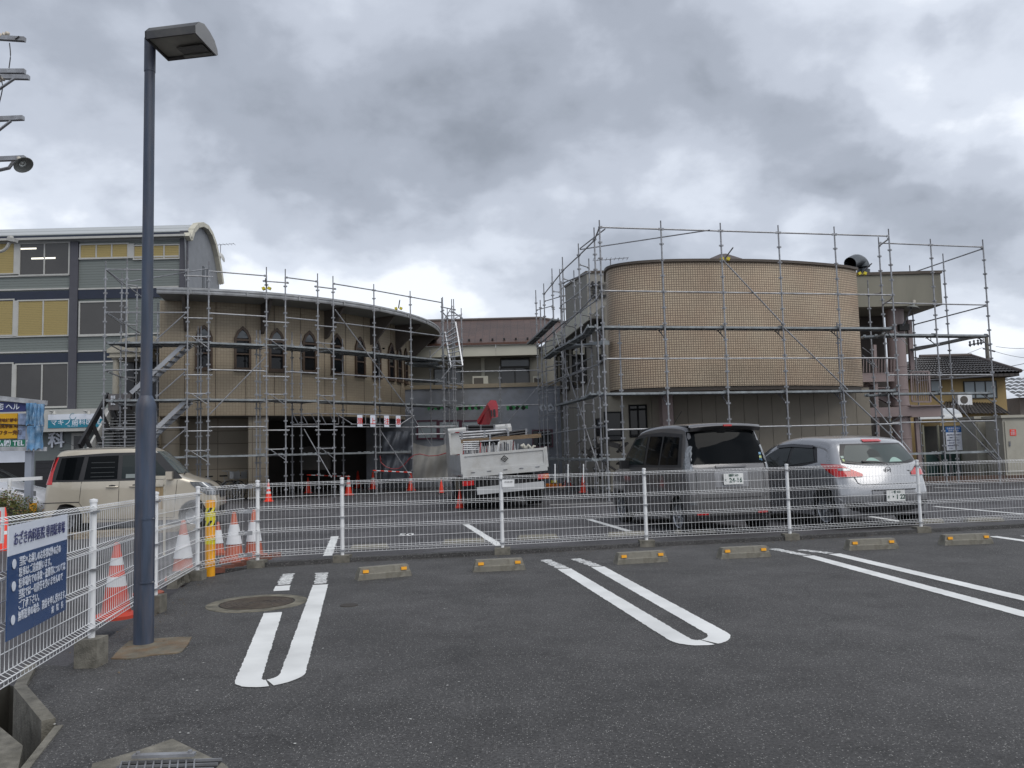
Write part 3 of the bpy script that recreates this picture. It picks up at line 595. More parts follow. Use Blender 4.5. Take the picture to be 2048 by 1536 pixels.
for i in range(9):
    a = ae0 + .1 + i * .17; m = MB(); m.bar(cyl(LC, ER + .02, a, zt - .01), cyl(LC, ER + .035, a, zt + .15), .06, .02, up=(sin(a), -cos(a), 0)); m.build('gutter_joint', FASC, t)
# gusset brackets
for px in (372, 524, 651, 742, 792, 822, 838):
    a = ang_at(LC, LR, px); m = MB(); s = Vector((cos(a), sin(a), 0)) * .05; pts = [cyl(LC, LR - .01, a, zt - .02), cyl(LC, ER - .22, a, zt - .02), cyl(LC, ER - .25, a, zt - .10), cyl(LC, LR + .16, a, zt - 1.0), cyl(LC, LR - .01, a, zt - 1.05)]
    m.prism([p - s for p in pts], s * 2); m.build('bracket', BRKT, t)
# lancet windows
def lancet(px, w=.56, zb_=4.28, zsh=5.38, zp=5.80, style=0):
    a = ang_at(LC, LR, px, 690); c = cyl(LC, LR + .01, a, 0); tx = Vector((cos(a), sin(a), 0)); nr = Vector((sin(a), -cos(a), 0)); Z = Vector((0, 0, 1))
    P = lambda u, z, o=0: c + tx * u + Z * z + nr * o
    out = [(-w / 2, zb_), (w / 2, zb_), (w / 2, zsh), (w * .32, zsh + .25), (0, zp), (-w * .32, zsh + .25), (-w / 2, zsh)]; k = .075
    inn = [(-w / 2 + k, zb_ + k), (w / 2 - k, zb_ + k), (w / 2 - k, zsh - .02), (w * .32 - k * .9, zsh + .19), (0, zp - .12), (-w * .32 + k * .9, zsh + .19), (-w / 2 + k, zsh - .02)]
    f = MB()
    for i in range(7):
        j = (i + 1) % 7; f.prism([P(*out[i]), P(*out[j]), P(*inn[j]), P(*inn[i])], nr * .06)
    f.prism([P(-w / 2 + k, zsh - .10), P(w / 2 - k, zsh - .10), P(w / 2 - k, zsh - .03), P(-w / 2 + k, zsh - .03)], nr * .055)
    f.prism([P(-w / 2 + k, zb_ + .52), P(w / 2 - k, zb_ + .52), P(w / 2 - k, zb_ + .57), P(-w / 2 + k, zb_ + .57)], nr * .05)
    fo = f.build('window', FRB, t)
    g = MB(); g.prism([P(u, z, .012) for u, z in inn], nr * .006); g.build('pane', GLS, fo)
    sl_ = MB(); sl_.prism([P(-w / 2 - .02, zb_ - .05), P(w / 2 + .02, zb_ - .05), P(w / 2 + .02, zb_ - .003), P(-w / 2 - .02, zb_ - .003)], nr * .09); sl_.build('sill', FRB, fo)
    h = MB(); h.prism([P(-w / 2 + k, zsh, .03), P(w / 2 - k, zsh, .03), P(w * .32 - k, zsh + .18, .03), P(0, zp - .14, .03), P(-w * .32 + k, zsh + .18, .03)], nr * .004); h.build('pane', GLR if px < 640 else GLS, fo)
for px in (408, 485, 553, 618, 673, 719, 752, 781, 797, 810): lancet(px)
# ground floor: columns, recessed back wall, dark parking bay
WBR = LR - 1.6
m = MB(); b0_, b1_ = ang_at(LC, WBR, 345, 880), ang_at(LC, WBR, 500, 880)
m.grid([[cyl(LC, WBR, b0_ + (b1_ - b0_) * i / 12, z) for i in range(13)] for z in (ZF, zb)]); 
CRT = tilemat('cream_wall_panels', (0.30, 0.265, 0.205), (0.28, 0.245, 0.19), (0.14, 0.11, 0.08), 3.0, 0.45, 0.012, 0.1, 0.1)
m.build('recessed_wall', CRT, t, recalc=False, uv=uvc(LC, WBR))
m = MB(); m.lathe([(.36, ZF), (.36, zb)], 24, cyl(LC, LR - .45, ang_at(LC, LR - .45, 337, 880), 0)); m.build('column', CRT, t, smooth=40, uv=lambda co: (co.x, co.z))
c = cyl(LC, LR - .4, ang_at(LC, LR - .4, 516, 880), 0); m = MB(); m.cbox((c.x, c.y, (zb + ZF) / 2), .66, .5, zb - ZF - .01, rz=.35); m.build('column', CRT, t, uv=lambda co: (co.x, co.z))
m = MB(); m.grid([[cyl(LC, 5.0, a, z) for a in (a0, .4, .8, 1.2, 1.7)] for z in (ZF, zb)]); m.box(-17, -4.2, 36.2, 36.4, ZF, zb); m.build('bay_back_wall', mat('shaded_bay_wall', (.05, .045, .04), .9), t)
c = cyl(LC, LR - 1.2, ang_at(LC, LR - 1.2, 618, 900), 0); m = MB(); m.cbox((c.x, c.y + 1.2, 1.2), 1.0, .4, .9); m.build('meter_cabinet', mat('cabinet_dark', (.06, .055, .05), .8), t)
m = MB(); c = cyl(LC, LR + .01, ang_at(LC, LR, 766, 672), 5.52); m.lathe([(0, .06), (.05, .05), (.07, 0)], 12, c, M=Matrix.Rotation(radians(180), 4, 'X')); m.build('camera_dome', GLS, t)
# ---------------------------------------------------------------- porch and outside stair of the left building
CST = mat('porch_stone', (0.40, 0.375, 0.31), 0.75, var=0.1, scale=4, dirt=(0.2, 0.18, 0.14), dscale=3, damt=0.3)
py_ = 28.2
t = thing('entrance_porch', 'pale porch with a pediment and round column at the head of the outside stair', 'porch', at(250, 800, py_))
m = MB(); A = at(217, 703, py_); B = at(300, 703, py_); A2 = at(220, 714, py_)
m.box(A.x, B.x, py_ - .12, py_ + 2.5, A.z - .06, A.z + .06); m.box(A.x + .06, B.x, py_ - .06, py_ + 2.5, A.z - .17, A.z - .061); m.box(A.x + .0, B.x, py_ - .10, py_ + 2.5, A.z - .22, A.z - .171); m.build('entablature', CST, t)
m = MB(); m.prism([(A.x, py_ - .1, A.z + .061), (B.x + .6, py_ - .1, A.z + .061), (B.x + .0, py_ - .1, A.z + .55), (A.x + .55, py_ - .1, A.z + .42)], (0, 2.4, 0)); m.build('pediment', CST, t)
cz = at(232, 795, py_).z; cx = at(229, 760, py_).x; m = MB(); m.lathe([(.15, cz), (.15, cz + .06), (.115, cz + .09), (.10, A.z - .30), (.15, A.z - .26), (.15, A.z - .221)], 20, (cx, py_ + .1, 0)); m.build('column', CST, t, smooth=35)
m = MB(); m.box(at(253, 750, py_ + 1.4).x, at(268, 750, py_ + 1.4).x, py_ + 1.4, py_ + 1.6, cz - .1, A.z - .2); m.box(at(270, 750, py_ + 2).x, B.x, py_ + 1.5, py_ + 1.6, cz, A.z - .2); m.build('doorway', mat('porch_door', (.05, .05, .055), .4), t)
m = MB(); bz = at(230, 788, py_ - .3).z; m.box(at(218, 790, py_ - .3).x, at(262, 790, py_ - .3).x, py_ - .35, py_ - .2, bz - .55, bz); m.build('parapet', mat('porch_parapet', (.16, .15, .15), .8, var=.2), t)
m = MB()
for k in range(2):
    x = at(221 + k * 5, 790, py_ - .4).x
    for q in range(3): m.box(x, x + .065, py_ - .38, py_ - .36, bz - .16 - q * .11, bz - .06 - q * .11)
m.build('glass_blocks', mat('glass_block', (.6, .62, .66), .2), t)
t = thing('outside_stair', 'dark outside stair with white edge boards climbing to the porch', 'stair', at(250, 895, 26.8))
ns = 13; s0 = at(183, 905, 26.5); s1 = at(226, 830, 28.0); STW = mat('stair_edge_white', (.42, .42, .42), .6, var=.15); STD = mat('stair_dark_metal', (.02, .02, .022), .5)
for k in range(ns):
    f = k / (ns - 1); p = s0.lerp(s1, f); xr = at(318 - 30 * f, 860, p.y).x
    m = MB(); m.box(p.x, xr, p.y, p.y + .26, p.z - .03, p.z); m.build('tread', STD, t); m = MB(); m.box(p.x, xr, p.y - .012, p.y - .001, p.z - .018, p.z + .002); m.build('nosing', STW, t)
m = MB(); m.bar(s0 + Vector((-.1, -.1, -.1)), s1 + Vector((-.1, 0, .05)), .07, .3); m.build('white_stringer', mat('stringer_white', (.6, .6, .58), .6, var=.1), t)
h0, h1 = at(160, 893, 26.2), at(217, 790, 28.0)
m = MB(); m.bar(h0, h1, .08, .22)
for f in (.18, .42, .7, .95): q = h0.lerp(h1, f); w_ = s0.lerp(s1, f) ; m.bar(q, Vector((q.x + .35, q.y, q.z - .8)), .1, .1, up=(0, 1, 0))
m.build('handrail', STD, t)
m = MB(); m.box(at(226, 800, 28.6).x, at(318, 800, 28.6).x, 28.4, 28.6, .6, at(240, 800, 28.4).z); m.box(at(224, 850, 28.2).x, at(230, 850, 28.2).x, 28.1, 28.3, .6, cz); m.build('landing_wall', mat('landing_wall_grey', (.13, .13, .125), .85, var=.2), t)
# ---------------------------------------------------------------- blue and grey clinic block behind
BY = 42.0
def bx(px, py=600): return at(px, py, BY).x
def bz_(py, px=70): return at(px, py, BY).z
SID = None
def siding(name, c, pitch=.135):
    m = bpy.data.materials.new(name); m.use_nodes = True; nt = m.node_tree; n = nt.nodes; l = nt.links; b = n['Principled BSDF']; b.inputs['Roughness'].default_value = .5
    tc = n.new('ShaderNodeTexCoord'); sp = n.new('ShaderNodeSeparateXYZ'); l.new(tc.outputs['Object'], sp.inputs[0])
    k = n.new('ShaderNodeMath'); k.operation = 'MULTIPLY'; k.inputs[1].default_value = 1 / pitch; l.new(sp.outputs[2], k.inputs[0])
    fr = n.new('ShaderNodeMath'); fr.operation = 'FRACT'; l.new(k.outputs[0], fr.inputs[0])
    rp = n.new('ShaderNodeValToRGB'); l.new(fr.outputs[0], rp.inputs[0]); e = rp.color_ramp.elements; e[0].position = 0; e[0].color = (*[v * .45 for v in c], 1); e[1].position = .22; e[1].color = (*c, 1)
    l.new(rp.outputs[0], b.inputs['Base Color']); bp = n.new('ShaderNodeBump'); bp.inputs['Distance'].default_value = .02; l.new(fr.outputs[0], bp.inputs['Height']); l.new(bp.outputs[0], b.inputs['Normal']); return m
SID = siding('grey_siding', (.20, .225, .215)); NAVB = mat('navy_band', (.012, .018, .038), .45, var=.1); PIL = mat('slate_pilaster', (.07, .07, .085), .6, var=.08); TRIM = mat('pale_trim', (.42, .42, .40), .5, var=.06)
BLD = siding('yellow_blind', (.46, .36, .15), .09); GRY = glassy('grey_glass', (.045, .043, .042), .05, .5); MROOF = siding('metal_roof', (.40, .42, .43), .24)
t = thing('clinic_block', 'blue grey clinic block with navy bands and a barrel vaulted roof at far left', 'building', (bx(100), BY, ZF))
xl, xr = bx(-60) - 6, bx(362); z_t = bz_(470)
m = MB(); m.box(xl, xr, BY, BY + 4.4, ZF, z_t - .001); m.build('wall', SID, t)
def bbox(nm, x0, x1, z0, z1, mt, pr=.05, th=None, par=None):
    m = MB(); m.box(x0, x1, BY - pr, BY - (pr - (th or pr - .001)) if th else BY - .0, z0, z1); return m.build(nm, mt, par or t)
for (y0, y1) in ((472, 486), (583, 601), (708, 726)):
    z0, z1 = bz_(y1), bz_(y0); bbox('navy_band', xl, xr - .02, z0, z1, NAVB, .06)
bbox('pilaster', bx(140, 650), bx(156, 650), bz_(820), bz_(486), PIL, .12); bbox('pilaster', bx(361, 520), bx(377, 520), bz_(820), bz_(470), PIL, .12)
def win(x0, x1, y0, y1, mt, nm='window', div=0, px=None):
    X0, X1 = bx(x0, y0), bx(x1, y0); z0, z1 = bz_(y1, (x0 + x1) / 2), bz_(y0, (x0 + x1) / 2)
    f = MB(); e = .07
    f.box(X0 - e, X1 + e, BY - .09, BY - .02, z0 - e, z0); f.box(X0 - e, X1 + e, BY - .09, BY - .02, z1, z1 + e); f.box(X0 - e, X0, BY - .088, BY - .02, z0, z1); f.box(X1, X1 + e, BY - .088, BY - .02, z0, z1)
    for k in range(div): x = X0 + (X1 - X0) * (k + 1) / (div + 1); f.box(x - .035, x + .035, BY - .085, BY - .02, z0, z1)
    fo = f.build(nm, TRIM, t); w = (X1 - X0) / (div + 1)
    for k in range(div + 1):
        g = MB(); g.box(X0 + w * k + .001, X0 + w * (k + 1) - .001, BY - .05, BY - .03, z0, z1); g.build('pane', mt, fo)
    return fo
win(-80, 30, 487, 548, BLD, div=2); win(43, 139, 488, 549, GRY, div=1); win(163, 256, 490, 516, BLD, div=2); win(270, 359, 492, 517, BLD, div=2)
win(-80, 28, 602, 671, BLD, div=2); win(39, 138, 602, 671, BLD, div=1); win(162, 254, 605, 670, GRY, div=0)
win(-80, 26, 729, 812, GRY, div=2); win(35, 137, 729, 814, GRY, div=1)
for (x0, x1, y) in ((42, 74, 497), (64, 112, 517)):
    m = MB(); m.box(bx(x0, y), bx(x1, y), BY - .058, BY - .051, bz_(y + 2), bz_(y - 1)); m.build('ceiling_tube', mat('tube_light', (1, .95, .8), .5, emit=.8), t)
for x in (36, 263): bbox('mullion_panel', bx(x - 6, 520), bx(x + 6, 520), bz_(549 if x < 100 else 517, x), bz_(488, x), TRIM, .1)
bbox('mullion_panel', bx(28, 640), bx(37, 640), bz_(673, 30), bz_(602, 30), TRIM, .1); bbox('mullion_panel', bx(26, 770), bx(33, 770), bz_(814, 30), bz_(729, 30), TRIM, .1)
for y, x0, x1 in ((552, -80, 139), (579, -80, 139), (673, -80, 139), (704, -80, 139), (520, 158, 358), (581, 158, 358), (673, 158, 320), (705, 158, 320), (727, 158, 320), (815, -80, 139)):
    bbox('trim_strip', bx(x0, y), bx(x1, y), bz_(y + 1.5), bz_(y - 1.5), TRIM, .075)
# barrel roof: springs from the front eave, arch shows on the gable end facing right
gx = xr + .35; zsp = bz_(470, 380) - .05
AP = []
for px, py in ((376, 479), (381, 462), (390, 451), (400, 449), (410, 455), (418, 468), (425, 487), (431, 512), (436, 540), (440, 568)):
    d = ray(px, py); k = gx / d.x; AP.append((k * d.y, CH + k * d.z))
AP = [(BY - .35, zsp)] + [p for p in AP if p[0] > BY - .3]
fs_ = list(range(len(AP))); bw = AP[-1][0] - BY + .35
def arch(i): return AP[i]
m = MB(); m.grid([[Vector((x, *arch(f))) for x in (xl, gx)] for f in fs_]); m.build('barrel_roof', MROOF, t, smooth=50)
m = MB(); m.box(xl, gx, BY - .42, BY - .33, zsp - .10, zsp + .01); m.build('eave_fascia', TRIM, t)
m = MB(); P_ = [Vector((gx - .06, *arch(f))) for f in fs_]
m.prism(P_ + [Vector((gx - .06, AP[-1][0], zsp - 6)), Vector((gx - .06, BY + .1, zsp - 6))], (.02, 0, 0)); m.build('gable_wall', mat('gable_grey', (.20, .21, .225), .6), t)
m = MB()
for i in range(len(fs_) - 1):
    (y0, z0), (y1, z1) = arch(fs_[i]), arch(fs_[i + 1]); m.bar((gx + .06, y0, z0), (gx + .06, y1 + .0, z1 + .0), .24, .30, up=(1, 0, 0))
m.build('gable_trim', mat('gable_cream', (.50, .48, .40), .6, var=.05), t)
m = MB(); m.box(xr, gx - .1, BY + .1, AP[-1][0] - .1, ZF, zsp - 2); m.build('end_wall', mat('gable_grey', (1, 1, 1)), t)
for (x0, x1) in ((403, 408), (411, 415)):
    m = MB(); y0, y1 = BY + 2.1 + (x0 - 403) * .075, BY + 2.4 + (x0 - 403) * .075; m.box(gx - .05, gx - .02, y0, y1, zsp - 3, zsp - 1.1); m.build('slit_window', GLS, t)
# dental sign over the entrance
DS = mat('dental_teal', (.012, .19, .28), .4, var=.05)
ds = thing('clinic_sign', 'teal and white dental clinic sign board above the ground floor of the blue grey block', 'sign', (bx(145), BY - .8, bz_(850)))
def sx_(px, py): return at(px, py, BY - .85)
a, b = sx_(95, 824), sx_(200, 859); m = MB(); m.box(a.x - 3, b.x + .6, BY - .82, BY - .06, b.z - .05, a.z + .12); m.build('canopy', TRIM, ds)
c_, d_ = sx_(96, 840), sx_(205, 856); m = MB(); m.box(c_.x, d_.x, BY - .85, BY - .821, sx_(150, 855).z, sx_(150, 839).z); m.build('teal_band', DS, ds); m = MB(); m.box(c_.x, d_.x, BY - .85, BY - .821, sx_(150, 838.8).z, sx_(150, 828).z); m.build('white_band', SWH, ds)
text('マキノ歯科医院', .30, frame(sx_(150, 845), (1, 0, 0)), SWH, ds, bold=.01, sx=1.18); text('TEL 22-0948', .10, frame(sx_(145, 852), (1, 0, 0)), SWH, ds)
m = MB(); q = sx_(146, 833); m.path([q + Vector((.16 * cos(k * .7 + 1.2), -.01, .16 * sin(k * .7 + 1.2))) for k in range(8)], .012, 5); m.build('tooth_mark', DS, ds)
for px in (104, 172):
    m = MB(); q = sx_(px, 824); m.path([q, q + Vector((.1, -.45, .05)), q + Vector((.35, -.5, .0))], .03, 6); m.lathe([(.04, 0), (.10, -.16)], 10, q + Vector((.4, -.5, .02))); m.build('spot_lamp', TRIM, ds)
bbox('ground_wall', bx(40, 900), bx(200, 900), ZF, bz_(863), mat('ground_wall_grey', (.15, .17, .17), .7, var=.06), .04)
text('科', .80, frame(at(113, 882, BY - .1), (1, 0, 0)), SWH, t, bold=.03, ext=.03, name='wall_lettering', sx=1.05)
bbox('shutter', bx(72, 940), bx(110, 940), ZF, bz_(921, 90), siding('dark_shutter', (.03, .03, .035), .25), .06); bbox('entrance_window', bx(144, 880), bx(170, 880), ZF, bz_(866, 150), TRIM, .06)
m = MB(); m.box(bx(149, 880), bx(166, 880), BY - .08, BY - .061, ZF + .3, bz_(872, 155)); m.build('entrance_pane', GRY, t)
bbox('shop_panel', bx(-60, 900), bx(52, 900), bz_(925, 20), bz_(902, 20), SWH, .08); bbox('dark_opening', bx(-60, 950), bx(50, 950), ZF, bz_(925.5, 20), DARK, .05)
# ---------------------------------------------------------------- middle wing: primed grey wall, terrace, brown roof
MY = 35.0
PRIM = mat('grey_primer', (0.20, 0.215, 0.245), 0.8, var=0.25, scale=.9, dirt=(0.105, 0.102, 0.09), dscale=.5, damt=0.9)
t = thing('middle_wing', 'low middle wing with a patchy grey primed wall, terrace and brown shingle roof', 'building', (-2, MY, ZF))
zpar = at(950, 776, MY).z; xl, xr = at(732, 850, MY).x, at(1122, 850, MY).x
m = MB(); m.box(xl, xr, MY, MY + .3, ZF, zpar); m.build('primed_wall', PRIM, t)
CAP = mat('parapet_cap', (.24, .20, .14), .6, var=.1)
m = MB(); m.box(xl - .02 + 1.0, xr, MY - .05, MY + .35, zpar + .001, at(950, 768, MY).z); m.build('parapet_cap', CAP, t)
m = MB(); m.box(xl, xr, MY + .3, MY + 5, zpar - .5, zpar - .45); m.build('terrace_floor', CONC, t)
UY = 39.0; ux0, ux1 = at(800, 740, UY).x, at(1085, 740, UY).x; zw1 = at(980, 708, UY).z
UPW = mat('upper_wall', (.27, .26, .225), .8, var=.08, scale=2)
m = MB(); m.box(ux0 - 2, ux1 + 1.5, UY, UY + .3, zpar - .5, zw1 + .3); m.build('upper_wall', UPW, t)
zf0, zf1 = at(980, 712, UY - 1.0).z, at(980, 690, UY - 1.0).z
FCR = mat('cream_fascia', (.47, .46, .39), .6, var=.06, scale=1)
nseg = 4; fx0, fx1 = at(822, 700, UY - 1).x - 2, at(1077, 700, UY - 1).x
for i in range(nseg):
    m = MB(); m.box(fx0 + (fx1 - fx0) * i / nseg + .006, fx0 + (fx1 - fx0) * (i + 1) / nseg - .006, UY - 1.05, UY - .95, zf0, zf1); m.build('fascia_panel', FCR, t)
m = MB(); m.box(fx0, fx1, UY - .95, UY, zf0 + .02, zf0 + .06); m.build('eave_soffit', SOFF, t)
SHG = tilemat('brown_shingles', (.085, .050, .038), (.060, .036, .029), (.03, .02, .017), .34, .13, .012, 0.2, .25)
zr = at(970, 640, UY + 3.6).z; rx0, rx1 = at(800, 650, UY + 3.6).x, at(1080, 643, UY + 3.6).x
m = MB(); m.add([(fx0, UY - 1.1, zf1 + .04), (fx1 + .25, UY - 1.1, zf1 + .04), (rx1 + 3.4, UY + 3.6, zr - .72), (rx1, UY + 3.6, zr), (rx0 - 2, UY + 3.6, zr)], [(0, 1, 2, 3, 4)]); m.build('roof', SHG, t, uv=lambda co: (co.x, co.y * 1.15))
m = MB(); m.box(fx0, fx1 + .2, UY - 1.16, UY - 1.06, zf1 + .001, zf1 + .10); m.build('gutter', mat('brown_gutter', (.10, .045, .03), .5), t)
m = MB(); m.path([(rx0 - 2, UY + 3.6, zr + .02), (rx1, UY + 3.6, zr + .02), (rx1 + 3.4, UY + 3.6, zr - .70)], .09, 8); m.build('ridge', mat('ridge_tile', (.07, .055, .05), .7), t)
for i in range(9):
    x = at(868 + i * 23.4, 682, UY - .6).x; m = MB(); m.cbox((x, UY - .55, zf1 + .32), .09, .10, .09); m.build('snow_guard', BLACK, t)
def wnd(x0, x1, y0, y1, Y, fm, gm, par, div=1, e=.05, nm='window'):
    A, B = at(x0, y1, Y), at(x1, y0, Y); f = MB(); f.box(A.x - e, B.x + e, Y - .06, Y - .001, A.z - e, A.z); f.box(A.x - e, B.x + e, Y - .06, Y - .001, B.z, B.z + e); f.box(A.x - e, A.x, Y - .06, Y - .001, A.z, B.z); f.box(B.x, B.x + e, Y - .06, Y - .001, A.z, B.z)
    w = (B.x - A.x) / (div + 1)
    for k in range(div): f.box(A.x + w * (k + 1) - .03, A.x + w * (k + 1) + .03, Y - .055, Y - .001, A.z, B.z)
    fo = f.build(nm, fm, par)
    for k in range(div + 1):
        g = MB(); g.box(A.x + w * k + .002, A.x + w * (k + 1) - .002, Y - .03, Y - .012, A.z, B.z); g.build('pane', gm, fo)
    return fo
wnd(1003, 1057, 736, 769, UY, mat('dark_sash', (.03, .028, .025), .5), GRY, t, 1); wnd(1003, 1057, 718, 733, UY, mat('dark_sash', (1, 1, 1)), GLR, t, 0)
wnd(870, 922, 738, 771, UY, mat('dark_sash', (1, 1, 1)), GLR, t, 1)
m = MB(); a = at(966, 740, UY); m.box(a.x - .08, a.x + .08, UY - .12, UY - .01, zpar, zw1); m.build('downpipe', FCR, t)
for (px, py, w) in ((961, 764, .72), (1077, 764, .5)):
    q = at(px, py, UY - .5); a_ = thing('air_conditioner', ['pale air conditioner unit standing on the terrace left of the dark sliding window', 'small air conditioner unit on the terrace right of the dark sliding window'][px > 1000], 'air conditioner', (q.x, q.y, q.z - .3), 'air conditioners on the terrace')
    m = MB(); m.box(q.x - w / 2, q.x + w / 2, UY - .7, UY - .35, q.z - .3, q.z + .26); m.build('casing', FCR, a_); m = MB(); m.box(q.x - w * .42, q.x + w * .2, UY - .71, UY - .701, q.z - .22, q.z + .18); m.build('grille', mat('grille_dark', (.08, .07, .06), .6), a_)
# windows with plum frames, marks and sheeting on the primed wall
PLUM = mat('plum_frame', (.075, .022, .04), .5, var=.2); FROST = mat('frosted_glass', (.26, .30, .32), .25, var=.08, scale=1)
wnd(837, 873, 843, 876, MY, PLUM, FROST, t, 0, .07); wnd(880, 918, 843, 876, MY, PLUM, FROST, t, 0, .07); wnd(925, 962, 843, 876, MY, PLUM, FROST, t, 0, .07); wnd(1067, 1103, 861, 893, MY, PLUM, GLS, t, 0, .05)
GRN = mat('green_marking', (.03, .20, .065), .7, var=.4, scale=6); 
for (x0, x1) in ((855, 886), (912, 966), (1013, 1056)):
    A, B = at(x0, 815, MY), at(x1, 815, MY); m = MB(); n = 14; up, lo = [], []
    for i in range(n + 1):
        x = A.x + (B.x - A.x) * i / n; e = .07 + .05 * sin(i * 1.9) * (0 < i < n); up.append(Vector((x, MY - .006, A.z + e))); lo.append(Vector((x, MY - .006, A.z - e - .02)))
    m.grid([up, lo]); m.build('green_overspray', GRN, t, recalc=False)
    k = 2 if x0 < 900 else (4 if x0 < 1000 else 3)
    for i in range(k): x = A.x + (B.x - A.x) * (i + .7) / (k + .4); m = MB(); m.lathe([(0, 0), (.085, 0)], 12, (x, MY - .01, A.z - .03), M=Matrix.Rotation(pi / 2, 4, 'X')); m.build('vent_hole', DARK, t)
for px, py in ((789, 819), (805, 819), (820, 819), (1086, 815), (1101, 815)):
    q = at(px, py, MY - .012); m = MB(); n = 9; m.poly([q + Vector((.15 * cos(2 * pi * i / n) * (1 + .25 * sin(i * 5)), 0, .16 * sin(2 * pi * i / n) * (1 + .25 * cos(i * 3)))) for i in range(n)]); m.build('tape_patch', mat('tape_white', (.42, .45, .50), .5, var=.3, scale=20), t)
    m = MB(); m.lathe([(0, 0), (.06, 0)], 8, q + Vector((.01, -.006, 0)), M=Matrix.Rotation(pi / 2, 4, 'X')); m.build('vent_hole', mat('vent_grey', (.15, .16, .18), .7), t)
# tarpaulin hung in front, and plastic sheet further left
def cloth(nm, lab, x0, x1, y0, y1, Y, mt, sag=.25, cat='tarpaulin'):
    A, B = at(x0, y1, Y), at(x1, y0, Y); rows = []
    for j in range(13):
        v = j / 12; r = []
        for i in range(25):
            u = i / 24; z = A.z + (B.z - A.z) * (1 - v) - sag * (1 - v) * sin(pi * u) * .6; y = Y + .10 * sin(u * 9 + v * 2.2) * v + .05 * sin(u * 23 + v * 5) + .06 * sin(v * 7 + u * 3)
            r.append(Vector((A.x + (B.x - A.x) * u, y, z)))
        rows.append(r)
    m = MB(); m.grid(rows); return tag(m.build(nm, mt, None, recalc=False, smooth=180), lab, cat)
TARP = mat('grey_tarp', (.21, .205, .19), .8, var=.1, scale=3, bump=.3, bscale=8)
cloth('tarpaulin', 'sagging grey tarpaulin hung on the scaffold poles just left of the crane truck', 827, 903, 884, 962, 30.0, TARP)
PLS = mat('plastic_sheet', (.16, .175, .205), .45, var=.15, scale=2)
cloth('plastic_sheet', 'upper bluish plastic sheet on the grey wall left of the tarpaulin', 765, 824, 862, 906, MY - .5, PLS, .0, 'sheet'); cloth('plastic_sheet', 'lower bluish plastic sheet on the grey wall left of the tarpaulin', 765, 824, 908, 962, MY - .5, PLS, .0, 'sheet')
m = MB(); m.bar(at(764, 906, MY - .6), at(824, 906, MY - .6), .05, .1); tag(m.build('batten', STEEL_D), 'dark batten across the bluish plastic sheets', 'batten')
pts = [at(x, y, 29.8) for x, y in ((760, 912), (762, 925), (772, 934), (785, 938), (798, 937), (808, 930), (818, 918), (828, 910), (840, 908), (858, 912), (875, 911), (900, 904))]
m = MB(); m.path(pts, .018, 6); tag(m.build('air_hose', mat('hose_red', (.22, .02, .025), .5)), 'thin dark red hose looping across the grey wall and tarpaulin', 'hose')

# ---------------------------------------------------------------- right building with the bowed tile drum
t = thing('tiled_drum_building', 'right hand building with a bowed brown mosaic tile wall and long side wing', 'building', (7, 26, ZF))
plan0 = [(1215, 27.6), (1215, 26.6), (1217, 25.9), (1226, 25.5), (1247, 25.2), (1286, 24.95), (1337, 24.85), (1397, 24.88), (1457, 25.0), (1518, 25.15), (1579, 25.42), (1636, 25.8), (1692, 26.3), (1719, 26.75)]
plan = [Vector((at(px, 650, Y).x, Y, 0)) for px, Y in plan0]
def smoothline(P, n=6):
    out = []
    for i in range(len(P) - 1):
        a, b, c, d = P[max(i - 1, 0)], P[i], P[i + 1], P[min(i + 2, len(P) - 1)]
        for k in range(n):
            u = k / n; out.append(0.5 * ((2 * b) + (c - a) * u + (2 * a - 5 * b + 4 * c - d) * u * u + (3 * b - a - 3 * c + d) * u ** 3))
    return out + [P[-1]]
PL = smoothline(plan); ZT, ZB = 6.92, 3.08
acc = [0]
for i in range(1, len(PL)): acc.append(acc[-1] + (PL[i] - PL[i - 1]).length)
amap = {}
vs_, me_uv = [], []
m = MB(); m.grid([[Vector((p.x, p.y, z)) for p in PL] for z in (ZB, ZT)])
me = m.mesh('tile_wall', TILE_B, recalc=False, smooth=60); ul = me.uv_layers.new(name='UVMap'); nP = len(PL)
for lp in me.loops: ul.data[lp.index].uv = (acc[lp.vertex_index % nP], me.vertices[lp.vertex_index].co.z)
link('tile_wall', me, t)
e0 = PL[-1]; m = MB(); m.box(e0.x - .02, e0.x - .005, e0.y + .002, e0.y + 3, ZB, ZT); m.build('tile_return', TILE_B, t, uv=lambda co: (co.y, co.z))
COP = mat('dark_coping', (.075, .06, .048), .5, metal=.2, var=.15)
def off(P, d):
    out = []
    for i, p in enumerate(P):
        a = P[max(i - 1, 0)]; b = P[min(i + 1, len(P) - 1)]; q = (b - a).normalized(); out.append(p + Vector((q.y, -q.x, 0)) * d)
    return out
o1 = off(PL, .07); i1 = off(PL, -.4)
m = MB(); m.grid([[Vector((p.x, p.y, z)) for p in L] for L, z in ((off(PL, .005), ZT - .02), (o1, ZT - .01), (o1, ZT + .07), (i1, ZT + .09))]); m.build('coping', COP, t)
c1 = Vector((sum(p.x for p in PL) / nP, 27.6, 0))
m = MB(); m.add([Vector((p.x, p.y, ZB)) for p in PL] + [Vector((e0.x, 32, ZB)), Vector((PL[0].x, 32, ZB))], [tuple(range(nP + 2))]); m.build('drum_soffit', SOFF, t, recalc=False)
m = MB(); m.grid([[Vector((p.x, p.y, z)) for p in off(PL, -.06)] for z in (ZB - .12, ZB + .01)]); m.build('drip_edge', COP, t)
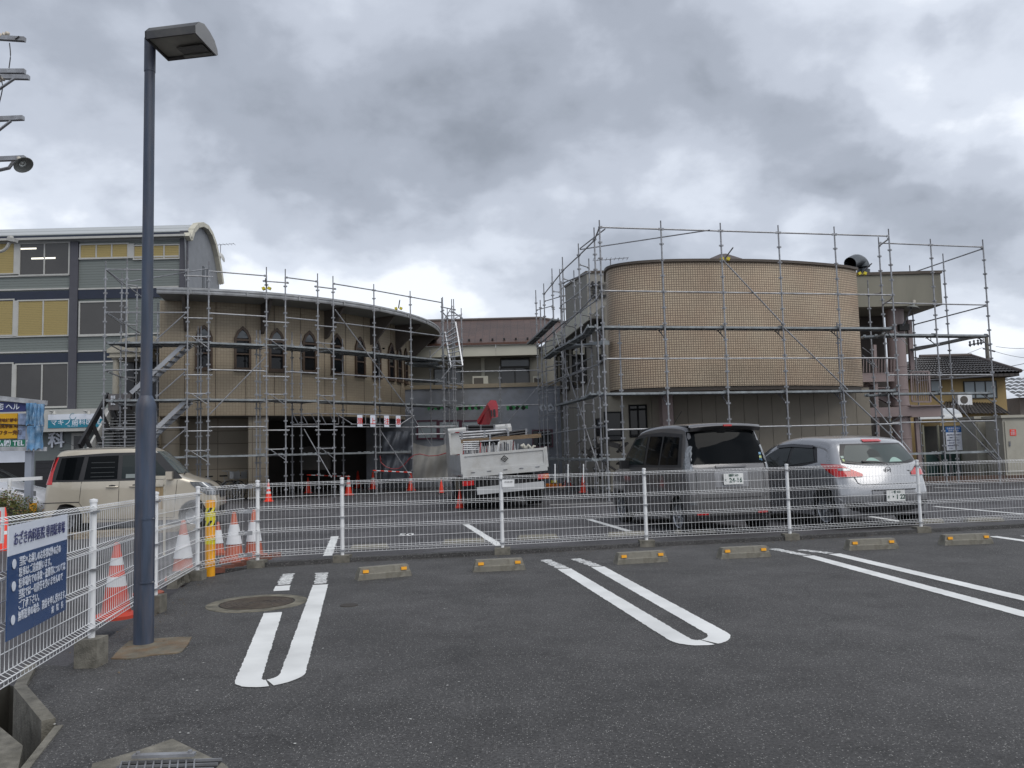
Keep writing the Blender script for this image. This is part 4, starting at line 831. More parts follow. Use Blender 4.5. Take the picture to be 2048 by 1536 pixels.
# low roof piece showing over the drum, duct
m = MB(); q0 = at(1435, 512, 30); m.add([at(1412, 520, 29), at(1440, 508, 30.5), at(1452, 507, 30.5), at(1500, 522, 29), at(1455, 522, 34)], [(0, 1, 2, 3), (1, 4, 2)]); m.build('roof_cap', mat('ridge_tile', (1, 1, 1)), t)
m = MB(); pts = [at(1726, 552, 29), at(1727, 535, 29), at(1722, 525, 29.0), at(1712, 521, 28.8), at(1700, 527, 28.5)]; m.path(smoothline(pts, 4), .22, 16, cap=False); dk = m.build('exhaust_duct', mat('duct_dark', (.055, .065, .075), .4, metal=.3), t, smooth=60)
# ground floor behind the open bay
GW = mat('ground_floor_cladding', (.25, .225, .185), .75, var=.08, scale=2)
gx0, gx1 = at(1350, 850, 27.2).x, at(1735, 850, 27.6).x
nn_ = 14
for i in range(nn_):
    m = MB(); a = gx0 + (gx1 - gx0) * i / nn_; b = gx0 + (gx1 - gx0) * (i + 1) / nn_; m.box(a + .006, b - .006, 27.3, 27.4, ZF, ZB - .005); m.build('cladding_panel', GW, t)
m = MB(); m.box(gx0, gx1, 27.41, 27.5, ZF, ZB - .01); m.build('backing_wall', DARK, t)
m = MB(); a = at(1326, 850, 26.4); m.box(a.x, a.x + .35, 26.4, 27.0, ZF, ZB - .01); m.build('pink_pier', mat('pink_pier', (.27, .21, .20), .7, var=.1), t)
a = at(1305, 850, 27.1); m = MB(); m.box(a.x, a.x + .30, 27.0, 27.3, ZF, ZB - .01); m.build('pier', GW, t)
m = MB(); xa, xb = at(1218, 850, 27.6).x, at(1310, 850, 27.6).x; m.box(xa, xb + .3, 27.6, 27.8, ZF, ZB - .01); m.build('entrance_wall', CREAM, t)
wnd(1262, 1290, 812, 872, 27.6, DARK, GLS, t, 1); wnd(1212, 1240, 826, 880, 27.6, DARK, GLS, t, 0)
# long side wing receding on the left, sign tower
NA, FA = Vector((3.18, 27.7, 0)), Vector((2.0, 38.2, 0)); dd = (FA - NA).normalized(); nrm = Vector((-dd.y, dd.x, 0)) * 1.0
if nrm.x > 0: nrm = -nrm
SW = mat('side_render', (.30, .285, .25), .85, var=.12, scale=.8, dirt=(.16, .145, .125), dscale=.8, damt=.6, stretch=(1, 1, .3))
zfa = 6.13
m = MB(); m.prism([NA + Vector((0, 0, ZF)), FA + Vector((0, 0, ZF)), FA + Vector((0, 0, zfa)), NA + Vector((0, 0, zfa))], -nrm * .3); m.build('side_wall', SW, t)
fo_ = nrm * .55
for i in range(4):
    a, b = NA.lerp(FA, i / 4 + .0015), NA.lerp(FA, (i + 1) / 4 - .0015); m = MB(); m.prism([a + fo_ + Vector((0, 0, zfa - .5)), b + fo_ + Vector((0, 0, zfa - .5)), b + fo_ + Vector((0, 0, zfa)), a + fo_ + Vector((0, 0, zfa))], -nrm * .06); m.build('fascia_panel', FCR, t)
m = MB(); m.prism([NA + fo_ * .98 + Vector((0, 0, zfa - .46)), FA + fo_ * .98 + Vector((0, 0, zfa - .46)), FA + Vector((0, 0, zfa - .46)), NA + Vector((0, 0, zfa - .46))], (0, 0, .03)); m.build('eave_soffit', SOFF, t)
def sidewin(f0, f1, z0, z1, div=1, nm='window'):
    a, b = NA.lerp(FA, f0), NA.lerp(FA, f1); e = .05; o = nrm * .01; f = MB()
    for (p, q, w0, w1) in ((a, b, z0 - e, z0), (a, b, z1, z1 + e)): f.prism([p + o + Vector((0, 0, w0)), q + o + Vector((0, 0, w0)), q + o + Vector((0, 0, w1)), p + o + Vector((0, 0, w1))], nrm * .05)
    for k in range(div + 2): p = a.lerp(b, k / (div + 1)); f.prism([p + o - dd * .03 + Vector((0, 0, z0)), p + o + dd * .03 + Vector((0, 0, z0)), p + o + dd * .03 + Vector((0, 0, z1)), p + o - dd * .03 + Vector((0, 0, z1))], nrm * .045)
    fo = f.build(nm, mat('dark_sash', (1, 1, 1)), t)
    for k in range(div + 1):
        p, q = a.lerp(b, (k + .04) / (div + 1)), a.lerp(b, (k + .96) / (div + 1)); g = MB(); g.prism([p + o + Vector((0, 0, z0)), q + o + Vector((0, 0, z0)), q + o + Vector((0, 0, z1)), p + o + Vector((0, 0, z1))], nrm * .015); g.build('pane', GLS, fo)
sidewin(.02, .10, 4.25, 5.7, 0); sidewin(.30, .56, 3.8, 5.5, 2); sidewin(.64, .92, 3.8, 5.5, 2); sidewin(.08, .16, 1.0, 2.3, 0)
m = MB(); tx0, tx1, ty = at(1175, 600, 30).x, at(1300, 600, 30).x, 30.0; zt_ = at(1190, 546, 30).z
bk = at(1130, 578, 32.6); SWT = mat('sign_tower_render', (.27, .26, .235), .85, var=.12, scale=1, dirt=(.14, .13, .12), dscale=1, damt=.5)
m.prism([(tx0, ty, zfa - .6), (tx1, ty, zfa - .6), (tx1, ty + 3, zfa - .6), (bk.x, bk.y, zfa - .6)], (0, 0, zt_ - zfa + .6)); m.build('sign_tower', SWT, t)
m = MB(); m.prism([(tx0 - .04, ty - .04, zt_ + .001), (tx1, ty - .04, zt_ + .001), (tx1, ty + 3, zt_ + .001), (bk.x - .04, bk.y, zt_ + .001)], (0, 0, .08)); m.build('coping', COP, t)
text('笠岡', .62, frame(at(1212, 581, ty - .06), (1, 0, 0)), mat('sign_black', (.01, .01, .012), .4), t, bold=.03, ext=.03, name='wall_lettering')
# concrete canopy block at the right, column, outside stair
CBK = mat('stained_render', (.225, .215, .175), .85, var=.12, scale=1, dirt=(.12, .115, .10), dscale=1.1, damt=.6, stretch=(1, 1, .25))
cy0, cy1 = 28.1, 30.6; cx0, cx1 = e0.x + .02, at(1883, 580, 28.1).x; cz0, cz1 = at(1800, 612, cy0).z, at(1800, 549, cy0).z
m = MB(); m.box(cx0, cx1, cy0, cy1, cz0, cz1 - .001); m.build('canopy_block', CBK, t); m = MB(); m.box(cx0, cx1 + .04, cy0 - .05, cy1, cz1, cz1 + .10); m.build('coping', COP, t)
PINK = mat('pink_grey_paint', (.285, .225, .22), .55, var=.1, scale=2, dirt=(.18, .14, .13), dscale=2, damt=.4)
q = at(1797, 760, 28.8); m = MB(); r = .30; z = ZF; segs = [ZF, 1.4, 2.55, 3.1, 3.9, cz0 - .01]
for a, b in zip(segs, segs[1:]): m.lathe([(r, a), (r, b - .05), (r + .012, b - .045), (r + .012, b - .005), (r, b)], 28, (q.x, q.y, 0))
m.build('round_column', PINK, t, smooth=35)
bwx0, bwx1 = e0.x + .02, at(1822, 760, 29.6).x
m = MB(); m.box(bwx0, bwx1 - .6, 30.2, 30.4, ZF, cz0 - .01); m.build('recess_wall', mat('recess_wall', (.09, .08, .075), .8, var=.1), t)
for k in range(7):
    m = MB(); x = bwx0 + .15 + k * .17; m.box(x, x + .06, 29.9, 30.0, ZF, cz0 - .02); m.build('louvre_bar', mat('louvre_grey', (.16, .15, .14), .6), t)
m = MB(); m.box(bwx1 - .32, bwx1 - .05, 29.4, 29.7, 4.4, cz0 - .01); m.build('hanging_wall', CBK, t)
ls = thing('escape_stair', 'pink grey steel escape stair with railings beside the round column on the right', 'stair', (bwx1, 28.8, ZF))
zz1, zz0 = at(1760, 746, 28.6).z, at(1760, 764, 28.6).z
m = MB(); m.box(bwx0 + .0, q.x - .3, 28.45, 28.55, zz0, zz1); m.build('landing_beam', PINK, ls)
y1_, y0_ = at(1850, 812, 28.6).z, at(1850, 833, 28.6).z
m = MB(); m.box(at(1725, 820, 28.5).x, at(1883, 820, 28.5).x, 28.40, 28.52, y0_ + .02, y1_ - .02); m.box(at(1820, 820, 28.4).x, at(1885, 820, 28.4).x, 28.3, 28.6, y1_ - .02, y1_ + .02); m.box(at(1820, 820, 28.4).x, at(1885, 820, 28.4).x, 28.3, 28.6, y0_ - .02, y0_ + .02); m.build('main_beam', PINK, ls)
a, b = at(1730, 770, 28.9), at(1822, 826, 28.9); m = MB(); m.bar(a, b, .12, .32); m.build('stringer', PINK, ls)
a, b = at(1748, 690, 28.6), at(1752, 760, 28.6); m = MB(); m.bar(a, at(1756, 900, 28.6), .10, .16, up=(0, 1, 0)); m.bar(at(1818, 640, 29), at(1824, 740, 29), .14, .14, up=(0, 1, 0)); m.bar(at(1832, 835, 28.6), at(1840, 940, 28.6), .12, .12, up=(0, 1, 0)); m.build('stanchion', PINK, ls)
m = MB(); A, B, C_, D_ = at(1822, 744, 28.6), at(1857, 743, 28.6), at(1861, 804, 28.6), at(1824, 803, 28.6)
m.bar(A, B, .05, .05); m.bar(D_, C_, .05, .05); m.bar(A, D_, .05, .05, up=(0, 1, 0)); m.bar(B, C_, .06, .06, up=(0, 1, 0))
for k in range(1, 8): m.bar(A.lerp(B, k / 8), D_.lerp(C_, k / 8), .022, .022, up=(0, 1, 0))
m.build('railing', PINK, ls)
m = MB(); A, B, C_, D_ = at(1727, 716, 28.4), at(1788, 716, 28.4), at(1788, 745, 28.4), at(1727, 745, 28.4); m.bar(A, B, .05, .05)
for k in range(0, 11): m.bar(A.lerp(B, k / 10), D_.lerp(C_, k / 10), .022, .022, up=(0, 1, 0))
m.build('railing', PINK, ls)
m = MB()
for k in range(9): f = k / 8; p = at(1730, 770, 28.7).lerp(at(1822, 826, 28.7), f); m.box(p.x - .02, p.x + .25, 28.55, 29.2, p.z + .12, p.z + .15)
m.build('tread', PINK, ls)
# lamp on the column
def dish_lamp(lab, p, r, tilt, par=None, arm=None):
    L = thing('floodlight', lab, 'lamp', p); Rm = Matrix.Translation(p) @ tilt
    m = MB(); m.lathe([(r * .12, r * .95), (r * .2, r * .8), (r * .24, r * .42), (r * .6, r * .3), (r * .92, r * .08), (r, 0), (r * .95, -.005), (r * .55, r * .22), (r * .1, r * .34)], 20); m.v = [tuple(Rm @ Vector(v)) for v in m.v]; m.build('shade', mat('dish_grey', (.22, .23, .22), .45, metal=.3), L, smooth=50)
    m = MB(); m.lathe([(0, .04), (r * .28, .06), (r * .36, r * .2), (r * .2, r * .34)], 14); m.v = [tuple(Rm @ Vector(v)) for v in m.v]; m.build('bulb', glassy('bulb_glass', (.55, .58, .56), .15), L, smooth=60)
    m = MB(); m.lathe([(0, r * 1.3), (r * .2, r * 1.25), (r * .26, r * .95), (r * .2, r * .62)], 12); m.v = [tuple(Rm @ Vector(v)) for v in m.v]; m.build('lamp_holder', mat('porcelain', (.45, .42, .36), .4), L, smooth=50)
    if arm: m = MB(); m.path(arm, .03, 8); m.build('arm', STEEL_D, L)
    return L
dish_lamp('dish shaped outdoor lamp on the round pink column of the right building', at(1826, 616, 28.0), .22, Matrix.Rotation(radians(12), 4, 'Y'), arm=[at(1826, 607, 28.1), at(1812, 640, 28.2), at(1803, 655, 28.4)])
m = MB(); p = at(1806, 655, 28.45); m.cbox(p, .35, .25, .22); o = m.build('lamp_bracket', BLACK, t)
# antennas
def antenna(lab, px, py, y1, Y, L=1.3):
    q0, q1 = at(px, y1, Y), at(px, py, Y); a_ = thing('roof_antenna', lab, 'antenna', q0); m = MB(); m.tube(q0, q1, .02, 6); m.build('mast', STEEL_D, a_)
    m = MB(); m.bar(q1 + Vector((-L / 2, 0, -.05)), q1 + Vector((L / 2, 0, .03)), .02, .02)
    for k in range(9): u = -L / 2 + L * k / 8; m.bar(q1 + Vector((u, -.25, 0)), q1 + Vector((u, .25, 0)), .012, .012)
    m.build('elements', STEEL_D, a_); return a_
antenna('thin antenna above the sign tower of the right building', 1221, 518, 546, 31); 
an = antenna('antenna with small dish beside the arched gable of the blue grey block', 441, 489, 570, 50, 1.7)
m = MB(); q = at(446, 514, 50); m.lathe([(.02, .05), (.18, .02), (.33, -.05)], 14, q, M=Matrix.Rotation(radians(70), 4, 'Y')); m.build('dish', TRIM, an)

# ---------------------------------------------------------------- houses and street things at the far right
def kawara(name, c, sx=.30, sy=.28):
    m = bpy.data.materials.new(name); m.use_nodes = True; nt = m.node_tree; n = nt.nodes; l = nt.links; b = n['Principled BSDF']; b.inputs['Roughness'].default_value = .45
    return tilemat(name + '_t', c, tuple(v * .75 for v in c), tuple(v * .25 for v in c), sx, sy, .035, 0, .2)
KW = kawara('dark_roof_tiles', (.05, .042, .038)); KW2 = kawara('grey_roof_tiles', (.20, .21, .22)); OCH = mat('ochre_render', (.30, .215, .095), .8, var=.1, scale=1); 
def ridged(m, p00, p01, p11, p10, nx, amp):     # roof slope with rolls: eave p00-p01, top p10-p11
    rows = []
    for j in range(2):
        r = []
        for i in range(nx * 4 + 1):
            u = i / (nx * 4); a = (Vector(p00).lerp(Vector(p01), u)); b = (Vector(p10).lerp(Vector(p11), u)); q = a.lerp(b, j); q = q + Vector((0, 0, amp * abs(sin(pi * nx * u)))); r.append(q)
        rows.append(r)
    m.grid(rows)
HY = 44.0
h = thing('ochre_house', 'two storey ochre house with dark tiled hip roofs behind the escape stair', 'house', at(1930, 850, HY))
hx0, hx1 = at(1800, 780, HY).x, at(2012, 780, HY).x; hz = at(1930, 750, HY).z
m = MB(); m.box(hx0, hx1, HY, HY + 9, ZF, hz); m.build('wall', OCH, h)
def hiproof(par, x0, x1, y0, y1, z0, z1, rx0_, rx1_, mt, n=26, nm='roof'):
    ym = (y0 + y1) / 2; m = MB(); C = 8
    for c in range(C):   # stepped courses
        f0, f1 = c / C, (c + 1) / C
        def ed(f): return (Vector((x0 + (rx0_ - x0) * f, y0 + (ym - y0) * f, z0 + (z1 - z0) * f)), Vector((x1 + (rx1_ - x1) * f, y0 + (ym - y0) * f, z0 + (z1 - z0) * f)))
        a, b = ed(f0); a2, b2 = ed(f1); ridged(m, a + Vector((0, 0, .05)), b + Vector((0, 0, .05)), b2, a2, n, .06)
    m.add([(x1, y0, z0), (x1, y1, z0), (rx1_, ym, z1)], [(0, 1, 2)]); m.add([(x0, y0, z0), (x0, y1, z0), (rx0_, ym, z1)], [(0, 1, 2)]); m.add([(x0, y1, z0), (x1, y1, z0), (rx1_, ym, z1), (rx0_, ym, z1)], [(0, 1, 2, 3)])
    m.box(x0 + .05, x1 - .05, y0 + .06, y1, z0 - .16, z0 - .01); m.build(nm, mt, par, uv=lambda co: (co.x, co.y * 1.1))
    m = MB(); m.path([(rx0_, ym, z1 + .08), (rx1_, ym, z1 + .08)], .11, 8); m.path([(rx1_, ym, z1 + .06), (x1, y0, z0 + .1)], .10, 8); m.build('ridge', mat('ridge_tile', (1, 1, 1)), par)
exx = at(2040, 752, HY - .8).x; ez = at(1950, 748, HY - .8).z; rz_ = at(1900, 713, HY + 4).z; hiproof(h, hx0 - 1.0, exx, HY - .9, HY + 9.6, ez, rz_, at(1840, 712, HY + 4.3).x, at(1944, 716, HY + 4.3).x, KW, 34)
lz = at(1950, 826, HY - 2.2).z; lz1 = at(1940, 803, HY).z; m = MB(); ridged(m, (at(1880, 826, HY - 2.2).x, HY - 2.2, lz), (at(2024, 826, HY - 2.2).x, HY - 2.2, lz - .1), (at(1990, 806, HY).x, HY, lz1 - .15), (at(1890, 803, HY).x, HY, lz1), 18, .06); m.build('lower_roof', KW, h, uv=lambda co: (co.x, co.y))
m = MB(); m.box(at(1880, 850, HY - 1.8).x, at(2018, 850, HY - 1.8).x, HY - 1.8, HY - .01, ZF, lz - .02); m.build('porch_wall', OCH, h)
wnd(1930, 1990, 763, 796, HY, mat('dark_sash', (1, 1, 1)), FROST, h, 2); wnd(1862, 1880, 762, 782, HY, mat('dark_sash', (1, 1, 1)), FROST, h, 0)
q = at(1927, 800, HY - .4); a_ = thing('air_conditioner', 'white air conditioner with round fan bracketed to the ochre house', 'air conditioner', q); m = MB(); m.cbox(q, .75, .3, .55); m.build('casing', WHITE, a_); m = MB(); m.lathe([(0, 0), (.2, 0), (.21, -.01)], 16, q + Vector((-.05, -.16, 0)), M=Matrix.Rotation(pi / 2, 4, 'X')); m.build('fan_grille', mat('grille_dark', (1, 1, 1)), a_)
h2 = thing('grey_roofed_house', 'house with a pale grey tiled roof at the right edge, beyond the ochre house', 'house', at(2100, 850, 50))
A = at(2016, 758, 50); m = MB(); m.box(A.x + .6, A.x + 10, 50, 58, ZF, at(2040, 795, 50).z); m.build('wall', mat('dusty_wall', (.22, .19, .17), .8), h2)
ez2 = at(2040, 797, 49).z; rz2 = at(2040, 757, 52).z; m = MB()
for c in range(6): f0, f1 = c / 6, (c + 1) / 6; ridged(m, (A.x, 49 + 3 * f0, ez2 + (rz2 - ez2) * f0 + .06), (A.x + 10, 49 + 3 * f0, ez2 + (rz2 - ez2) * f0 + .06), (A.x + 10, 49 + 3 * f1, ez2 + (rz2 - ez2) * f1), (A.x, 49 + 3 * f1, ez2 + (rz2 - ez2) * f1), 24, .07)
m.build('roof', KW2, h2, uv=lambda co: (co.x, co.y))
# lean-to with arched canopy, board, window
ln = thing('bus_shelter', 'glazed lean-to with a translucent curved canopy behind the right scaffold', 'shelter', at(1880, 940, 31))
m = MB(); rows = []
for i in range(7): a = pi * .5 * i / 6; rows.append([Vector((x, 30 + 1.2 * (1 - sin(a)) * 1.0, 2.35 + .5 * cos(a) * 1 + .0)) for x in (at(1835, 830, 30).x, at(1925, 830, 30).x)])
rows = [[Vector((x, 30 + .9 * (1 - cos(a_)), at(1870, 838, 30).z + .42 * sin(a_))) for x in (at(1835, 830, 30).x, at(1925, 830, 30).x)] for a_ in [pi / 2 * k / 6 for k in range(7)]]
m.grid(rows); m.build('canopy', mat('canopy_sheet', (.38, .40, .42), .3, var=.1), ln, smooth=60)
for px in (1846, 1876, 1920):
    m = MB(); a, b = at(px, 850, 30.1), at(px + 3, 950, 30.1); m.box(a.x - .03, a.x + .03, 30.1, 30.16, ZF, a.z); m.build('shelter_post', mat('shelter_post', (.20, .20, .15), .6), ln)
m = MB(); m.box(at(1846, 850, 31).x, at(1940, 850, 31).x, 31.0, 31.1, ZF, at(1870, 852, 31).z); m.build('back_wall', mat('shelter_dark', (.045, .045, .04), .7, var=.3), ln)
m = MB(); m.box(at(1846, 938, 30.2).x, at(1925, 938, 30.2).x, 30.2, 30.25, ZF + .1, at(1870, 908, 30.2).z); m.build('green_panel', mat('green_panel', (.02, .055, .05), .4), ln)
nb = thing('notice_board', 'white notice board with a blue heading standing behind the scaffold near the pale cabinets', 'sign', at(1910, 940, 29.5))
A, B = at(1894, 901, 29.5), at(1922, 853, 29.5); zc_ = A.z + (B.z - A.z) * .76
m = MB(); m.box(A.x, B.x, 29.5, 29.53, A.z, zc_); m.build('white_panel', SWH, nb); m = MB(); m.box(A.x, B.x, 29.5, 29.53, zc_ + .001, B.z); m.build('blue_heading', mat('heading_blue', (.01, .10, .33), .4), nb)
text('駐車場利用案内', .068, frame(((A.x + B.x) / 2, 29.495, zc_ + (B.z - zc_) * .68), (1, 0, 0)), SWH, nb); text('関係者専用', .075, frame(((A.x + B.x) / 2, 29.495, zc_ + (B.z - zc_) * .28), (1, 0, 0)), SWH, nb)
for k, s in enumerate(('●契約車以外の駐車は', '　ご遠慮ください', '●場内での事故等の', '　責任は負いません', '●無断駐車は通報', '　します')): text(s, .05, frame((A.x + .03, 29.495, zc_ - .09 - k * .095), (1, 0, 0)), NVI, nb, align='LEFT')
m = MB(); m.box(A.x + .1, A.x + .15, 29.54, 29.58, ZF, A.z + .2); m.box(B.x - .15, B.x - .1, 29.54, 29.58, ZF, A.z + .2); m.build('sign_legs', STEEL_D, nb)
# pale switch cabinets
BEI = mat('cabinet_beige', (.37, .355, .30), .55, var=.06, dirt=(.2, .18, .15), dscale=3, damt=.3)
def cabinet(lab, x0, x1, y0, Y, doors, redx=None, roof=True):
    A = at(x0, y0, Y); B = at(x1, y0, Y); c = thing('switch_cabinet', lab, 'cabinet', ((A.x + B.x) / 2, Y, ZF), 'beige switch cabinets at the right')
    m = MB(); m.box(A.x, B.x, Y, Y + 1.0, ZF + .15, A.z); m.build('housing', BEI, c); m = MB(); m.box(A.x - .08, B.x + .08, Y - .08, Y + 1.08, A.z + .001, A.z + .09); m.build('roof', BEI, c); m = MB(); m.box(A.x - .03, B.x + .03, Y - .03, Y + 1, ZF, ZF + .149); m.build('plinth', CONC, c)
    w = (B.x - A.x - .1) / doors
    for k in range(doors):
        m = MB(); m.box(A.x + .05 + w * k + .008, A.x + .05 + w * (k + 1) - .008, Y - .03, Y - .001, ZF + .3, A.z - .12); d = m.build('door', BEI, c); m = MB(); m.cbox((A.x + .05 + w * k + .12, Y - .04, 1.1), .05, .03, .16); m.build('handle', STEEL_D, d)
    return c
def redlabel(c, px, py, Y, s=.16):
    q = at(px, py, Y - .036); m = MB(); m.cbox(q, s * 1.1, .006, s * 1.1); r = m.build('warning_label', RED, c)
    for k in (-1, 0, 1): text(('危険' if k == 1 else '高電圧'), s * .28, frame(q + Vector((0, -.005, k * s * .3)), (1, 0, 0)), SWH, r)
c = cabinet('tall beige switch cabinet with a red warning label at the right edge', 2004, 2110, 836, 27.5, 2); redlabel(c, 2026, 865, 27.5, .19)
c = cabinet('grey beige switch cabinet behind the scaffold corner, left of the tall one', 1950, 2000, 838, 28.8, 1); redlabel(c, 1982, 872, 28.8, .15)
m = MB(); a, b = at(1870, 948, 28.6), at(2110, 938, 26.5); m.bar((a.x - 2.5, a.y, ZF + .06), (b.x + 4, b.y, ZF + .06), .3, .3); struct('far_kerb', m, mat('brick_kerb', (.11, .07, .055), .85, var=.3, scale=8))
# distant utility pole with insulators and the wires
up = thing('utility_pole', 'distant concrete utility pole with insulators behind the ochre house roof', 'utility pole', at(1974, 760, 75))
m = MB(); a = at(1972, 668, 75); m.tube((a.x, 75, ZF), a, .22, 10, .16); m.build('pole', CONC, up)
m = MB(); b = at(1940, 690, 75); m.bar(b, at(1972, 684, 75), .12, .12); m.bar(at(1966, 697, 75), at(1990, 703, 75), .12, .12); m.build('crossarm', STEEL_D, up)
for px, py in ((1940, 688), (1948, 686), (1956, 685), (1962, 684)): m = MB(); q = at(px, py, 75); m.lathe([(0, .3), (.12, .2), (.06, .1), (.14, -.1), (0, -.3)], 8, q); m.build('insulator', mat('insulator_dark', (.06, .06, .065), .4), up)
WIRE = mat('wire_black', (.02, .02, .02), .6)
for k, (x0, y0, Y0_, x1, y1, Y1_) in enumerate(((1992, 693, 75, 2120, 682, 60), (1975, 698, 75, 2120, 716, 60), (1900, 738, 60, 2120, 709, 45), (1960, 738, 60, 2120, 723, 45), (1848, 720, 75, 1965, 695, 75))):
    a, b = at(x0, y0, Y0_), at(x1, y1, Y1_); m = MB(); m.path([a.lerp(b, i / 8) - Vector((0, 0, .35 * sin(pi * i / 8))) for i in range(9)], .018, 5); o = m.build('overhead_wire', WIRE); tag(o, ('upper thin overhead wire right of the distant utility pole', 'second thin overhead wire right of the distant utility pole', 'third overhead wire, lying lower over the ochre house roof', 'lowest overhead wire over the ochre house roof', 'thin overhead wire left of the distant utility pole, behind the right scaffold')[k], 'wire', 'overhead wires at the right')
# near pole outside the left edge: crossarms, insulators, lamp
UPY = 14.0
up = thing('utility_pole', 'utility pole at the left edge of the picture, only its crossarms and lamp showing', 'utility pole', (at(-60, 700, UPY).x, UPY, ZF))
px_ = at(-62, 500, UPY).x; m = MB(); m.tube((px_, UPY, ZF), (px_, UPY, at(-60, 20, UPY).z), .17, 14, .12); m.build('pole', CONC, up)
for (x1, y1, s) in ((50, 79, -4), (50, 143, -1), (58, 155, -2), (47, 236, 1), (50, 316, 1)):
    a = at(x1, y1, UPY - .2); b = at(-140, y1 + s * 4 + 4, UPY - .2); m = MB(); m.bar(a, b, .075, .075); m.build('crossarm', STEEL, up)
m = MB(); m.bar(at(28, 158, UPY - .25), at(-40, 205, UPY - .25), .05, .02); m.build('strut', STEEL, up); m = MB(); m.bar(at(22, 242, UPY - .25), at(-40, 290, UPY - .25), .05, .02); m.build('strut', STEEL, up); m = MB(); m.path([at(28, 322, UPY), at(18, 336, UPY), at(0, 340, UPY), at(-40, 345, UPY)], .03, 6); m.build('strut', STEEL, up)
for px, py in ((8, 70), (-14, 66), (0, 160)):
    m = MB(); q = at(px, py, UPY - .2); m.lathe([(.0, -.10), (.05, -.10), (.05, -.04), (.028, -.02), (.05, .01), (.028, .03), (.045, .06), (.02, .1), (0, .1)], 12, q, M=Matrix.Rotation(radians(70), 4, 'Y')); m.build('insulator', mat('porcelain_white', (.5, .45, .38), .3), up, smooth=60)
for P_ in (((19, 86), (21, 110), (18, 136)), ((0, 150), (5, 175), (-3, 212)), ((30, 78), (34, 76), (38, 72))):
    m = MB(); m.path(smoothline([at(x, y, UPY - .25) for x, y in P_], 5), .009, 5); m.build('jumper_wire', WIRE, up)
dish_lamp('dish floodlight on the lowest crossarm of the pole at the left edge', at(47, 330, UPY - .4), .16, Matrix.Rotation(radians(-20), 4, 'X') @ Matrix.Rotation(radians(-38), 4, 'Y'))
dish = thing('swan_neck_lamp', 'small lamp on a curved arm at the left edge before the blue grey block', 'lamp', at(-10, 505, 16)); m = MB(); m.path(smoothline([at(-25, 500, 16), at(0, 503, 16), at(12, 497, 16), at(19, 485, 16)], 5), .03, 8); m.build('arm', TRIM, dish); m = MB(); q = at(25, 480, 16); m.cbox(q, .16, .12, .07, ry=.2); m.lathe([(0, .06), (.05, .05), (.06, 0)], 10, q + Vector((-.04, 0, .03))); m.build('lamp_head', TRIM, dish)
# ================================================================== SCAFFOLDS
POLES = {}
def pole_mesh(L, k0=0):
    key = round(L, 2)
    if key in POLES: return POLES[key]
    m = MB(); m.tube((0, 0, 0), (0, 0, L - .28), .0243, 8); m.mi = 1; m.tube((0, 0, L - .28), (0, 0, L), .018, 8); m.mi = 0
    z = .35
    while z < L - .25:
        m.lathe([(.026, -.03), (.034, -.03), (.034, .03), (.026, .03)], 8, (0, 0, z))
        for a in range(4): m.cbox((cos(a * pi / 2) * .045, sin(a * pi / 2) * .045, z + .005), .036 if a % 2 == 0 else .022, .022 if a % 2 == 0 else .036, .045)
        z += .45
    me = m.mesh('standard', [STEEL, STEEL_D], recalc=False); POLES[key] = me; return me
def standard(t, p, z0, z1):
    o = link('standard', pole_mesh(z1 - z0), t, False); o.parent = t; o.location = Vector((p.x, p.y, z0)) - t.location; return o
def rail(t, a, b, z, z2=None, nm='ledger', r=.0225):
    z2 = z if z2 is None else z2; m = MB(); A, B = Vector((a.x, a.y, z)), Vector((b.x, b.y, z2)); d = (B - A).normalized(); m.tube(A, B, r, 7)
    m.cbox(A + d * .05, .06, .05, .06); m.cbox(B - d * .05, .06, .05, .06); return m.build(nm, STEEL, t, recalc=False)
def brace(t, A, B, r=.019): m = MB(); m.tube(A, B, r, 6); return m.build('brace', STEEL, t, recalc=False)
DECKM = mat('deck_steel', (.26, .285, .30), .5, metal=.3, var=.2, scale=6, dirt=(.09, .08, .07), dscale=4, damt=.5)
def deck(t, a, b, z, w=.42, side=1, offs=.28):
    """steel plank between a and b, ribbed beneath; side: inward direction"""
    A, B = Vector((a.x, a.y, z)), Vector((b.x, b.y, z)); d = (B - A).normalized(); L = (B - A).length; n = Vector((-d.y, d.x, 0)) * side; c = A + n * offs
    M = Matrix((d, n, Vector((0, 0, 1)))).transposed().to_4x4(); M.translation = c
    m = MB(); m.box(.04, L - .04, -w / 2, w / 2, -.012, 0, M); 
    for s in (-1, 1): m.box(.04, L - .04, s * w / 2 - .012, s * w / 2 + .012, -.055, .003, M)
    k = 5
    for i in range(k): x = .06 + (L - .12) * i / (k - 1); m.box(x - .018, x + .018, -w / 2 + .012, w / 2 - .012, -.05, -.012, M)
    m.box(.04, L - .04, -.012, .012, -.045, -.012, M)
    for x in (.05, L - .05):
        for s in (-1, 1): m.box(x - .04, x + .04, s * w * .4 - .02, s * w * .4 + .02, -.03, .035, M)
    return m.build('deck_plank', DECKM, t, recalc=False)
def bracket(t, p, n, z, w=.5):
    m = MB(); a = Vector((p.x, p.y, z - .06)); m.bar(a, a + n * w, .03, .03); m.bar(a + Vector((0, 0, -.32)), a + n * w * .92, .022, .022); m.bar(a + n * w * .55, a + n * w * .55 + Vector((0, 0, -.14)), .02, .02); return m.build('deck_bracket', STEEL_D, t, recalc=False)
def jack(t, p, z0): m = MB(); m.cbox((p.x, p.y, z0 + .005), .13, .13, .01); m.tube((p.x, p.y, z0), (p.x, p.y, z0 + .2), .015, 6); m.lathe([(.03, .1), (.03, .13)], 8, (p.x, p.y, z0)); return m.build('base_jack', STEEL_D, t)
def pt(px, Y, py=700): return Vector((at(px, py, Y).x, Y, 0))
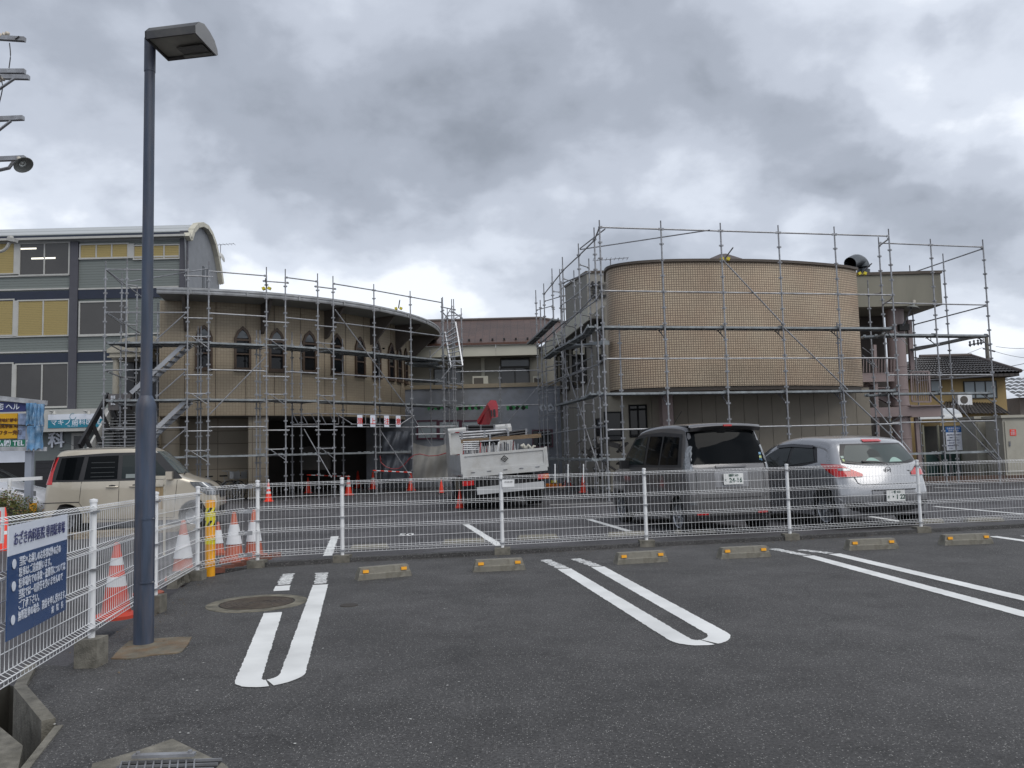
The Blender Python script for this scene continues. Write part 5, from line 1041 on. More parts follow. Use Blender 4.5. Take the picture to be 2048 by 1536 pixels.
# --- left scaffold around the rotunda
SL = thing('scaffold', 'left scaffold of galvanised tubes and steel decks wrapped round the curved tiled building', 'scaffold', (-9, 26, ZF))
LP_ = [('a', 209, 25.4, 522), ('b', 252, 25.5, 517), ('c', 375, 25.8, 520), ('d', 417, 26.0, 523), ('e', 533, 26.9, 534), ('f', 571, 27.2, 538), ('g', 636, 28.0, 547), ('h', 667, 28.4, 552), ('i', 749, 29.75, 568), ('j', 822, 31.2, 582), ('k', 887, 32.6, 594), ('l', 909, 33.2, 598)]
P = {}; TOP = {}
for nme, px, Y, py in LP_: P[nme] = pt(px, Y); TOP[nme] = at(px, py, Y).z
for k in P: standard(SL, P[k], ZF, TOP[k]); jack(SL, P[k], ZF)
LV = [1.37, 3.17, 4.98]
bays = ['bc', 'de', 'fg', 'hi', 'ij', 'jk']; links = ['cd', 'ef', 'gh', 'kl']
for ab in bays:
    a, b = P[ab[0]], P[ab[1]]
    for z in (LV[2] + 2.28, LV[2] + .92, LV[1] + .92, LV[0] + .90): rail(SL, a, b, z)
    for z in LV: deck(SL, a, b, z, side=1, offs=.26); deck(SL, a, b, z, side=1, offs=.74)
rail(SL, P['a'], P['b'], LV[2] + 2.28); rail(SL, P['a'], P['b'], LV[2] + .92); rail(SL, P['a'], P['b'], LV[1] + .92); rail(SL, P['a'], P['b'], LV[0] + .9)
for ab in links:
    a, b = P[ab[0]], P[ab[1]]; d = (b - a).normalized()
    for z in (LV[2] + 2.1, LV[2] + .75, LV[1] + .75, LV[0] + .78): rail(SL, a - d * .12, b + d * .12, z, nm='clamp_bar')
    for z in LV:
        rail(SL, a, b, z + .16, nm='link_ledger', r=.016); brace(SL, Vector((a.x + d.x * .15, a.y, z + .15)), Vector((b.x, b.y, z - .2)), .013); m = MB(); c = (a + b) / 2; n = Vector((-d.y, d.x, 0)); m.prism([Vector((a.x, a.y, z - .03)), Vector((b.x, b.y, z - .03)), Vector((c.x, c.y, z - .03)) + n * .85], (0, 0, .03)); m.build('corner_deck', DECKM, SL)
# inner row
inner = [(242, 27.6, 545, 'b'), (273, 28.0, 570, 'b'), (283, 26.6, 610, 'b'), (315, 26.5, 606, 'b'), (396, 26.9, 652, 'c'), (402, 26.7, 652, 'd'), (513, 27.3, 660, 'e'), (520, 27.6, 660, 'f'), (584, 28.5, 664, 'f'), (602, 28.7, 668, 'g'), (685, 29.7, 678, 'h'), (758, 31.1, 700, 'i'), (860, 33.6, 700, 'k')]
IN = []
for px, Y, py, k in inner: p = pt(px, Y); standard(SL, p, ZF, at(px, py, Y).z); IN.append(p)
for p, k in zip(IN[4:], 'cdeffghik'):
    q = P[k]
    for z in LV: rail(SL, q, p, z - .05, nm='transom', r=.018)
for z in LV[:2]:
    deck(SL, IN[0], IN[1], z, side=-1, offs=0)
# left return going back, long diagonals there
for z in (LV[2] + 2.28, LV[2] + .92, LV[2] - .0, LV[1] + .92, LV[1], LV[0] + .9): rail(SL, P['a'], IN[0], z, nm='return_ledger'); rail(SL, IN[0], IN[1], z - .0, nm='return_ledger')
deck(SL, P['a'], P['b'], LV[2], .4, 1, .3); deck(SL, P['a'], P['b'], LV[1], .4, 1, .3); deck(SL, IN[2], IN[3], LV[2], .4, 1, .1); deck(SL, P['b'], IN[2], LV[2], .45, 1, .2); deck(SL, P['b'], IN[2], LV[1], .45, 1, .2)
brace(SL, at(213, 540, 25.4), at(285, 595, 27)); brace(SL, at(252, 564, 25.5), at(418, 537, 26)); brace(SL, at(217, 628, 25.4), at(283, 668, 27)); brace(SL, at(217, 745, 25.4), at(283, 768, 27))
# diagonals on the front
for (x0, y0, Y0_, x1, y1, Y1_) in ((312, 680, 25.7, 370, 628, 25.8), (312, 795, 25.7, 370, 744, 25.8), (326, 897, 25.7, 372, 858, 25.8), (418, 830, 26.0, 531, 714, 26.6), (670, 619, 28.35, 812, 812, 30.9), (812, 812, 30.9, 862, 890, 31.5), (608, 858, 28, 663, 955, 28.2), (760, 860, 29.2, 822, 955, 29.8)): brace(SL, at(x0, y0, Y0_ - .06), at(x1, y1, Y1_ - .06))
# beam with hanging boards: lattice girder between h and j
zg0, zg1 = at(750, 829, 29.7).z, at(750, 849, 29.7).z; A = pt(670, 28.35); B = pt(826, 31.2)
m = MB(); m.tube(Vector((A.x, A.y, zg0)), Vector((B.x, B.y, zg0 - .02)), .022, 6); m.tube(Vector((A.x, A.y, zg1)).lerp(Vector((B.x, B.y, zg1)), .18), Vector((A.x, A.y, zg1)).lerp(Vector((B.x, B.y, zg1)), .82), .020, 6)
m.tube(Vector((A.x, A.y, zg0)), Vector((A.x, A.y, zg1)).lerp(Vector((B.x, B.y, zg1)), .2), .018, 6); m.tube(Vector((B.x, B.y, zg0)), Vector((A.x, A.y, zg1)).lerp(Vector((B.x, B.y, zg1)), .8), .018, 6)
for k in (.36, .5, .64): q = A.lerp(B, k); m.tube(Vector((q.x, q.y, zg0)), Vector((q.x, q.y, zg1)), .014, 6)
m.build('lattice_girder', STEEL, SL)
A2, B2 = pt(572, 27.0), pt(666, 27.7); m = MB(); m.tube(Vector((A2.x, A2.y + .8, zg0)), Vector((B2.x, B2.y + .8, zg0)), .02, 6); m.tube(Vector((A2.x, A2.y + .8, zg1)), Vector((B2.x, B2.y + .8, zg1)), .02, 6)
for k in range(6): q0, q1 = A2.lerp(B2, k / 5), A2.lerp(B2, min(1, (k + .6) / 5)); m.tube(Vector((q0.x, q0.y + .8, zg0)), Vector((q1.x, q1.y + .8, zg1)), .014, 6)
m.build('lattice_girder', STEEL_D, SL)
SGR = mat('sign_red', (.62, .03, .02), .5); Z3 = Vector((0, 0, 1)); ordn = ['leftmost, bearing 頭', 'second, bearing 上', 'third, bearing 注', 'rightmost, bearing 意']
dxy = (B - A).normalized()
for k, (px, chh) in enumerate(zip((713.5, 738.5, 763, 787), '頭上注意')):
    f = (px - 670) / (826 - 670); q = A.lerp(B, f + .02 * (f > .5)); n_ = Vector((dxy.y, -dxy.x, 0)); c = Vector((q.x, q.y, zg0 - .24)) + n_ * .04; s = thing('warning_board', 'white overhead caution board with a red character, ' + ordn[k], 'sign', c, 'white boards hanging on the scaffold girder')
    m = MB(); m.prism([c + dxy * u * .115 + Z3 * v * .21 for u, v in ((-1, -1), (1, -1), (1, 1), (-1, 1))], n_ * .012); m.build('board', SWH, s); text(chh, .25, frame(c + n_ * .018 - Z3 * .02, dxy), SGR, s, bold=.008)
# aluminium stair flights in the left scaffold
ALU = mat('aluminium', (.40, .41, .43), .35, metal=.5, var=.1)
def flight(t, a, b, w, n=9, nm='stair_flight', back=Vector((0, 1, 0))):
    m = MB(); m.bar(a, b, .03, .13); m.bar(a + back * w, b + back * w, .03, .13); d = b - a; h = Vector((d.x, d.y, 0)).normalized()
    for k in range(n): p = a.lerp(b, (k + .5) / n); m.add([*[p + h * u + back * v + Vector((0, 0, z)) for z in (-.015, .0) for v in (-.02, w + .02) for u in (-.11, .11)]], [(0, 2, 3, 1), (4, 5, 7, 6), (0, 1, 5, 4), (2, 6, 7, 3), (0, 4, 6, 2), (1, 3, 7, 5)])
    return m.build(nm, ALU, t)
flight(SL, at(262, 786, 25.9), at(371, 686, 26.1), .5, 10); flight(SL, at(318, 852, 25.9), at(371, 802, 26.1), .5, 5); flight(SL, at(268, 900, 25.9), at(318, 852, 25.9), .5, 5)
# stair tower at the right end
tw = [(885, 32.9, 596), (905, 33.0, 598), (896, 34.7, 616), (924, 34.6, 616)]
TWP = []
for px, Y, py in tw: p = pt(px, Y); standard(SL, p, ZF, at(px, py, Y).z - 0.003); TWP.append(p)
for z in (LV[2] + 2.0, LV[2] + .9, LV[2], LV[1] + .9, LV[1]):
    rail(SL, TWP[1], TWP[3], z, nm='tower_ledger'); rail(SL, TWP[0], TWP[2], z, nm='tower_ledger'); rail(SL, TWP[2], TWP[3], z + .1, nm='tower_ledger')
brace(SL, at(888, 640, 31), at(905, 612, 31)); brace(SL, at(905, 640, 31.5), at(924, 628, 33)); brace(SL, at(860, 715, 31.2), at(905, 672, 31.4)); brace(SL, at(884, 756, 31.3), at(910, 724, 31.4))
m = MB(); a0_, a1_, b0_, b1_ = at(890, 665, 33), at(902, 735, 31.8), at(911, 645, 33), at(925, 732, 31.8)
m.bar(a0_, a1_, .05, .1); m.bar(b0_, b1_, .05, .1)
for k in range(9): m.bar(a0_.lerp(a1_, (k + .5) / 9), b0_.lerp(b1_, (k + .5) / 9 + .05), .16, .03)
m.build('ladder_stair', ALU, SL)
# slatted decks seen from below near the tower
for k in range(3):
    deck(SL, pt(812 + k * 8, 32.4 + k * .5), pt(872 + k * 4, 33.0 + k * .5), LV[2] - .12, .4, 1, 0)
    deck(SL, pt(812 + k * 8, 33.2 + k * .4), pt(872 + k * 4, 33.8 + k * .4), LV[2] - .7, .4, 1, 0)
# --- middle scaffold line across the grey wall
SM = thing('scaffold', 'light middle scaffold of a few tubes across the grey primed wall', 'scaffold', (0, 33, ZF))
q1 = pt(1000, 33.4, 770); q0 = pt(912, 33.3, 770); q2 = pt(1083, 33.5, 770)
standard(SM, q1, ZF, at(1000, 733, 33.4).z)
for y in (742, 811): z = at(1000, y, 33.4).z; rail(SM, q0, q1, z); rail(SM, q1, q2, z)
brace(SM, at(1015, 845, 33.2), at(1084, 764, 33.2)); brace(SM, at(893, 811, 33.2), at(912, 824, 33.2)); rail(SM, pt(828, 31), pt(912, 31.6), at(870, 853, 31.3).z); rail(SM, pt(828, 31), pt(908, 31.6), at(870, 868, 31.3).z)
# --- right scaffold around the drum
SR = thing('scaffold', 'tall right scaffold of galvanised tubes, decks and diagonals in front of the brown mosaic drum', 'scaffold', (7, 23, ZF))
s0 = Vector((2.53, 22.4, 0)); st = Vector((1.765, .36, 0)); FR = [s0 + st * i for i in range(6)]
RV = [1.0, 2.79, 4.64]
tops = (440, 441, 446, 450, 453, 457)
for p, px, py in zip(FR, (1210, 1335, 1457, 1575, 1690, 1798), tops): standard(SR, p, ZF, at(px, py, p.y).z); jack(SR, p, ZF)
for i in range(5):
    a, b = FR[i], FR[i + 1]
    for z in (7.38, 5.6, 3.72, 1.78): rail(SR, a, b, z)
    for z in RV: deck(SR, a, b, z, .42, 1, .28)
ny = Vector((-st.y, st.x, 0)).normalized()
for i in range(6):
    for z in RV: bracket(SR, FR[i], ny, z)
BK = [(1240, 23.3, 648), (1677, 24.6, 645)]
for px, Y, py in BK: standard(SR, pt(px, Y), ZF, at(px, py, Y).z)
brace(SR, Vector((FR[2].x, FR[2].y - .04, 6.55)), Vector((FR[3].x, FR[3].y - .04, 4.68))); brace(SR, Vector((FR[3].x, FR[3].y - .04, 4.6)), Vector((FR[4].x + .1, FR[4].y - .04, 2.8))); brace(SR, Vector((FR[4].x, FR[4].y - .04, 2.75)), Vector((FR[5].x + .1, FR[5].y - .04, 1.0)))
brace(SR, at(1160, 499, 25.7), at(1420, 460, 23.0)); brace(SR, at(1160, 497, 25.75), at(1210, 458, 22.45))
# left return along the side wing
OUT = [(1190, 23.8, 455), (1158.5, 25.7, 487), (1126.5, 27.8, 514), (1105.5, 30.0, 537), (1089, 32.0, 567), (1073, 34.0, 580)]
OP = [s0] + [pt(px, Y, py + 60) for px, Y, py in OUT]
for p, (px, Y, py) in zip(OP[1:], OUT): standard(SR, p, ZF, at(px, py, Y).z)
INN = [(1179.5, 26.2, 517), (1149.5, 28.4, 541), (1121, 30.2, 538), (1124, 31.0, 562), (1108, 33.0, 600), (1082, 32.6, 600)]
IP = [pt(px, Y, py + 60) for px, Y, py in INN]
for p, (px, Y, py) in zip(IP, INN): standard(SR, p, ZF, at(px, py, Y).z)
for i in range(len(OP) - 1):
    for z in ((7.38,) if i < 5 else ()) + (5.6, 3.72, 1.9): rail(SR, OP[i], OP[i + 1], z, nm='return_ledger')
    for z in RV + [5.72]:
        if z > 5 and i < 3: continue
        if z == RV[1] and i > 2: continue
        if z == RV[2] and i > 3: continue
        deck(SR, OP[i + 1], OP[i], z, .25, -1, .3)
for i in range(3): rail(SR, IP[i], IP[i + 1], 6.6, nm='inner_ledger'); rail(SR, IP[i], IP[i + 1], 4.2, nm='inner_ledger')
for a, b in ((OP[2], IP[0]), (OP[3], IP[1]), (OP[4], IP[2]), (OP[5], IP[3]), (OP[6], IP[4])):
    for z in (7.1, 5.5, 4.5, 3.6, 2.7, .9): rail(SR, a, b, z, nm='transom', r=.018)
rail(SR, OP[3], IP[0], 6.95, nm='transom')
brace(SR, at(1110, 665, 30), at(1200, 945, 24.5)); brace(SR, at(1184, 745, 27), at(1160, 830, 27)); brace(SR, at(1126, 655, 27.8), at(1190, 590, 24)); brace(SR, at(1085, 770, 32), at(1175, 735, 26))
# bundled planks on the middle lift
m = MB()
for k in range(5): a, b = at(1132, 690 + k * 2, 27.5 + k * .06), at(1212, 688 - k * 1.5, 25.3 + k * .05); m.bar(a, b, .25, .045)
m.build('stacked_planks', DECKM, SR)
# right return and second front run
F2 = [pt(1762, 25.0, 560), pt(1866, 25.45, 560), pt(1971, 25.9, 560)]
for p, px, py in zip(F2, (1761, 1864, 1970), (474, 478, 479)): standard(SR, p, ZF, at(px, py, p.y).z)
B2_ = [pt(1740, 26.6, 640), pt(1892, 27.4, 600), pt(1821, 29.5, 560)]
for p, (px, py) in zip(B2_, ((1738, 560), (1891, 507), (1819, 531))): standard(SR, p, ZF, at(px, py, p.y).z)
for i in range(2):
    for y in (492, 610, 752, 846): z = at(1865, y - 2, 25.45).z; rail(SR, F2[i], F2[i + 1], z)
    for y in (668, 785, 905): z = at(1865, y, 25.45).z; deck(SR, F2[i], F2[i + 1], z, .42, 1, .28); bracket(SR, F2[i + 1], ny, z)
for y in (492, 610, 668, 785, 846): rail(SR, FR[5], F2[0], at(1800, y - 12, 24.4).z, at(1762, y, 25).z, nm='return_ledger')
for (y0, y1) in ((497, 547), (611, 650), (672, 695), (752, 762)):
    rail(SR, F2[2], B2_[2], at(1971, y0, 25.9).z, at(1821, y1, 29.5).z, nm='return_ledger')
rail(SR, B2_[0], F2[0], at(1740, 590, 26.6).z, at(1762, 586, 25).z); m = MB(); a, b = at(1826, 700, 29.0), at(1955, 672, 26); m.bar(a, b, .3, .06); m.build('deck_plank', DECKM, SR)
brace(SR, at(1860, 785, 25.3), at(1998, 922, 25.9)); brace(SR, at(1905, 795, 25.6), at(2003, 920, 25.9)); brace(SR, at(1738, 800, 25), at(1822, 903, 24.4))
for y in (668, 785): deck(SR, pt(1725, 25.8), pt(1790, 25.6), at(1750, y + 4, 25.7).z, .42, 1, 0)
for (x0, y0, x1, y1) in ((1725, 695, 1748, 712), (1732, 640 + 80, 1750, 735), (1786, 660, 1812, 678), (1725, 710, 1755, 735), (1793, 668, 1815, 690)): brace(SR, at(x0, y0, 26.2), at(x1, y1, 26.0), .014)
# yellow wall-tie pads
TIE = mat('tie_yellow', (.62, .52, .02), .5)
for S_, px, py, Y, lb in ((SL, 533, 577, 26.1, 0), (SL, 797, 617, 30.3, 0), (SR, 1450, 518, 24.3, 0), (SR, 1724, 547, 26.8, 0)):
    m = MB(); q = at(px, py, Y)
    for s in (-1, 1): m.cbox(q + Vector((s * .09, 0, 0)), .09, .12, .09, ry=s * .4)
    m.build('wall_tie_pad', TIE, S_); m = MB(); m.tube(q + Vector((.0, 0, .02)), q + Vector((.12, -.5, .22)), .02, 6); m.build('wall_tie', STEEL_D, S_)
# tube ends / clutter on a deck: work bench, dark bicycle-like machinery beneath the right wing
m = MB(); random.seed(3)
q = at(1235, 905, 26.5)
for k in range(26): a = Vector((q.x + random.uniform(-1.3, 1.0), 26.5 + random.uniform(-.4, .4), random.uniform(.2, 1.6))); m.bar(a, a + Vector((random.uniform(-.4, .4), random.uniform(-.2, .2), random.uniform(-.3, .3))), random.uniform(.03, .22), random.uniform(.03, .16))
tag(m.build('scrap_pile', mat('scrap_dark', (.05, .048, .046), .6, var=.5, scale=5)), 'dark heap of stacked building material under the right wing behind the scaffold', 'material pile', kind='stuff')
# ================================================================== VEHICLES
def chaikin(P, it=2, closed=False):
    for _ in range(it):
        Q = [P[0]]
        for a, b in zip(P, P[1:]): Q += [(a[0] * .75 + b[0] * .25, a[1] * .75 + b[1] * .25), (a[0] * .25 + b[0] * .75, a[1] * .25 + b[1] * .75)]
        P = Q + [P[-1]]
    return P
def carpaint(name, c, metal=.6, rough=.3):
    return mat(name, c, rough, metal=metal, var=.04, scale=2, coat=.8, dirt=tuple(v * .55 + .03 for v in c), dscale=2.2, damt=.18, rvar=.1)
TIRE = mat('tyre_rubber', (.012, .012, .013), .75, var=.2, scale=12); ALLOY = mat('wheel_alloy', (.38, .39, .41), .3, metal=.8, var=.1, scale=8); TRIMB = mat('black_trim', (.016, .016, .018), .4)
TGL = glassy('tinted_glass', (.004, .005, .006), .03, .28); LGL = glassy('clear_car_glass', (.012, .018, .018), .03, .35); TGL.node_tree.nodes['Principled BSDF'].inputs['IOR'].default_value = 1.25; REDL = mat('tail_red', (.45, .008, .008), .15, coat=.8, var=.15, scale=20); ORL = mat('tail_orange', (.60, .13, .01), .2, coat=.6); CLR = mat('lamp_clear', (.22, .23, .24), .1, metal=.5, coat=.9, var=.4, scale=25)
class Car:
    def __init__(s, upper, wheels, ra, zbot, Wd, tum, ztum, r=.09, crown=.10, taper=.06, xr=0):
        s.up = chaikin(upper, 2); s.wh = wheels; s.ra = ra; s.zb = zbot; s.Wd = Wd; s.tum = tum; s.zt = ztum; s.r = r; s.crown = crown; s.taper = taper
        x0, x1 = s.up[0][0], s.up[-1][0]; bot = []
        for xc, zc in sorted(wheels, reverse=True):
            h = sqrt(max(0, ra * ra - (zc - zbot) ** 2)); a0 = math.atan2(zbot - zc, h); n = 12
            bot += [(xc + h + .03, zbot)] + [(xc + ra * cos(a0 + (pi - 2 * a0) * i / n), zc + ra * sin(a0 + (pi - 2 * a0) * i / n)) for i in range(n + 1)] + [(xc - h - .03, zbot)]
        s.bot = bot; s.sil = s.up + bot; s.xmin = min(p[0] for p in s.up); s.xmax = max(p[0] for p in s.up)
        s.zm = .72 * 1.0
        # densify
        D = []
        for i, a in enumerate(s.sil):
            b = s.sil[(i + 1) % len(s.sil)]; L = math.dist(a, b); k = max(1, int(L / .09)); D += [(a[0] + (b[0] - a[0]) * j / k, a[1] + (b[1] - a[1]) * j / k) for j in range(k)]
        s.D = D
    def W(s, x, z):
        w = s.Wd / 2; f = (x - s.xmin) / (s.xmax - s.xmin); e = abs(2 * f - 1)
        w *= 1 - s.taper * e ** 4
        if z > s.zt: w -= s.tum * ((z - s.zt) / .6) ** 1.15
        if z < .45: w -= .02 * ((.45 - z) / .25) ** 2
        return w
    def xback(s, z):
        c = [(a, b) for a, b in zip(s.up, s.up[1:])]
        for a, b in c:
            if a[1] <= z <= b[1]: return a[0] + (b[0] - a[0]) * (z - a[1]) / max(1e-6, b[1] - a[1])
        return s.up[0][0]
    def xfront(s, z):
        for a, b in reversed(list(zip(s.up, s.up[1:]))):
            if b[1] <= z <= a[1]: return a[0] + (b[0] - a[0]) * (z - a[1]) / min(-1e-6, b[1] - a[1])
        return s.up[-1][0]
    def shell(s):
        D = s.D; n = len(D); cx = sum(p[0] for p in D) / n
        area = sum(D[i][0] * D[(i + 1) % n][1] - D[(i + 1) % n][0] * D[i][1] for i in range(n)); sg = 1 if area > 0 else -1
        N = []
        for i in range(n):
            a, b = D[i - 1], D[(i + 1) % n]; dx, dz = b[0] - a[0], b[1] - a[1]; L = math.hypot(dx, dz) or 1; N.append((-dz / L * sg, dx / L * sg))
        r = s.r; phis = [radians(q) for q in (0, 22, 45, 67, 90)]; rows = []
        us = [-1, -.75, -.5, -.25, 0, .25, .5, .75, 1]
        full = []
        for i, (x, z) in enumerate(D):
            w = s.W(x, z); cr = s.crown * (1 if (i < len(D) and z > s.zb + .05) else 0); nx, nz = N[i]; row = []
            arch = z < s.zb + .5 and any(abs(x - xc) < s.ra + .04 and math.hypot(x - xc, z - zc) < s.ra + .03 for xc, zc in s.wh) or z <= s.zb + .001
            rr = .012 if arch else r; cr = 0 if arch else s.crown * abs(nx) + .03 * abs(nz)
            w = s.W(x + nx * (rr + cr), z + nz * (rr + cr))
            ins = []
            for p in reversed(phis[1:]): ins.append((-(w - rr + rr * sin(p)), rr * (1 - cos(p))))
            for u in us: ins.append((u * (w - rr), 0))
            for p in phis[1:]: ins.append((w - rr + rr * sin(p), rr * (1 - cos(p))))
            for (y, d) in ins: dd_ = d + cr * (min(abs(y), w) / w) ** 2; row.append(Vector((x + nx * dd_, y, z + nz * dd_)))
            full.append(row)
        m = MB(); full.append(full[0]); m.grid(full)
        # sides
        K = 7
        for sd, idx in ((-1, 0), (1, -1)):
            rows = []
            for k in range(K + 1):
                f = k / K; row = []
                for i in range(n + 1):
                    e = full[i][idx]; mx_ = min(max(e.x, s.xmin + .45), s.xmax - .45); x = e.x + (mx_ - e.x) * f; z = e.z + (s.zm - e.z) * f
                    row.append(Vector((x, e.y if k == 0 else sd * s.W(x, z), z)))
                rows.append(row)
            m.grid(rows)
        return m
    def side(s, pts_top, pts_bot, side, off=.006, nu=12, nv=4):
        """ruled patch on the flank between two polylines (x,z)"""
        def ev(P, u):
            L = [0]
            for a, b in zip(P, P[1:]): L.append(L[-1] + math.dist(a, b))
            q = u * L[-1]
            for i in range(len(P) - 1):
                if q <= L[i + 1] + 1e-9: f = (q - L[i]) / max(1e-9, L[i + 1] - L[i]); return (P[i][0] + (P[i + 1][0] - P[i][0]) * f, P[i][1] + (P[i + 1][1] - P[i][1]) * f)
            return P[-1]
        rows = []
        for j in range(nv + 1):
            r = []
            for i in range(nu + 1):
                a, b = ev(pts_top, i / nu), ev(pts_bot, i / nu); x = a[0] + (b[0] - a[0]) * j / nv; z = a[1] + (b[1] - a[1]) * j / nv; r.append(Vector((x, side * (s.W(x, z) + off), z)))
            rows.append(r)
        m = MB(); m.grid(rows); return m
    def end(s, yl, zt, zb, back=True, off=.008, nu=12, nv=6):
        """patch on the rear (or front) face; yl=(y0,y1) or functions of v, zt/zb functions of u"""
        rows = []
        for j in range(nv + 1):
            v = j / nv; r = []
            for i in range(nu + 1):
                u = i / nu; y0, y1 = (yl(v) if callable(yl) else yl); y = y0 + (y1 - y0) * u; zz = (zt(u) if callable(zt) else zt); zq = (zb(u) if callable(zb) else zb); z = zz + (zq - zz) * v
                w = s.W((s.xback(z) + s.r + s.crown) if back else (s.xfront(z) - s.r - s.crown), z); xi = s.crown * (abs(y) / w) ** 2
                if abs(y) > w - s.r: t = min(1, (abs(y) - (w - s.r)) / s.r); xi += s.r * (1 - sqrt(max(0, 1 - t * t)))
                x = (s.xback(z) + xi - off) if back else (s.xfront(z) - xi + off); r.append(Vector((x, y, z)))
            rows.append(r)
        m = MB(); m.grid(rows); return m
class Mirror:
    def __init__(m, c): m.c = c; m.xmin, m.xmax, m.r, m.crown = c.xmin, c.xmax, c.r, c.crown
    def W(m, x, z): return m.c.W(m.xmin + m.xmax - x, z)
    def xback(m, z): return m.xmin + m.xmax - m.c.xfront(z)
def corner(car, z, s_, u, xs=.5, y1=.5, off=.010, front=False):
    if front:
        q = corner(Mirror(car), z, -s_, u, car.xmin + car.xmax - xs, y1, off); return Vector((car.xmin + car.xmax - q.x, -q.y, q.z))
    """point on the wrap-around from flank (u=0, x=xs) to rear face (u=1, |y|=y1) at height z"""
    xb = car.xback(z); r = car.r; w = car.W(xb + r + car.crown, z); xc = xb + car.crown + r
    P = []
    if xs > xc:
        P += [(xs, car.W(xs, z)), (xc, car.W(xc, z))]
    for k in range(0, 10): ph = radians(90 - 10 * k); y = w - r + r * sin(ph); P.append((xb + car.crown * (y / w) ** 2 + r * (1 - cos(ph)), y))
    y = w - r
    while y > y1 + .03: y -= .03; P.append((xb + car.crown * (y / w) ** 2, y))
    P.append((xb + car.crown * (y1 / w) ** 2, y1)); L = [0]
    for a, b in zip(P, P[1:]): L.append(L[-1] + math.dist(a, b))
    q = u * L[-1]
    for i in range(len(P) - 1):
        if q <= L[i + 1] + 1e-9:
            f = (q - L[i]) / max(1e-9, L[i + 1] - L[i]); x = P[i][0] + (P[i + 1][0] - P[i][0]) * f; y = P[i][1] + (P[i + 1][1] - P[i][1]) * f
            dx, dy = P[i + 1][0] - P[i][0], P[i + 1][1] - P[i][1]; d_ = math.hypot(dx, dy) or 1; return Vector((x + dy / d_ * off, s_ * (y - dx / d_ * off), z))
    return Vector((P[-1][0] - off, s_ * P[-1][1], z))
def corner_lamp(car, par, mt, s_, f, xs, y1, nm='tail_lamp', nu=22, nv=5, u0=0, u1=1, front=False, off=.010):
    m = MB(); rows = []
    for i in range(nu + 1):
        u = u0 + (u1 - u0) * i / nu; z0, z1 = f(u); rows.append([corner(car, z0 + (z1 - z0) * j / nv, s_, u, xs, y1, off, front) for j in range(nv + 1)])
    m.grid(rows); return m.build(nm, mt, par, False, smooth=80)
def wheel(par, xc, y, zc, r, side, spokes=10, mt=None, wd=.17):
    w = MB(); M = Matrix.Translation((xc, y, zc)) @ Matrix.Rotation(side * -pi / 2, 4, 'X')
    def LZ(mb, prof, n=28): k = len(mb.v); mb.lathe(prof, n); mb.v = mb.v[:k] + [tuple(M @ Vector(v)) for v in mb.v[k:]]
    LZ(w, [(r * .66, -wd), (r * .95, -wd), (r, -wd * .85), (r, -.03), (r * .96, 0), (r * .70, .004), (r * .66, -.015)]); o = w.build('tyre', TIRE, par, False, smooth=40)
    m = MB(); LZ(m, [(0, -.03), (r * .13, -.012), (r * .15, -.02)]); LZ(m, [(r * .67, .0), (r * .62, -.012), (r * .60, -.08), (r * .2, -.10)])
    for k in range(spokes):
        a = 2 * pi * k / spokes; p0, p1 = Vector((cos(a) * r * .1, sin(a) * r * .1, -.02)), Vector((cos(a) * r * .64, sin(a) * r * .64, -.012)); q = MB(); q.bar(p0, p1, .028, .016, up=(0, 0, 1)); m.add([M @ Vector(v) for v in q.v], q.f)
    m.build('rim', mt or ALLOY, o, False, smooth=30)
    return o
def seam(par, m, nm='door_seam'): return m.build(nm, TRIMB, par, False)
def ribbon(car, pts, side, w=.010, off=.003):
    m = MB(); P = []
    for i in range(len(pts) - 1):
        a, b = pts[i], pts[i + 1]; k = max(1, int(math.dist(a, b) / .12)); P += [(a[0] + (b[0] - a[0]) * j / k, a[1] + (b[1] - a[1]) * j / k) for j in range(k)]
    P.append(pts[-1]); m.path([Vector((x, side * (car.W(x, z) + off * 0), z)) for x, z in P], w / 2, 4); return m
# ---- grey kei van, seen from its rear left
def plate(par, car, y, z, l1, l2, kana, sgn=1, w=.33):
    x = car.xback(z) - .03; m = MB(); m.box(x - .012, x, y - w / 2, y + w / 2, z - .0825, z + .0825); pl = m.build('number_plate', mat('plate_white', (.70, .71, .70), .4), par, False); gi = mat('plate_green', (.01, .06, .04), .5)
    def tx(s, size, yy, zz, b=.02): 
        Mx = frame((x - .014, yy, zz), (0, -1, 0)); c = text(s, size, Mx, gi, None, bold=b, ext=.001); c.parent = pl
    tx(l1, .045, y, z + .052); tx(l2, .095, y - .035, z - .022, .03); tx(kana, .045, y + .135, z - .02)
    return pl
KX = [(.02, .24), (.0, .34), (.0, .62), (.02, .98), (.06, 1.10), (.16, 1.50), (.22, 1.62), (.34, 1.70), (.8, 1.735), (1.5, 1.735), (2.05, 1.69), (2.30, 1.60), (2.78, 1.12), (2.95, 1.04), (3.22, .98), (3.34, .84), (3.395, .62), (3.395, .34), (3.33, .22)]
kei = Car(KX, [(.45, .27), (2.85, .27)], .315, .20, 1.475, .13, .98, r=.07, crown=.06)
PG = carpaint('dark_grey_paint', (.15, .146, .147)); th = radians(17)
rw = G(1364, 1067, ZF); fw = G(1250, 1044, ZF); hd = Vector((fw.x - rw.x, fw.y - rw.y, 0)).normalized(); th = math.atan2(hd.y, hd.x); print('van heading', math.degrees(th), (fw - rw).length)
loc = rw - hd * .47 + Vector((hd.y, -hd.x, 0)) * (.70)
van = thing('kei_van', 'dark metallic grey boxy small van with tinted glass, parked facing away beyond the fence', 'van', loc, None, (0, 0, th))
van.scale = (1.045,) * 3
kei.shell().build('body', PG, van, False, smooth=35)
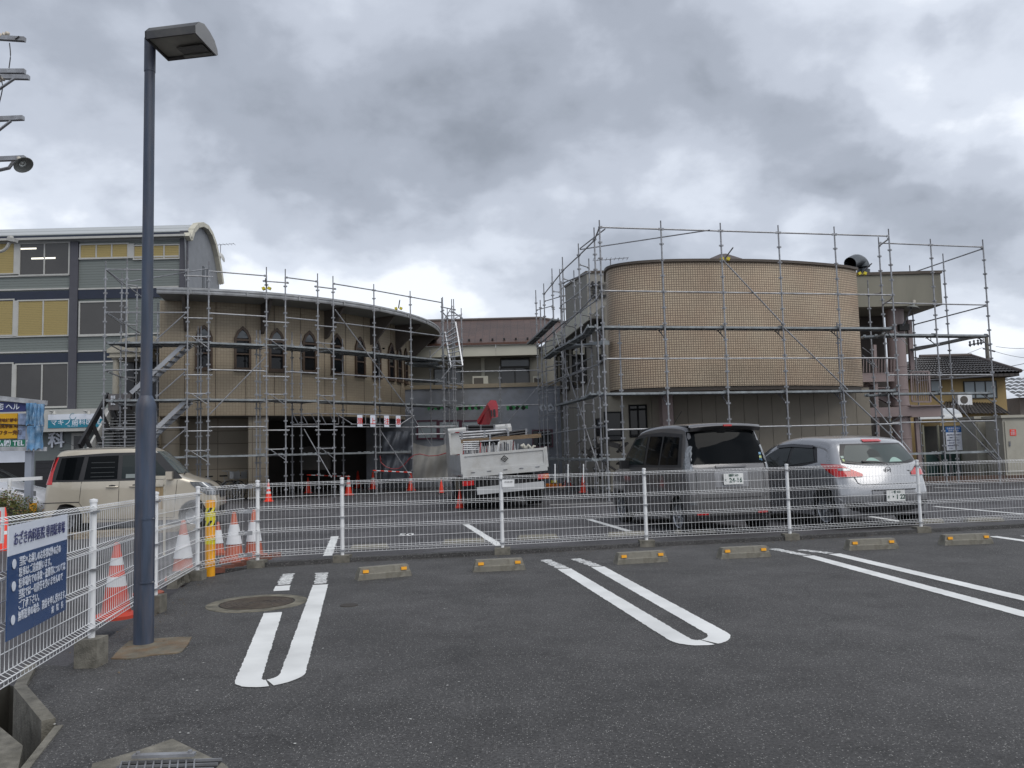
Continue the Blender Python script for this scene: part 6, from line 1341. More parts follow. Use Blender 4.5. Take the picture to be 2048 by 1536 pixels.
for s in (1, -1):
    for xc, zc in kei.wh: wheel(van, xc, s * (1.475 / 2 - .015), .27, .27, s, 7)
kei.side([(.42, 1.55), (1.2, 1.60), (2.0, 1.58), (2.28, 1.52)], [(.30, 1.03), (1.2, 1.02), (2.2, 1.02), (2.72, 1.02)], 1, .004).build('glass_band', TRIMB, van, False)
for tp, bt, nm in (([(.50, 1.50), (1.05, 1.53)], [(.42, 1.07), (1.05, 1.06)], 'quarter_window'), ([(1.12, 1.53), (1.62, 1.54)], [(1.12, 1.06), (1.62, 1.06)], 'rear_door_window'), ([(1.72, 1.54), (2.22, 1.50)], [(1.72, 1.06), (2.62, 1.06)], 'front_door_window')):
    for s in (1, -1): kei.side(tp, bt, s, .009).build(nm, TGL if nm != 'front_door_window' else LGL, van, False)
kei.side([(.42, 1.55), (1.2, 1.60), (2.0, 1.58), (2.28, 1.52)], [(.30, 1.03), (1.2, 1.02), (2.2, 1.02), (2.72, 1.02)], -1, .004).build('glass_band', TRIMB, van, False)
m = ribbon(kei, [(1.1, 1.01), (1.1, .5), (.98, .28), (1.7, .26), (1.7, 1.01)], 1); seam(van, m); seam(van, ribbon(kei, [(1.7, .27), (2.55, .27), (2.55, .5), (2.7, .9), (2.72, 1.0)], 1)); seam(van, ribbon(kei, [(.45, 1.0), (1.08, 1.0)], 1), 'slide_rail')
m = MB()
m.path([Vector((.35 + k * .2, kei.W(.35, 1.65) - .03 - .0 * k, 1.665 + .02 * sin(k * .35))) for k in range(10)], .018, 6); m.build('roof_rail', TRIMB, van, False)
kei.end(lambda v: (-.60 - .05 * v, .60 + .05 * v), 1.58, 1.08, nu=16, off=.014).build('rear_window', TGL, van, False, smooth=60)
sp = MB(); rows = []
for u in [k / 12 for k in range(13)]:
    y = -.60 + 1.2 * u; rows.append([Vector((.36, y, 1.715 - .03 * abs(2 * u - 1) ** 2)), Vector((.12 + .05 * abs(2 * u - 1) ** 3, y, 1.70 - .03 * abs(2 * u - 1) ** 2)), Vector((.09 + .05 * abs(2 * u - 1) ** 3, y, 1.665 - .03 * abs(2 * u - 1) ** 2)), Vector((.17, y, 1.60 - .02 * abs(2 * u - 1) ** 2)), Vector((.3, y, 1.6))])
sp.grid(rows); sp.build('rear_spoiler', PG, van, False, smooth=50)
m = MB(); m.box(.075, .10, -.07, .07, 1.655, 1.68); m.build('high_brake_light', REDL, van, False)
for s in (1, -1):
    corner_lamp(kei, van, CLR, s, lambda u: (1.36 - .5 * (u - .5) ** 2, .98), .24, .62)
    kei.end((s * .42, s * .60), .335, .305, off=.012, nu=4, nv=2).build('reflector', REDL, van, False)
    kei.end((s * .60, s * .70), .50, .46, off=.012, nu=4, nv=2).build('bumper_highlight', CLR, van, False)
kei.end((-.26, .26), 1.055, 1.015, off=.02, nv=3).build('garnish', mat('chrome', (.12, .12, .125), .25, metal=.6), van, False, smooth=60)
kei.end((-.28, .28), .96, .72, off=-.01 + .012, nu=8).build('plate_recess', mat('recess_silver', (.30, .30, .31), .35, metal=.6), van, False)
m = MB(); q = kei.end((-.5, .5), .56, .55, off=.01, nv=1); q.build('tailgate_seam', TRIMB, van, False)
for y in (-.58, .58): q = kei.end((y - .005, y + .005), 1.0, .56, off=.012, nu=1); q.build('tailgate_seam', TRIMB, van, False)
kei.end((-.66, .66), .29, .22, off=.004).build('lower_bumper', TRIMB, van, False)
plate(van, kei, 0.0, .84, '福岡 583', '24-16', 'え')
m = MB(); m.cbox((2.42, .80, 1.06), .10, .16, .15); m.build('door_mirror', TRIMB, van, False)
m = MB(); m.bar((.12, -.05, 1.10), (.13, .38, 1.14), .03, .03); m.bar((.11, -.02, 1.08), (.12, .06, 1.12), .06, .05); m.build('rear_wiper', TRIMB, van, False)
stk = ((1.22, (.15, .30, .45)), (1.165, (.45, .55, .25)), (1.12, (.12, .35, .62)))
for k, (z, c) in enumerate(stk): kei.end((-.575, -.535), z + .018, z - .018, off=.014, nu=2, nv=2).build('sticker', mat('sticker%s' % 'abc'[k], c, .5), van, False)
m = MB(); m.tube((1.6, .2, 1.73), (1.25, .2, 1.95), .004, 5); m.build('aerial', TRIMB, van, False)
# ---- silver hatchback
MX = [(.16, .26), (.06, .36), (.02, .52), (.05, .66), (.10, .80), (.16, .93), (.33, 1.20), (.46, 1.36), (.62, 1.425), (1.0, 1.462), (1.5, 1.475), (1.95, 1.455), (2.35, 1.36), (2.95, 1.0), (3.2, .90), (3.6, .80), (3.82, .66), (3.90, .48), (3.86, .30), (3.75, .20)]
hb_ = Car(MX, [(.62, .30), (3.11, .30)], .345, .19, 1.695, .24, .88, r=.14, crown=.16, taper=.10)
SIL = carpaint('silver_paint', (.36, .365, .38), .55, .28); rw = G(1655, 1057, ZF); th = radians(90 + 14.5); hd = Vector((cos(th), sin(th), 0)); loc = rw - hd * .64 + Vector((hd.y, -hd.x, 0)) * .84
hat = thing('hatchback', 'silver five door hatchback parked facing away beside the grey van', 'car', loc, None, (0, 0, th))
hat.scale = (1.05,) * 3
hb_.shell().build('body', SIL, hat, False, smooth=35)
for s in (1, -1):
    for xc, zc in hb_.wh: wheel(hat, xc, s * (1.695 / 2 - .035), .30, .30, s, 5)
    hb_.side([(.95, 1.33), (1.5, 1.37), (2.0, 1.36), (2.3, 1.27)], [(.80, 1.04), (1.3, .96), (2.0, .93), (2.85, .93)], s, .003).build('glass_band', TRIMB, hat, False)
    hb_.side([(1.02, 1.27), (1.55, 1.30)], [(.88, 1.055), (1.55, .985)], s, .008).build('rear_door_window', LGL, hat, False); hb_.side([(1.64, 1.30), (2.0, 1.30), (2.27, 1.22)], [(1.64, .975), (2.0, .965), (2.72, .965)], s, .008).build('front_door_window', LGL, hat, False)
    hb_.side([(1.0, 1.315), (1.6, 1.35), (2.05, 1.33)], [(1.0, 1.27), (1.6, 1.30), (2.05, 1.28)], s, .028).build('door_visor', glassy('visor_smoke', (.03, .03, .035), .15), hat, False)
    seam(hat, ribbon(hb_, [(1.60, .93), (1.58, .5), (1.66, .26), (2.7, .26), (2.78, .6), (2.8, .92)], s)); seam(hat, ribbon(hb_, [(.82, 1.0), (.98, .75), (1.1, .5), (1.2, .3), (1.6, .26)], s))
    corner_lamp(hb_, hat, REDL, s, lambda u: (1.02 - .03 * u - .13 * max(0, u - .6) / .4, 1.01 - .20 * min(1, u / .5) + .01 * max(0, u - .5)), .70, .44)
    corner_lamp(hb_, hat, CLR, s, lambda u: (.975 - .04 * u, .93 - .03 * u), .70, .46, 'indicator_lens', 8, 2, .55, .80, off=.016)
    m = MB(); m.cbox((2.55, s * .90, .99), .12, .17, .12); m.build('door_mirror', SIL, hat, False)
hb_.end(lambda v: (-.55 - .12 * sin(v * 1.5), .55 + .12 * sin(v * 1.5)), 1.325, lambda u: .985 + .05 * abs(2 * u - 1) ** 2, nu=18, off=.018).build('rear_window', TRIMB, hat, False, smooth=80)
hb_.end(lambda v: (-.49 - .13 * sin(v * 1.5), .49 + .13 * sin(v * 1.5)), 1.30, lambda u: 1.005 + .06 * abs(2 * u - 1) ** 2, nu=18, off=.023).build('rear_window_pane', glassy('rear_glass_grey', (.07, .085, .085), .12, .2), hat, False, smooth=80)
for y in (.20, -.22):
    hb_.end((y - .13, y + .13), lambda u: 1.10 - .07 * abs(2 * u - 1) ** 2, 1.03, off=.026, nu=8).build('seat_cushion_behind_glass', mat('cushion_mint', (.28, .40, .36), .8), hat, False)
hb_.end((.02, .22), lambda u: 1.24 - .05 * abs(2 * u - 1) ** 2, lambda u: 1.11, off=.0255, nu=8).build('headrest_behind_glass', mat('headrest_grey', (.05, .055, .055), .8), hat, False)
m = MB(); m.path([Vector((hb_.xback(1.0) - .02, -.05, 1.0)), Vector((hb_.xback(1.04) - .02, .15, 1.035)), Vector((hb_.xback(1.05) - .0, .38, 1.045))], .016, 6); m.build('rear_wiper', TRIMB, hat, False)
hb_.end((-.17, .17), 1.395, 1.355, off=.03, nu=6, nv=2).build('high_brake_light', REDL, hat, False)
q = MB(); xq = hb_.xback(.90) - .014; q.lathe([(.045, 0), (.052, .004), (.058, 0)], 20, M=Matrix.Rotation(-pi / 2, 4, 'Y'), c=(xq, 0, .90))
q.path([Vector((xq - .004, .045, .905)), Vector((xq - .004, .02, .915)), Vector((xq - .004, 0, .89)), Vector((xq - .004, -.02, .915)), Vector((xq - .004, -.045, .905))], .007, 5); q.build('round_emblem', mat('chrome', (1, 1, 1)), hat, False)
hb_.end((-.50, .50), .70, .69, off=.006, nv=1).build('tailgate_seam', TRIMB, hat, False)
for s in (-1, 1):
    m = MB(); m.path([Vector((hb_.xback(z) + hb_.crown * (y / .8) ** 2 - .006, s * y, z)) for y, z in ((.50, .695), (.545, .72), (.57, .80), (.585, .86))], .005, 4); m.build('tailgate_seam', TRIMB, hat, False)
hb_.end((-.42, .36), .595, .44, off=.008, nu=8).build('plate_recess', mat('recess_silver', (1, 1, 1)), hat, False); hb_.end((-.43, .37), .612, .596, off=.02, nu=8, nv=1).build('recess_shadow_lip', TRIMB, hat, False)
hb_.end((-.74, .74), lambda u: .36 + .06 * (abs(2 * u - 1) > .6), .26, off=.006).build('lower_bumper', TRIMB, hat, False)
plate(hat, hb_, .0, .515, '一宮 333', '・1 22', 'さ')
text('DEMIO', .035, frame((hb_.xback(.88) + .045, -.40, .88), (0, -1, 0)), mat('chrome', (1, 1, 1)), None, ext=.002).parent = hat
for z in (1.12, 1.07): hb_.end((.60, .645), z + .018, z - .018, off=.016, nu=2, nv=2).build('sticker', mat('stickerb', (1, 1, 1)) if z < 1.1 else mat('sticker_pale', (.4, .5, .45), .5), hat, False)
# ---- beige kei wagon seen from its right side
BG = carpaint('beige_paint', (.50, .455, .375), .35, .3); SX_ = [(.04, .24), (.0, .34), (.0, .60), (.03, .96), (.07, 1.10), (.15, 1.48), (.22, 1.62), (.34, 1.68), (.8, 1.71), (1.5, 1.715), (1.95, 1.70), (2.15, 1.64), (2.62, 1.13), (2.78, 1.06), (3.12, .96), (3.30, .82), (3.385, .62), (3.395, .40), (3.33, .22)]
wg = Car(SX_, [(.47, .27), (2.90, .27)], .32, .20, 1.475, .13, .98, r=.07, crown=.07)
th = radians(12); hd = Vector((cos(th), sin(th), 0)); nr_ = Vector((-sin(th), cos(th), 0)); rear = Vector((X_(80, 960, 16.4), 16.4, ZF)); loc = rear + nr_ * .72
wag = thing('kei_wagon', 'beige small tall wagon parked side on behind the lamp post, nose to the right', 'car', loc, None, (0, 0, th))
wg.shell().build('body', BG, wag, False, smooth=35)
for s in (1, -1):
    for xc, zc in wg.wh: wheel(wag, xc, s * (1.475 / 2 - .015), .27, .27, s, 9)
s = -1
wg.side([(.24, 1.53), (1.2, 1.585), (1.95, 1.585), (2.20, 1.56)], [(.17, 1.03), (1.2, 1.02), (2.1, 1.02), (2.66, 1.03)], s, .004).build('glass_band', TRIMB, wag, False)
for tp, bt, nm, g_ in (([(.36, 1.50), (.78, 1.52)], [(.28, 1.07), (.70, 1.06)], 'quarter_window', TGL), ([(.86, 1.52), (1.42, 1.53)], [(.80, 1.06), (1.42, 1.06)], 'rear_door_window', TGL), ([(1.50, 1.53), (1.98, 1.53)], [(1.50, 1.06), (2.12, 1.06)], 'front_door_window', LGL), ([(2.02, 1.50), (2.08, 1.47)], [(2.18, 1.06), (2.45, 1.06)], 'vent_window', LGL)):
    wg.side(tp, bt, s, .009).build(nm, g_, wag, False)
for z in (1.40, 1.30, 1.20, 1.12): wg.side([(.92, z), (1.36, z)], [(.92, z - .012), (1.36, z - .012)], s, .011, 4, 1).build('curtain_line', mat('curtain_grey', (.025, .03, .032), .7), wag, False)
wg.side([(1.58, 1.15), (1.82, 1.15)], [(1.58, 1.07), (1.82, 1.07)], s, .011, 3, 1).build('seat_label', mat('label_pale', (.20, .23, .23), .6), wag, False)
seam(wag, ribbon(wg, [(.76, 1.02), (.72, .6), (.80, .50), (.9, .28), (1.44, .25), (1.46, 1.01)], s)); seam(wag, ribbon(wg, [(1.46, .25), (2.5, .25), (2.52, .6), (2.56, 1.0)], s)); seam(wag, ribbon(wg, [(.05, .62), (.72, .62)], s, .018))
for x in (1.22, 1.66):
    m = MB(); m.path([Vector((x + u, s * (wg.W(x, .9) + .012 + .02 * sin(pi * (u / .22))), .90)) for u in (0, .04, .11, .18, .22)], .016, 8); h = m.build('door_handle', BG, wag, False, smooth=60)
    wg.side([(x + .05, .935), (x + .11, .945), (x + .17, .935)], [(x + .05, .88), (x + .17, .88)], s, .005, 4, 1).build('handle_recess', TRIMB, wag, False)
for q_s in (-1, 1): corner_lamp(wg, wag, REDL, q_s, lambda u: (1.52, .98), .22, .66)
m = ribbon(wg, [(.30, 1.66), (.9, 1.675), (1.6, 1.68), (2.0, 1.66)], s, .012); seam(wag, m, 'roof_seam')
# headlamp, grille, windscreen
for q_s in (-1, 1): corner_lamp(wg, wag, CLR, q_s, lambda u: (.965 - .05 * u, .95 - .27 * min(1, u * 2.2) ** .8), 2.80, .44, 'headlamp', front=True)
wg.end((-.42, .42), .80, .62, back=False, off=.012).build('grille', TRIMB, wag, False)
wg.end((-.5, .5), .45, .32, back=False, off=.01).build('lower_grille', TRIMB, wag, False)
rows = []
for j in range(7):
    z = 1.14 + (1.60 - 1.14) * j / 6; rows.append([Vector((wg.xfront(z) + .010 - .03 * (abs(y) / .6) ** 2 * 1.6, y, z)) for y in [(.68 - .09 * j / 6) * (k / 5 - 1) for k in range(11)]])
q = MB(); q.grid(rows); q.build('windscreen', glassy('windscreen', (.10, .125, .13), .05, .9), wag, False, smooth=80)
m = MB(); m.cbox((2.42, s * .80, 1.10), .12, .17, .16); m.build('door_mirror', BG, wag, False); m = MB(); m.path([Vector((2.66, s * .5, 1.12)), Vector((2.62, s * .1, 1.16))], .012, 5); m.build('wiper', TRIMB, wag, False)
m = MB(); m.tube((.55, -.2, 1.70), (.25, -.2, 1.86), .006, 5); m.build('aerial', TRIMB, wag, False)
# ---- white car at the left edge
WP = carpaint('white_car_paint', (.50, .51, .54), .1, .25); wc = Car(MX, [(.62, .30), (3.11, .30)], .33, .19, 1.68, .22, .88, r=.12, crown=.14, taper=.08)
th = radians(8); hd = Vector((cos(th), sin(th), 0)); Yw = 19.5; fr_ = Vector((X_(84, 980, Yw), Yw, ZF)); loc = fr_ - hd * 3.88 + Vector((-sin(th), cos(th), 0)) * .7
wcar = thing('white_car', 'white car at the left edge behind the bush, only its bonnet and windscreen showing', 'car', loc, None, (0, 0, th)); wc.shell().build('body', WP, wcar, False, smooth=35)
for s in (1, -1):
    for xc, zc in wc.wh: wheel(wcar, xc, s * .80, .30, .30, s, 7)
s = -1; wc.side([(.95, 1.33), (1.5, 1.37), (2.0, 1.36), (2.35, 1.27)], [(.80, 1.0), (1.3, .96), (2.0, .93), (2.95, .93)], s, .004).build('side_glass', TGL, wcar, False); seam(wcar, ribbon(wc, [(1.60, .93), (1.6, .26), (2.75, .26), (2.8, .92)], s))
rows = []
for j in range(7): z = 1.03 + (1.38 - 1.03) * j / 6; rows.append([Vector((wc.xfront(z) + .012 - .05 * (abs(y) / .6) ** 2, y, z)) for y in [(.70 - .12 * j / 6) * (k / 5 - 1) for k in range(11)]])
q = MB(); q.grid(rows); q.build('windscreen', TGL, wcar, False, smooth=80); q = MB(); rows = []
for k in range(6): v = k / 5; x = 3.35 + .42 * v; zt2 = .83 - .06 * v; zb2 = .80 - .16 * v; rows.append([Vector((x, s * (wc.W(x, z) + .01 - .05 * v), z)) for z in (zt2, zb2)])
q.grid(rows); q.build('headlamp', CLR, wcar, False)
# ---- crane truck
TW = mat('truck_white', (.47, .475, .47), .4, var=.06, scale=2, dirt=(.30, .28, .24), dscale=2.5, damt=.5, coat=.2); TG = mat('gate_shadow_grey', (.42, .43, .43), .5, var=.08, dirt=(.25, .23, .2), dscale=3, damt=.4)
th = radians(98.5); Yt = 20.3; A, B = at(929, 910, Yt), at(1098, 897, Yt + .3); hd = Vector((cos(th), sin(th), 0)); base = Vector(((A.x + B.x) / 2, (A.y + B.y) / 2, ZF)); wt = (A - B).length; print('truck width', wt)
trk = thing('crane_truck', 'white flatbed truck with a red folding crane, loaded with scaffold tubes', 'truck', base, None, (radians(-1.0), radians(0), th)); trk.rotation_euler = (radians(-3.4), 0, th)
hw = wt / 2; zg1, zg0 = 1.42, 1.00
def TB(nm, *b, mt=TW, par=None): m = MB(); m.box(*b); return m.build(nm, mt, par or trk, False)
tg = TB('tailgate', -.0, .04, -hw, hw, zg0, zg1); 
m = MB(); m.box(-.022, -.001, -hw, hw, zg1 - .05, zg1 + .01); m.box(-.022, -.001, -hw, hw, zg0, zg0 + .05); m.box(-.021, -.001, -hw, -hw + .07, zg0 + .05, zg1 - .05); m.box(-.021, -.001, hw - .07, hw, zg0 + .05, zg1 - .05); m.build('gate_rim', TW, trk, False)
for s in (-1, 1): m = MB(); m.box(.041, 4.2, s * hw - .02 * (s > 0) - 0.0, s * hw + .02 * (s < 0), zg0, zg1 - .01); m.build('side_gate', TG, trk, False); TB('corner_post', -.025, .07, s * hw - .03, s * hw + .03, zg0 - .05, zg1 + .03)
TB('bed', 0.05, 4.2, -hw + .03, hw - .03, zg0 - .12, zg0 - .001, mt=TG); TB('rear_sill', -.03, .05, -hw, hw, zg0 - .14, zg0 - .002)
for k in range(5): y = -hw + .25 + k * (2 * hw - .5) / 4; m = MB(); m.box(-.045, -.031, y - .05, y + .05, zg0 - .035, zg0 - .02); m.box(-.045, -.031, y + .1, y + .115, zg0 - .22, zg0 - .14); m.build('gate_hinge', STEEL_D, trk, False)
TB('bumper_bar', -.02, .1, -hw + .12, hw - .32, .42, .60, mt=mat('bumper_grey', (.42, .43, .44), .5, var=.08))
for s in (-1, 1):
    lt = TB('tail_lamp', .0, .06, s * (hw - .12) - .14, s * (hw - .12) + .14, .66, .78, mt=REDL); (s < 0) and TB('tail_lamp_amber', -.004, .05, s * (hw - .12) - .13 if s < 0 else hw - .10, s * (hw - .12) + .0 if s < 0 else hw + .0, .665, .775, mt=ORL)
    for xc in (.9, 3.9 + .6): wheel(trk, xc, s * (hw - .05), .36, .36, s, 6, ALLOY, .4)
TB('chassis', .1, 5.6, -.4, .4, .45, .80, mt=TRIMB); TB('underbody', .15, 4.0, -hw + .15, hw - .15, .30, .78, mt=DARK)
TB('toolbox', 1.5, 2.8, hw - .25, hw - .02, .45, .78, mt=mat('toolbox_rust', (.12, .10, .07), .7, var=.5, scale=8))
# cab
m = MB(); cabp = [(4.9, .6), (4.9, 2.10), (5.05, 2.22), (5.9, 2.22), (6.2, 2.1), (6.55, 1.35), (6.62, .5), (5.2, .5)]; m.prism([(x, hw - .08, z) for x, z in cabp], (0, -2 * hw + .16, 0)); m.build('cab', TW, trk, False); TB('cab_rear_window', 4.885, 4.899, -.55, .55, 1.6, 2.0, mt=TGL)
TB('head_guard', 4.22, 4.30, hw - .10, hw - .04, zg1, 2.14); TB('head_guard', 4.22, 4.30, -hw + .30, -hw + .36, zg1, 2.20); TB('head_guard_beam', 4.2, 4.28, -hw + .3, hw - .05, 2.08, 2.14, mt=TG); TB('head_guard_sheet', 4.3, 4.32, .35, hw - .08, zg1, 2.05)
# crane
CRD = mat('crane_red', (.30, .012, .022), .35, var=.12, scale=5, coat=.4, dirt=(.5, .12, .13), dscale=3, damt=.25)
m = MB(); m.cbox((4.55, .62, 1.4), .35, .36, 1.4); m.build('crane_base', CRD, trk, False)
def tl(px, py, x):      # truck-frame point for a picture position at truck depth x
    Yd = base.y + x * hd.y; w = at(px, py, Yd); Mi = (Matrix.Translation(trk.location) @ trk.rotation_euler.to_matrix().to_4x4()).inverted(); return Mi @ w
a, b = tl(970, 858, 4.5), tl(983, 812, 4.2); m = MB(); m.bar(tl(964, 862, 4.5), tl(981, 815, 4.2), .24, .24, up=(0, 1, 0)); m.bar(tl(960, 846, 4.5), tl(986, 806, 4.0), .16, .18, up=(0, 1, 0)); m.build('crane_boom', CRD, trk, False)
m = MB(); m.prism([tl(975, 808, 3.9), tl(982, 800, 3.9), tl(992, 801, 3.9), tl(996, 812, 3.9), tl(996, 834, 3.9), tl(984, 836, 3.9), tl(981, 820, 3.9)], (.3, 0, 0)); m.build('boom_head', CRD, trk, False)
m = MB(); c0 = tl(989, 826, 3.85); m.cbox(c0, .05, .06, .22); m.cbox(c0 + Vector((0, .09, 0)), .05, .03, .2); m.build('boom_slots', TRIMB, trk, False); m = MB(); m.tube(tl(996, 818, 3.9), tl(999, 818, 3.9), .04, 8); m.build('hook_pin', STEEL_D, trk, False)
# load: each bundle a thing of its own, resting on the bed
def wpt(px, py, x): return at(px, py, base.y + x * hd.y)
def bundle(nm, lab, a, b, n, r, mt, cat, rows=3, fl=True):
    T = thing(nm, lab, cat, (a + b) / 2, 'tube bundles on the truck bed'); d = (b - a).normalized(); u = Vector((-d.y, d.x, 0)).normalized()
    for k in range(n):
        i, j = k % rows, k // rows; o_ = Vector((0, 0, -i * r * 2.1)) + u * (j * r * 2.1 - .1); m = MB(); m.tube(a + o_ + d * random.uniform(-.04, .04), b + o_ + d * random.uniform(-.04, .04), r, 8); o = m.build('tube', mt, T)
        if fl:
            for f in (.02, .5, .98): c = MB(); q = a.lerp(b, f) + o_; c.cbox(q, .05, .07, .07); c.build('collar', STEEL, o)
    return T
bundle('tube_bundle', 'bundle of pale galvanised tubes lying across the top of the truck load, left side', wpt(921, 866, 1.2), wpt(1015, 860, 1.4), 12, .032, STEEL, 'tubes')
bundle('tube_bundle', 'short dark tube bundle on the truck load above the timber, right side', wpt(978, 871, 1.0), wpt(1053, 860, 1.1), 9, .03, mat('tube_black', (.025, .025, .028), .4, metal=.5), 'tubes')
bundle('tube_bundle', 'dark tube bundle highest on the truck load by the crane foot', wpt(934, 853, 2.6), wpt(990, 852, 2.6), 6, .04, mat('tube_black', (1, 1, 1)), 'tubes', 2)
TIMB = mat('weathered_timber', (.16, .11, .065), .8, var=.3, scale=6, stretch=(1, 1, 6))
m = MB(); m.bar(wpt(922, 883, .9), wpt(1082, 871, 1.0), .12, .10); o = m.build('timber_beam', TIMB); tag(o, 'long weathered timber beam laid across the truck load', 'timber')
cr = thing('tube_crate', 'crate of short upright clamps and tubes standing in the truck bed behind the tailgate', 'crate', wpt(970, 900, .8))
random.seed(5)
for k in range(34): f = k / 33; px = 926 + f * 108; m = MB(); c = wpt(px, 893, .7 + random.uniform(0, .6)); L = random.uniform(.10, .20); dx = random.uniform(-.04, .04); m.tube(c + Vector((0, 0, -L - .1)), c + Vector((dx, 0, L * random.uniform(.3, .9))), random.uniform(.012, .024), 6); m.build('clamp_tube', random.choice([STEEL, STEEL, STEEL_D, WHITE, mat('pinkish_tag', (.45, .12, .12), .6)]), cr)
m = MB()
for k in range(5): m.tube(wpt(926, 884 + k * 4, .6), wpt(958, 883 + k * 4, .7), .02, 6)
m.tube(wpt(960, 883, .6), wpt(1000, 880, .6), .02, 6); m.build('side_rail', STEEL, cr)
m = MB(); q = wpt(1056, 893, .8); pts = [q + Vector((-.17 + k * .045, .02 * sin(k), .05 * sin(k * 1.9) - k * .004)) for k in range(9)]; m.path(pts, .055, 8, .03); tag(m.build('canvas_roll', mat('canvas', (.36, .35, .31), .9, var=.2, bump=.5, bscale=20), None, smooth=60), 'crumpled pale canvas roll on top of the tailgate, right end of the truck load', 'canvas')
# emblem
ex = -.024; inkk = mat('ink_black', (.01, .01, .011), .5); m = MB(); cz_ = (zg0 + zg1) / 2 + .03
def dia(r, r2): return [Vector((ex, y * r, cz_ + z * r2)) for y, z in ((-1, 0), (0, 1), (1, 0), (0, -1))]
O, I = dia(.10, .085), dia(.074, .060)
for k in range(4): j = (k + 1) % 4; m.prism([O[k], O[j], I[j], I[k]], (-.003, 0, 0))
m.prism([Vector((ex, y, cz_ + z)) for y, z in ((-.010, 0), (0, .05), (.010, 0), (0, -.05))], (-.003, 0, 0))
for s in (-1, 1): m.prism([Vector((ex, s * y, cz_ + z)) for y, z in ((.018, .032), (.050, 0), (.018, -.032), (.026, 0))], (-.003, 0, 0))
m.build('diamond_emblem', inkk, trk, False); text('MIZOGUCHI', .03, frame((ex, 0, cz_ - .125), (0, -1, 0)), mat('ink_grey', (.18, .18, .18), .5), None, ext=.001, sp=1.2).parent = trk

# ================================================================== CONES
WB = mat('reflective_white', (.66, .67, .68), .35, var=.08)
def cone(p, h, lab, bands=(), style='round', grp='traffic cones', col=RED, light=False, base_black=False, sleeve=None):
    t = thing('traffic_cone', lab, 'traffic cone', p, grp); r = h * .19
    R_ = lambda f: r * (1 - f) + .022 * h / .7 * 1.2 * f
    m = MB(); m.lathe([(R_(0), .035), (R_(1), h - .01), (R_(1) * .6, h), (0, h)], 20, p); m.build('cone', col, t, smooth=50)
    m = MB(); bw = h * .27; m.cbox(p + Vector((0, 0, .018)), bw * 2, bw * 2, .036, rz=.3) if style == 'square' else m.lathe([(0, .0), (bw, 0), (bw, .025), (R_(0) * 1.02, .045), (0, .045)], 22, p); m.build('base', BLACK if base_black else col, t)
    for a, b in bands: m = MB(); m.lathe([(R_(a) + .003, h * a), (R_(b) + .003, h * b)], 20, p); m.build('reflective_band', WB, t, smooth=60)
    if light: m = MB(); m.lathe([(.018, h), (.02, h + .05), (.03, h + .06), (.03, h + .10), (0, h + .12)], 12, p); m.build('beacon', WHITE, t)
    if sleeve: a, b = sleeve; m = MB(); m.lathe([(R_(a) * 1.12 + .004, h * a), (R_(b) * 1.05 + .006, h * b)], 18, p); m.build('paper_sleeve', mat('paper_sleeve', (.60, .61, .63), .8, var=.06, scale=6), t, smooth=60)
    return t
GC = 'orange traffic cones on the neighbouring lot'
B3 = ((.22, .38), (.52, .66)); B4 = ((.18, .30), (.42, .54), (.66, .78))
def cq(px, py, top, lab, **k):
    p = G(px, py, ZF); h = (py - top) / F * p.y * 1.0; return cone(p, h, lab, grp=GC, **k)
cq(537, 1003, 966, 'white banded cone with a small beacon on top, in front of the tiled building column', bands=B4, light=True)
cq(616, 986, 955, 'plain red cone at the left end of the left striped bar', bands=())
cq(697, 990, 951, 'white banded cone at the right end of the left striped bar', bands=B4)
cq(716, 976, 942, 'thin dark red cone standing inside the dark bay opening', bands=())
cq(746, 978, 944, 'white banded cone at the left end of the right striped bar', bands=B3)
cq(822, 981, 944, 'white banded cone at the right end of the right striped bar', bands=B3)
cq(883, 988, 960, 'narrow plain cone on a black base left of the truck wheel', base_black=True)
cq(920, 1016, 979, 'plain bright orange cone nearest the fence, behind the left rear of the truck', base_black=False)
cq(1136, 972, 935, 'red cone with a thin pole right of the truck, left one of two', bands=((.1, .2),)); cq(1167, 985, 950, 'red cone with a thin pole right of the truck, right one of two')
cq(1994, 955, 918, 'dark red cone at the foot of the right scaffold beside the pale cabinet')
for (a, b, lb) in (((614, 950), (700, 953), 'red and white striped bar resting on two cones in front of the dark bay'), ((746, 941), (823, 945), 'red and white striped bar resting on two cones in front of the plastic sheets')):
    Y_ = G(697, 990, ZF).y; A, B = at(a[0], a[1], Y_ if a[0] < 700 else 27.5), at(b[0], b[1], Y_ - .2 if a[0] < 700 else 27.0); t = thing('cone_bar', lb, 'barrier bar', (A + B) / 2); n = 10
    for k in range(n): m = MB(); m.tube(A.lerp(B, k / n), A.lerp(B, (k + 1) / n), .017, 8); m.build('bar_segment', RED if k % 2 == 0 else WB, t)
# thin poles
for px in (1110, 1136, 1167):
    m = MB(); m.tube(at(px, 965, 18.5), at(px, 928, 18.5), .014, 6); o = m.build('thin_pole', WHITE); tag(o, 'thin white pole right of the truck, ' + {1110: 'rising behind the orange barrier', 1136: 'middle one of three', 1167: 'rightmost of three'}[px], 'pole', 'thin white poles right of the truck')
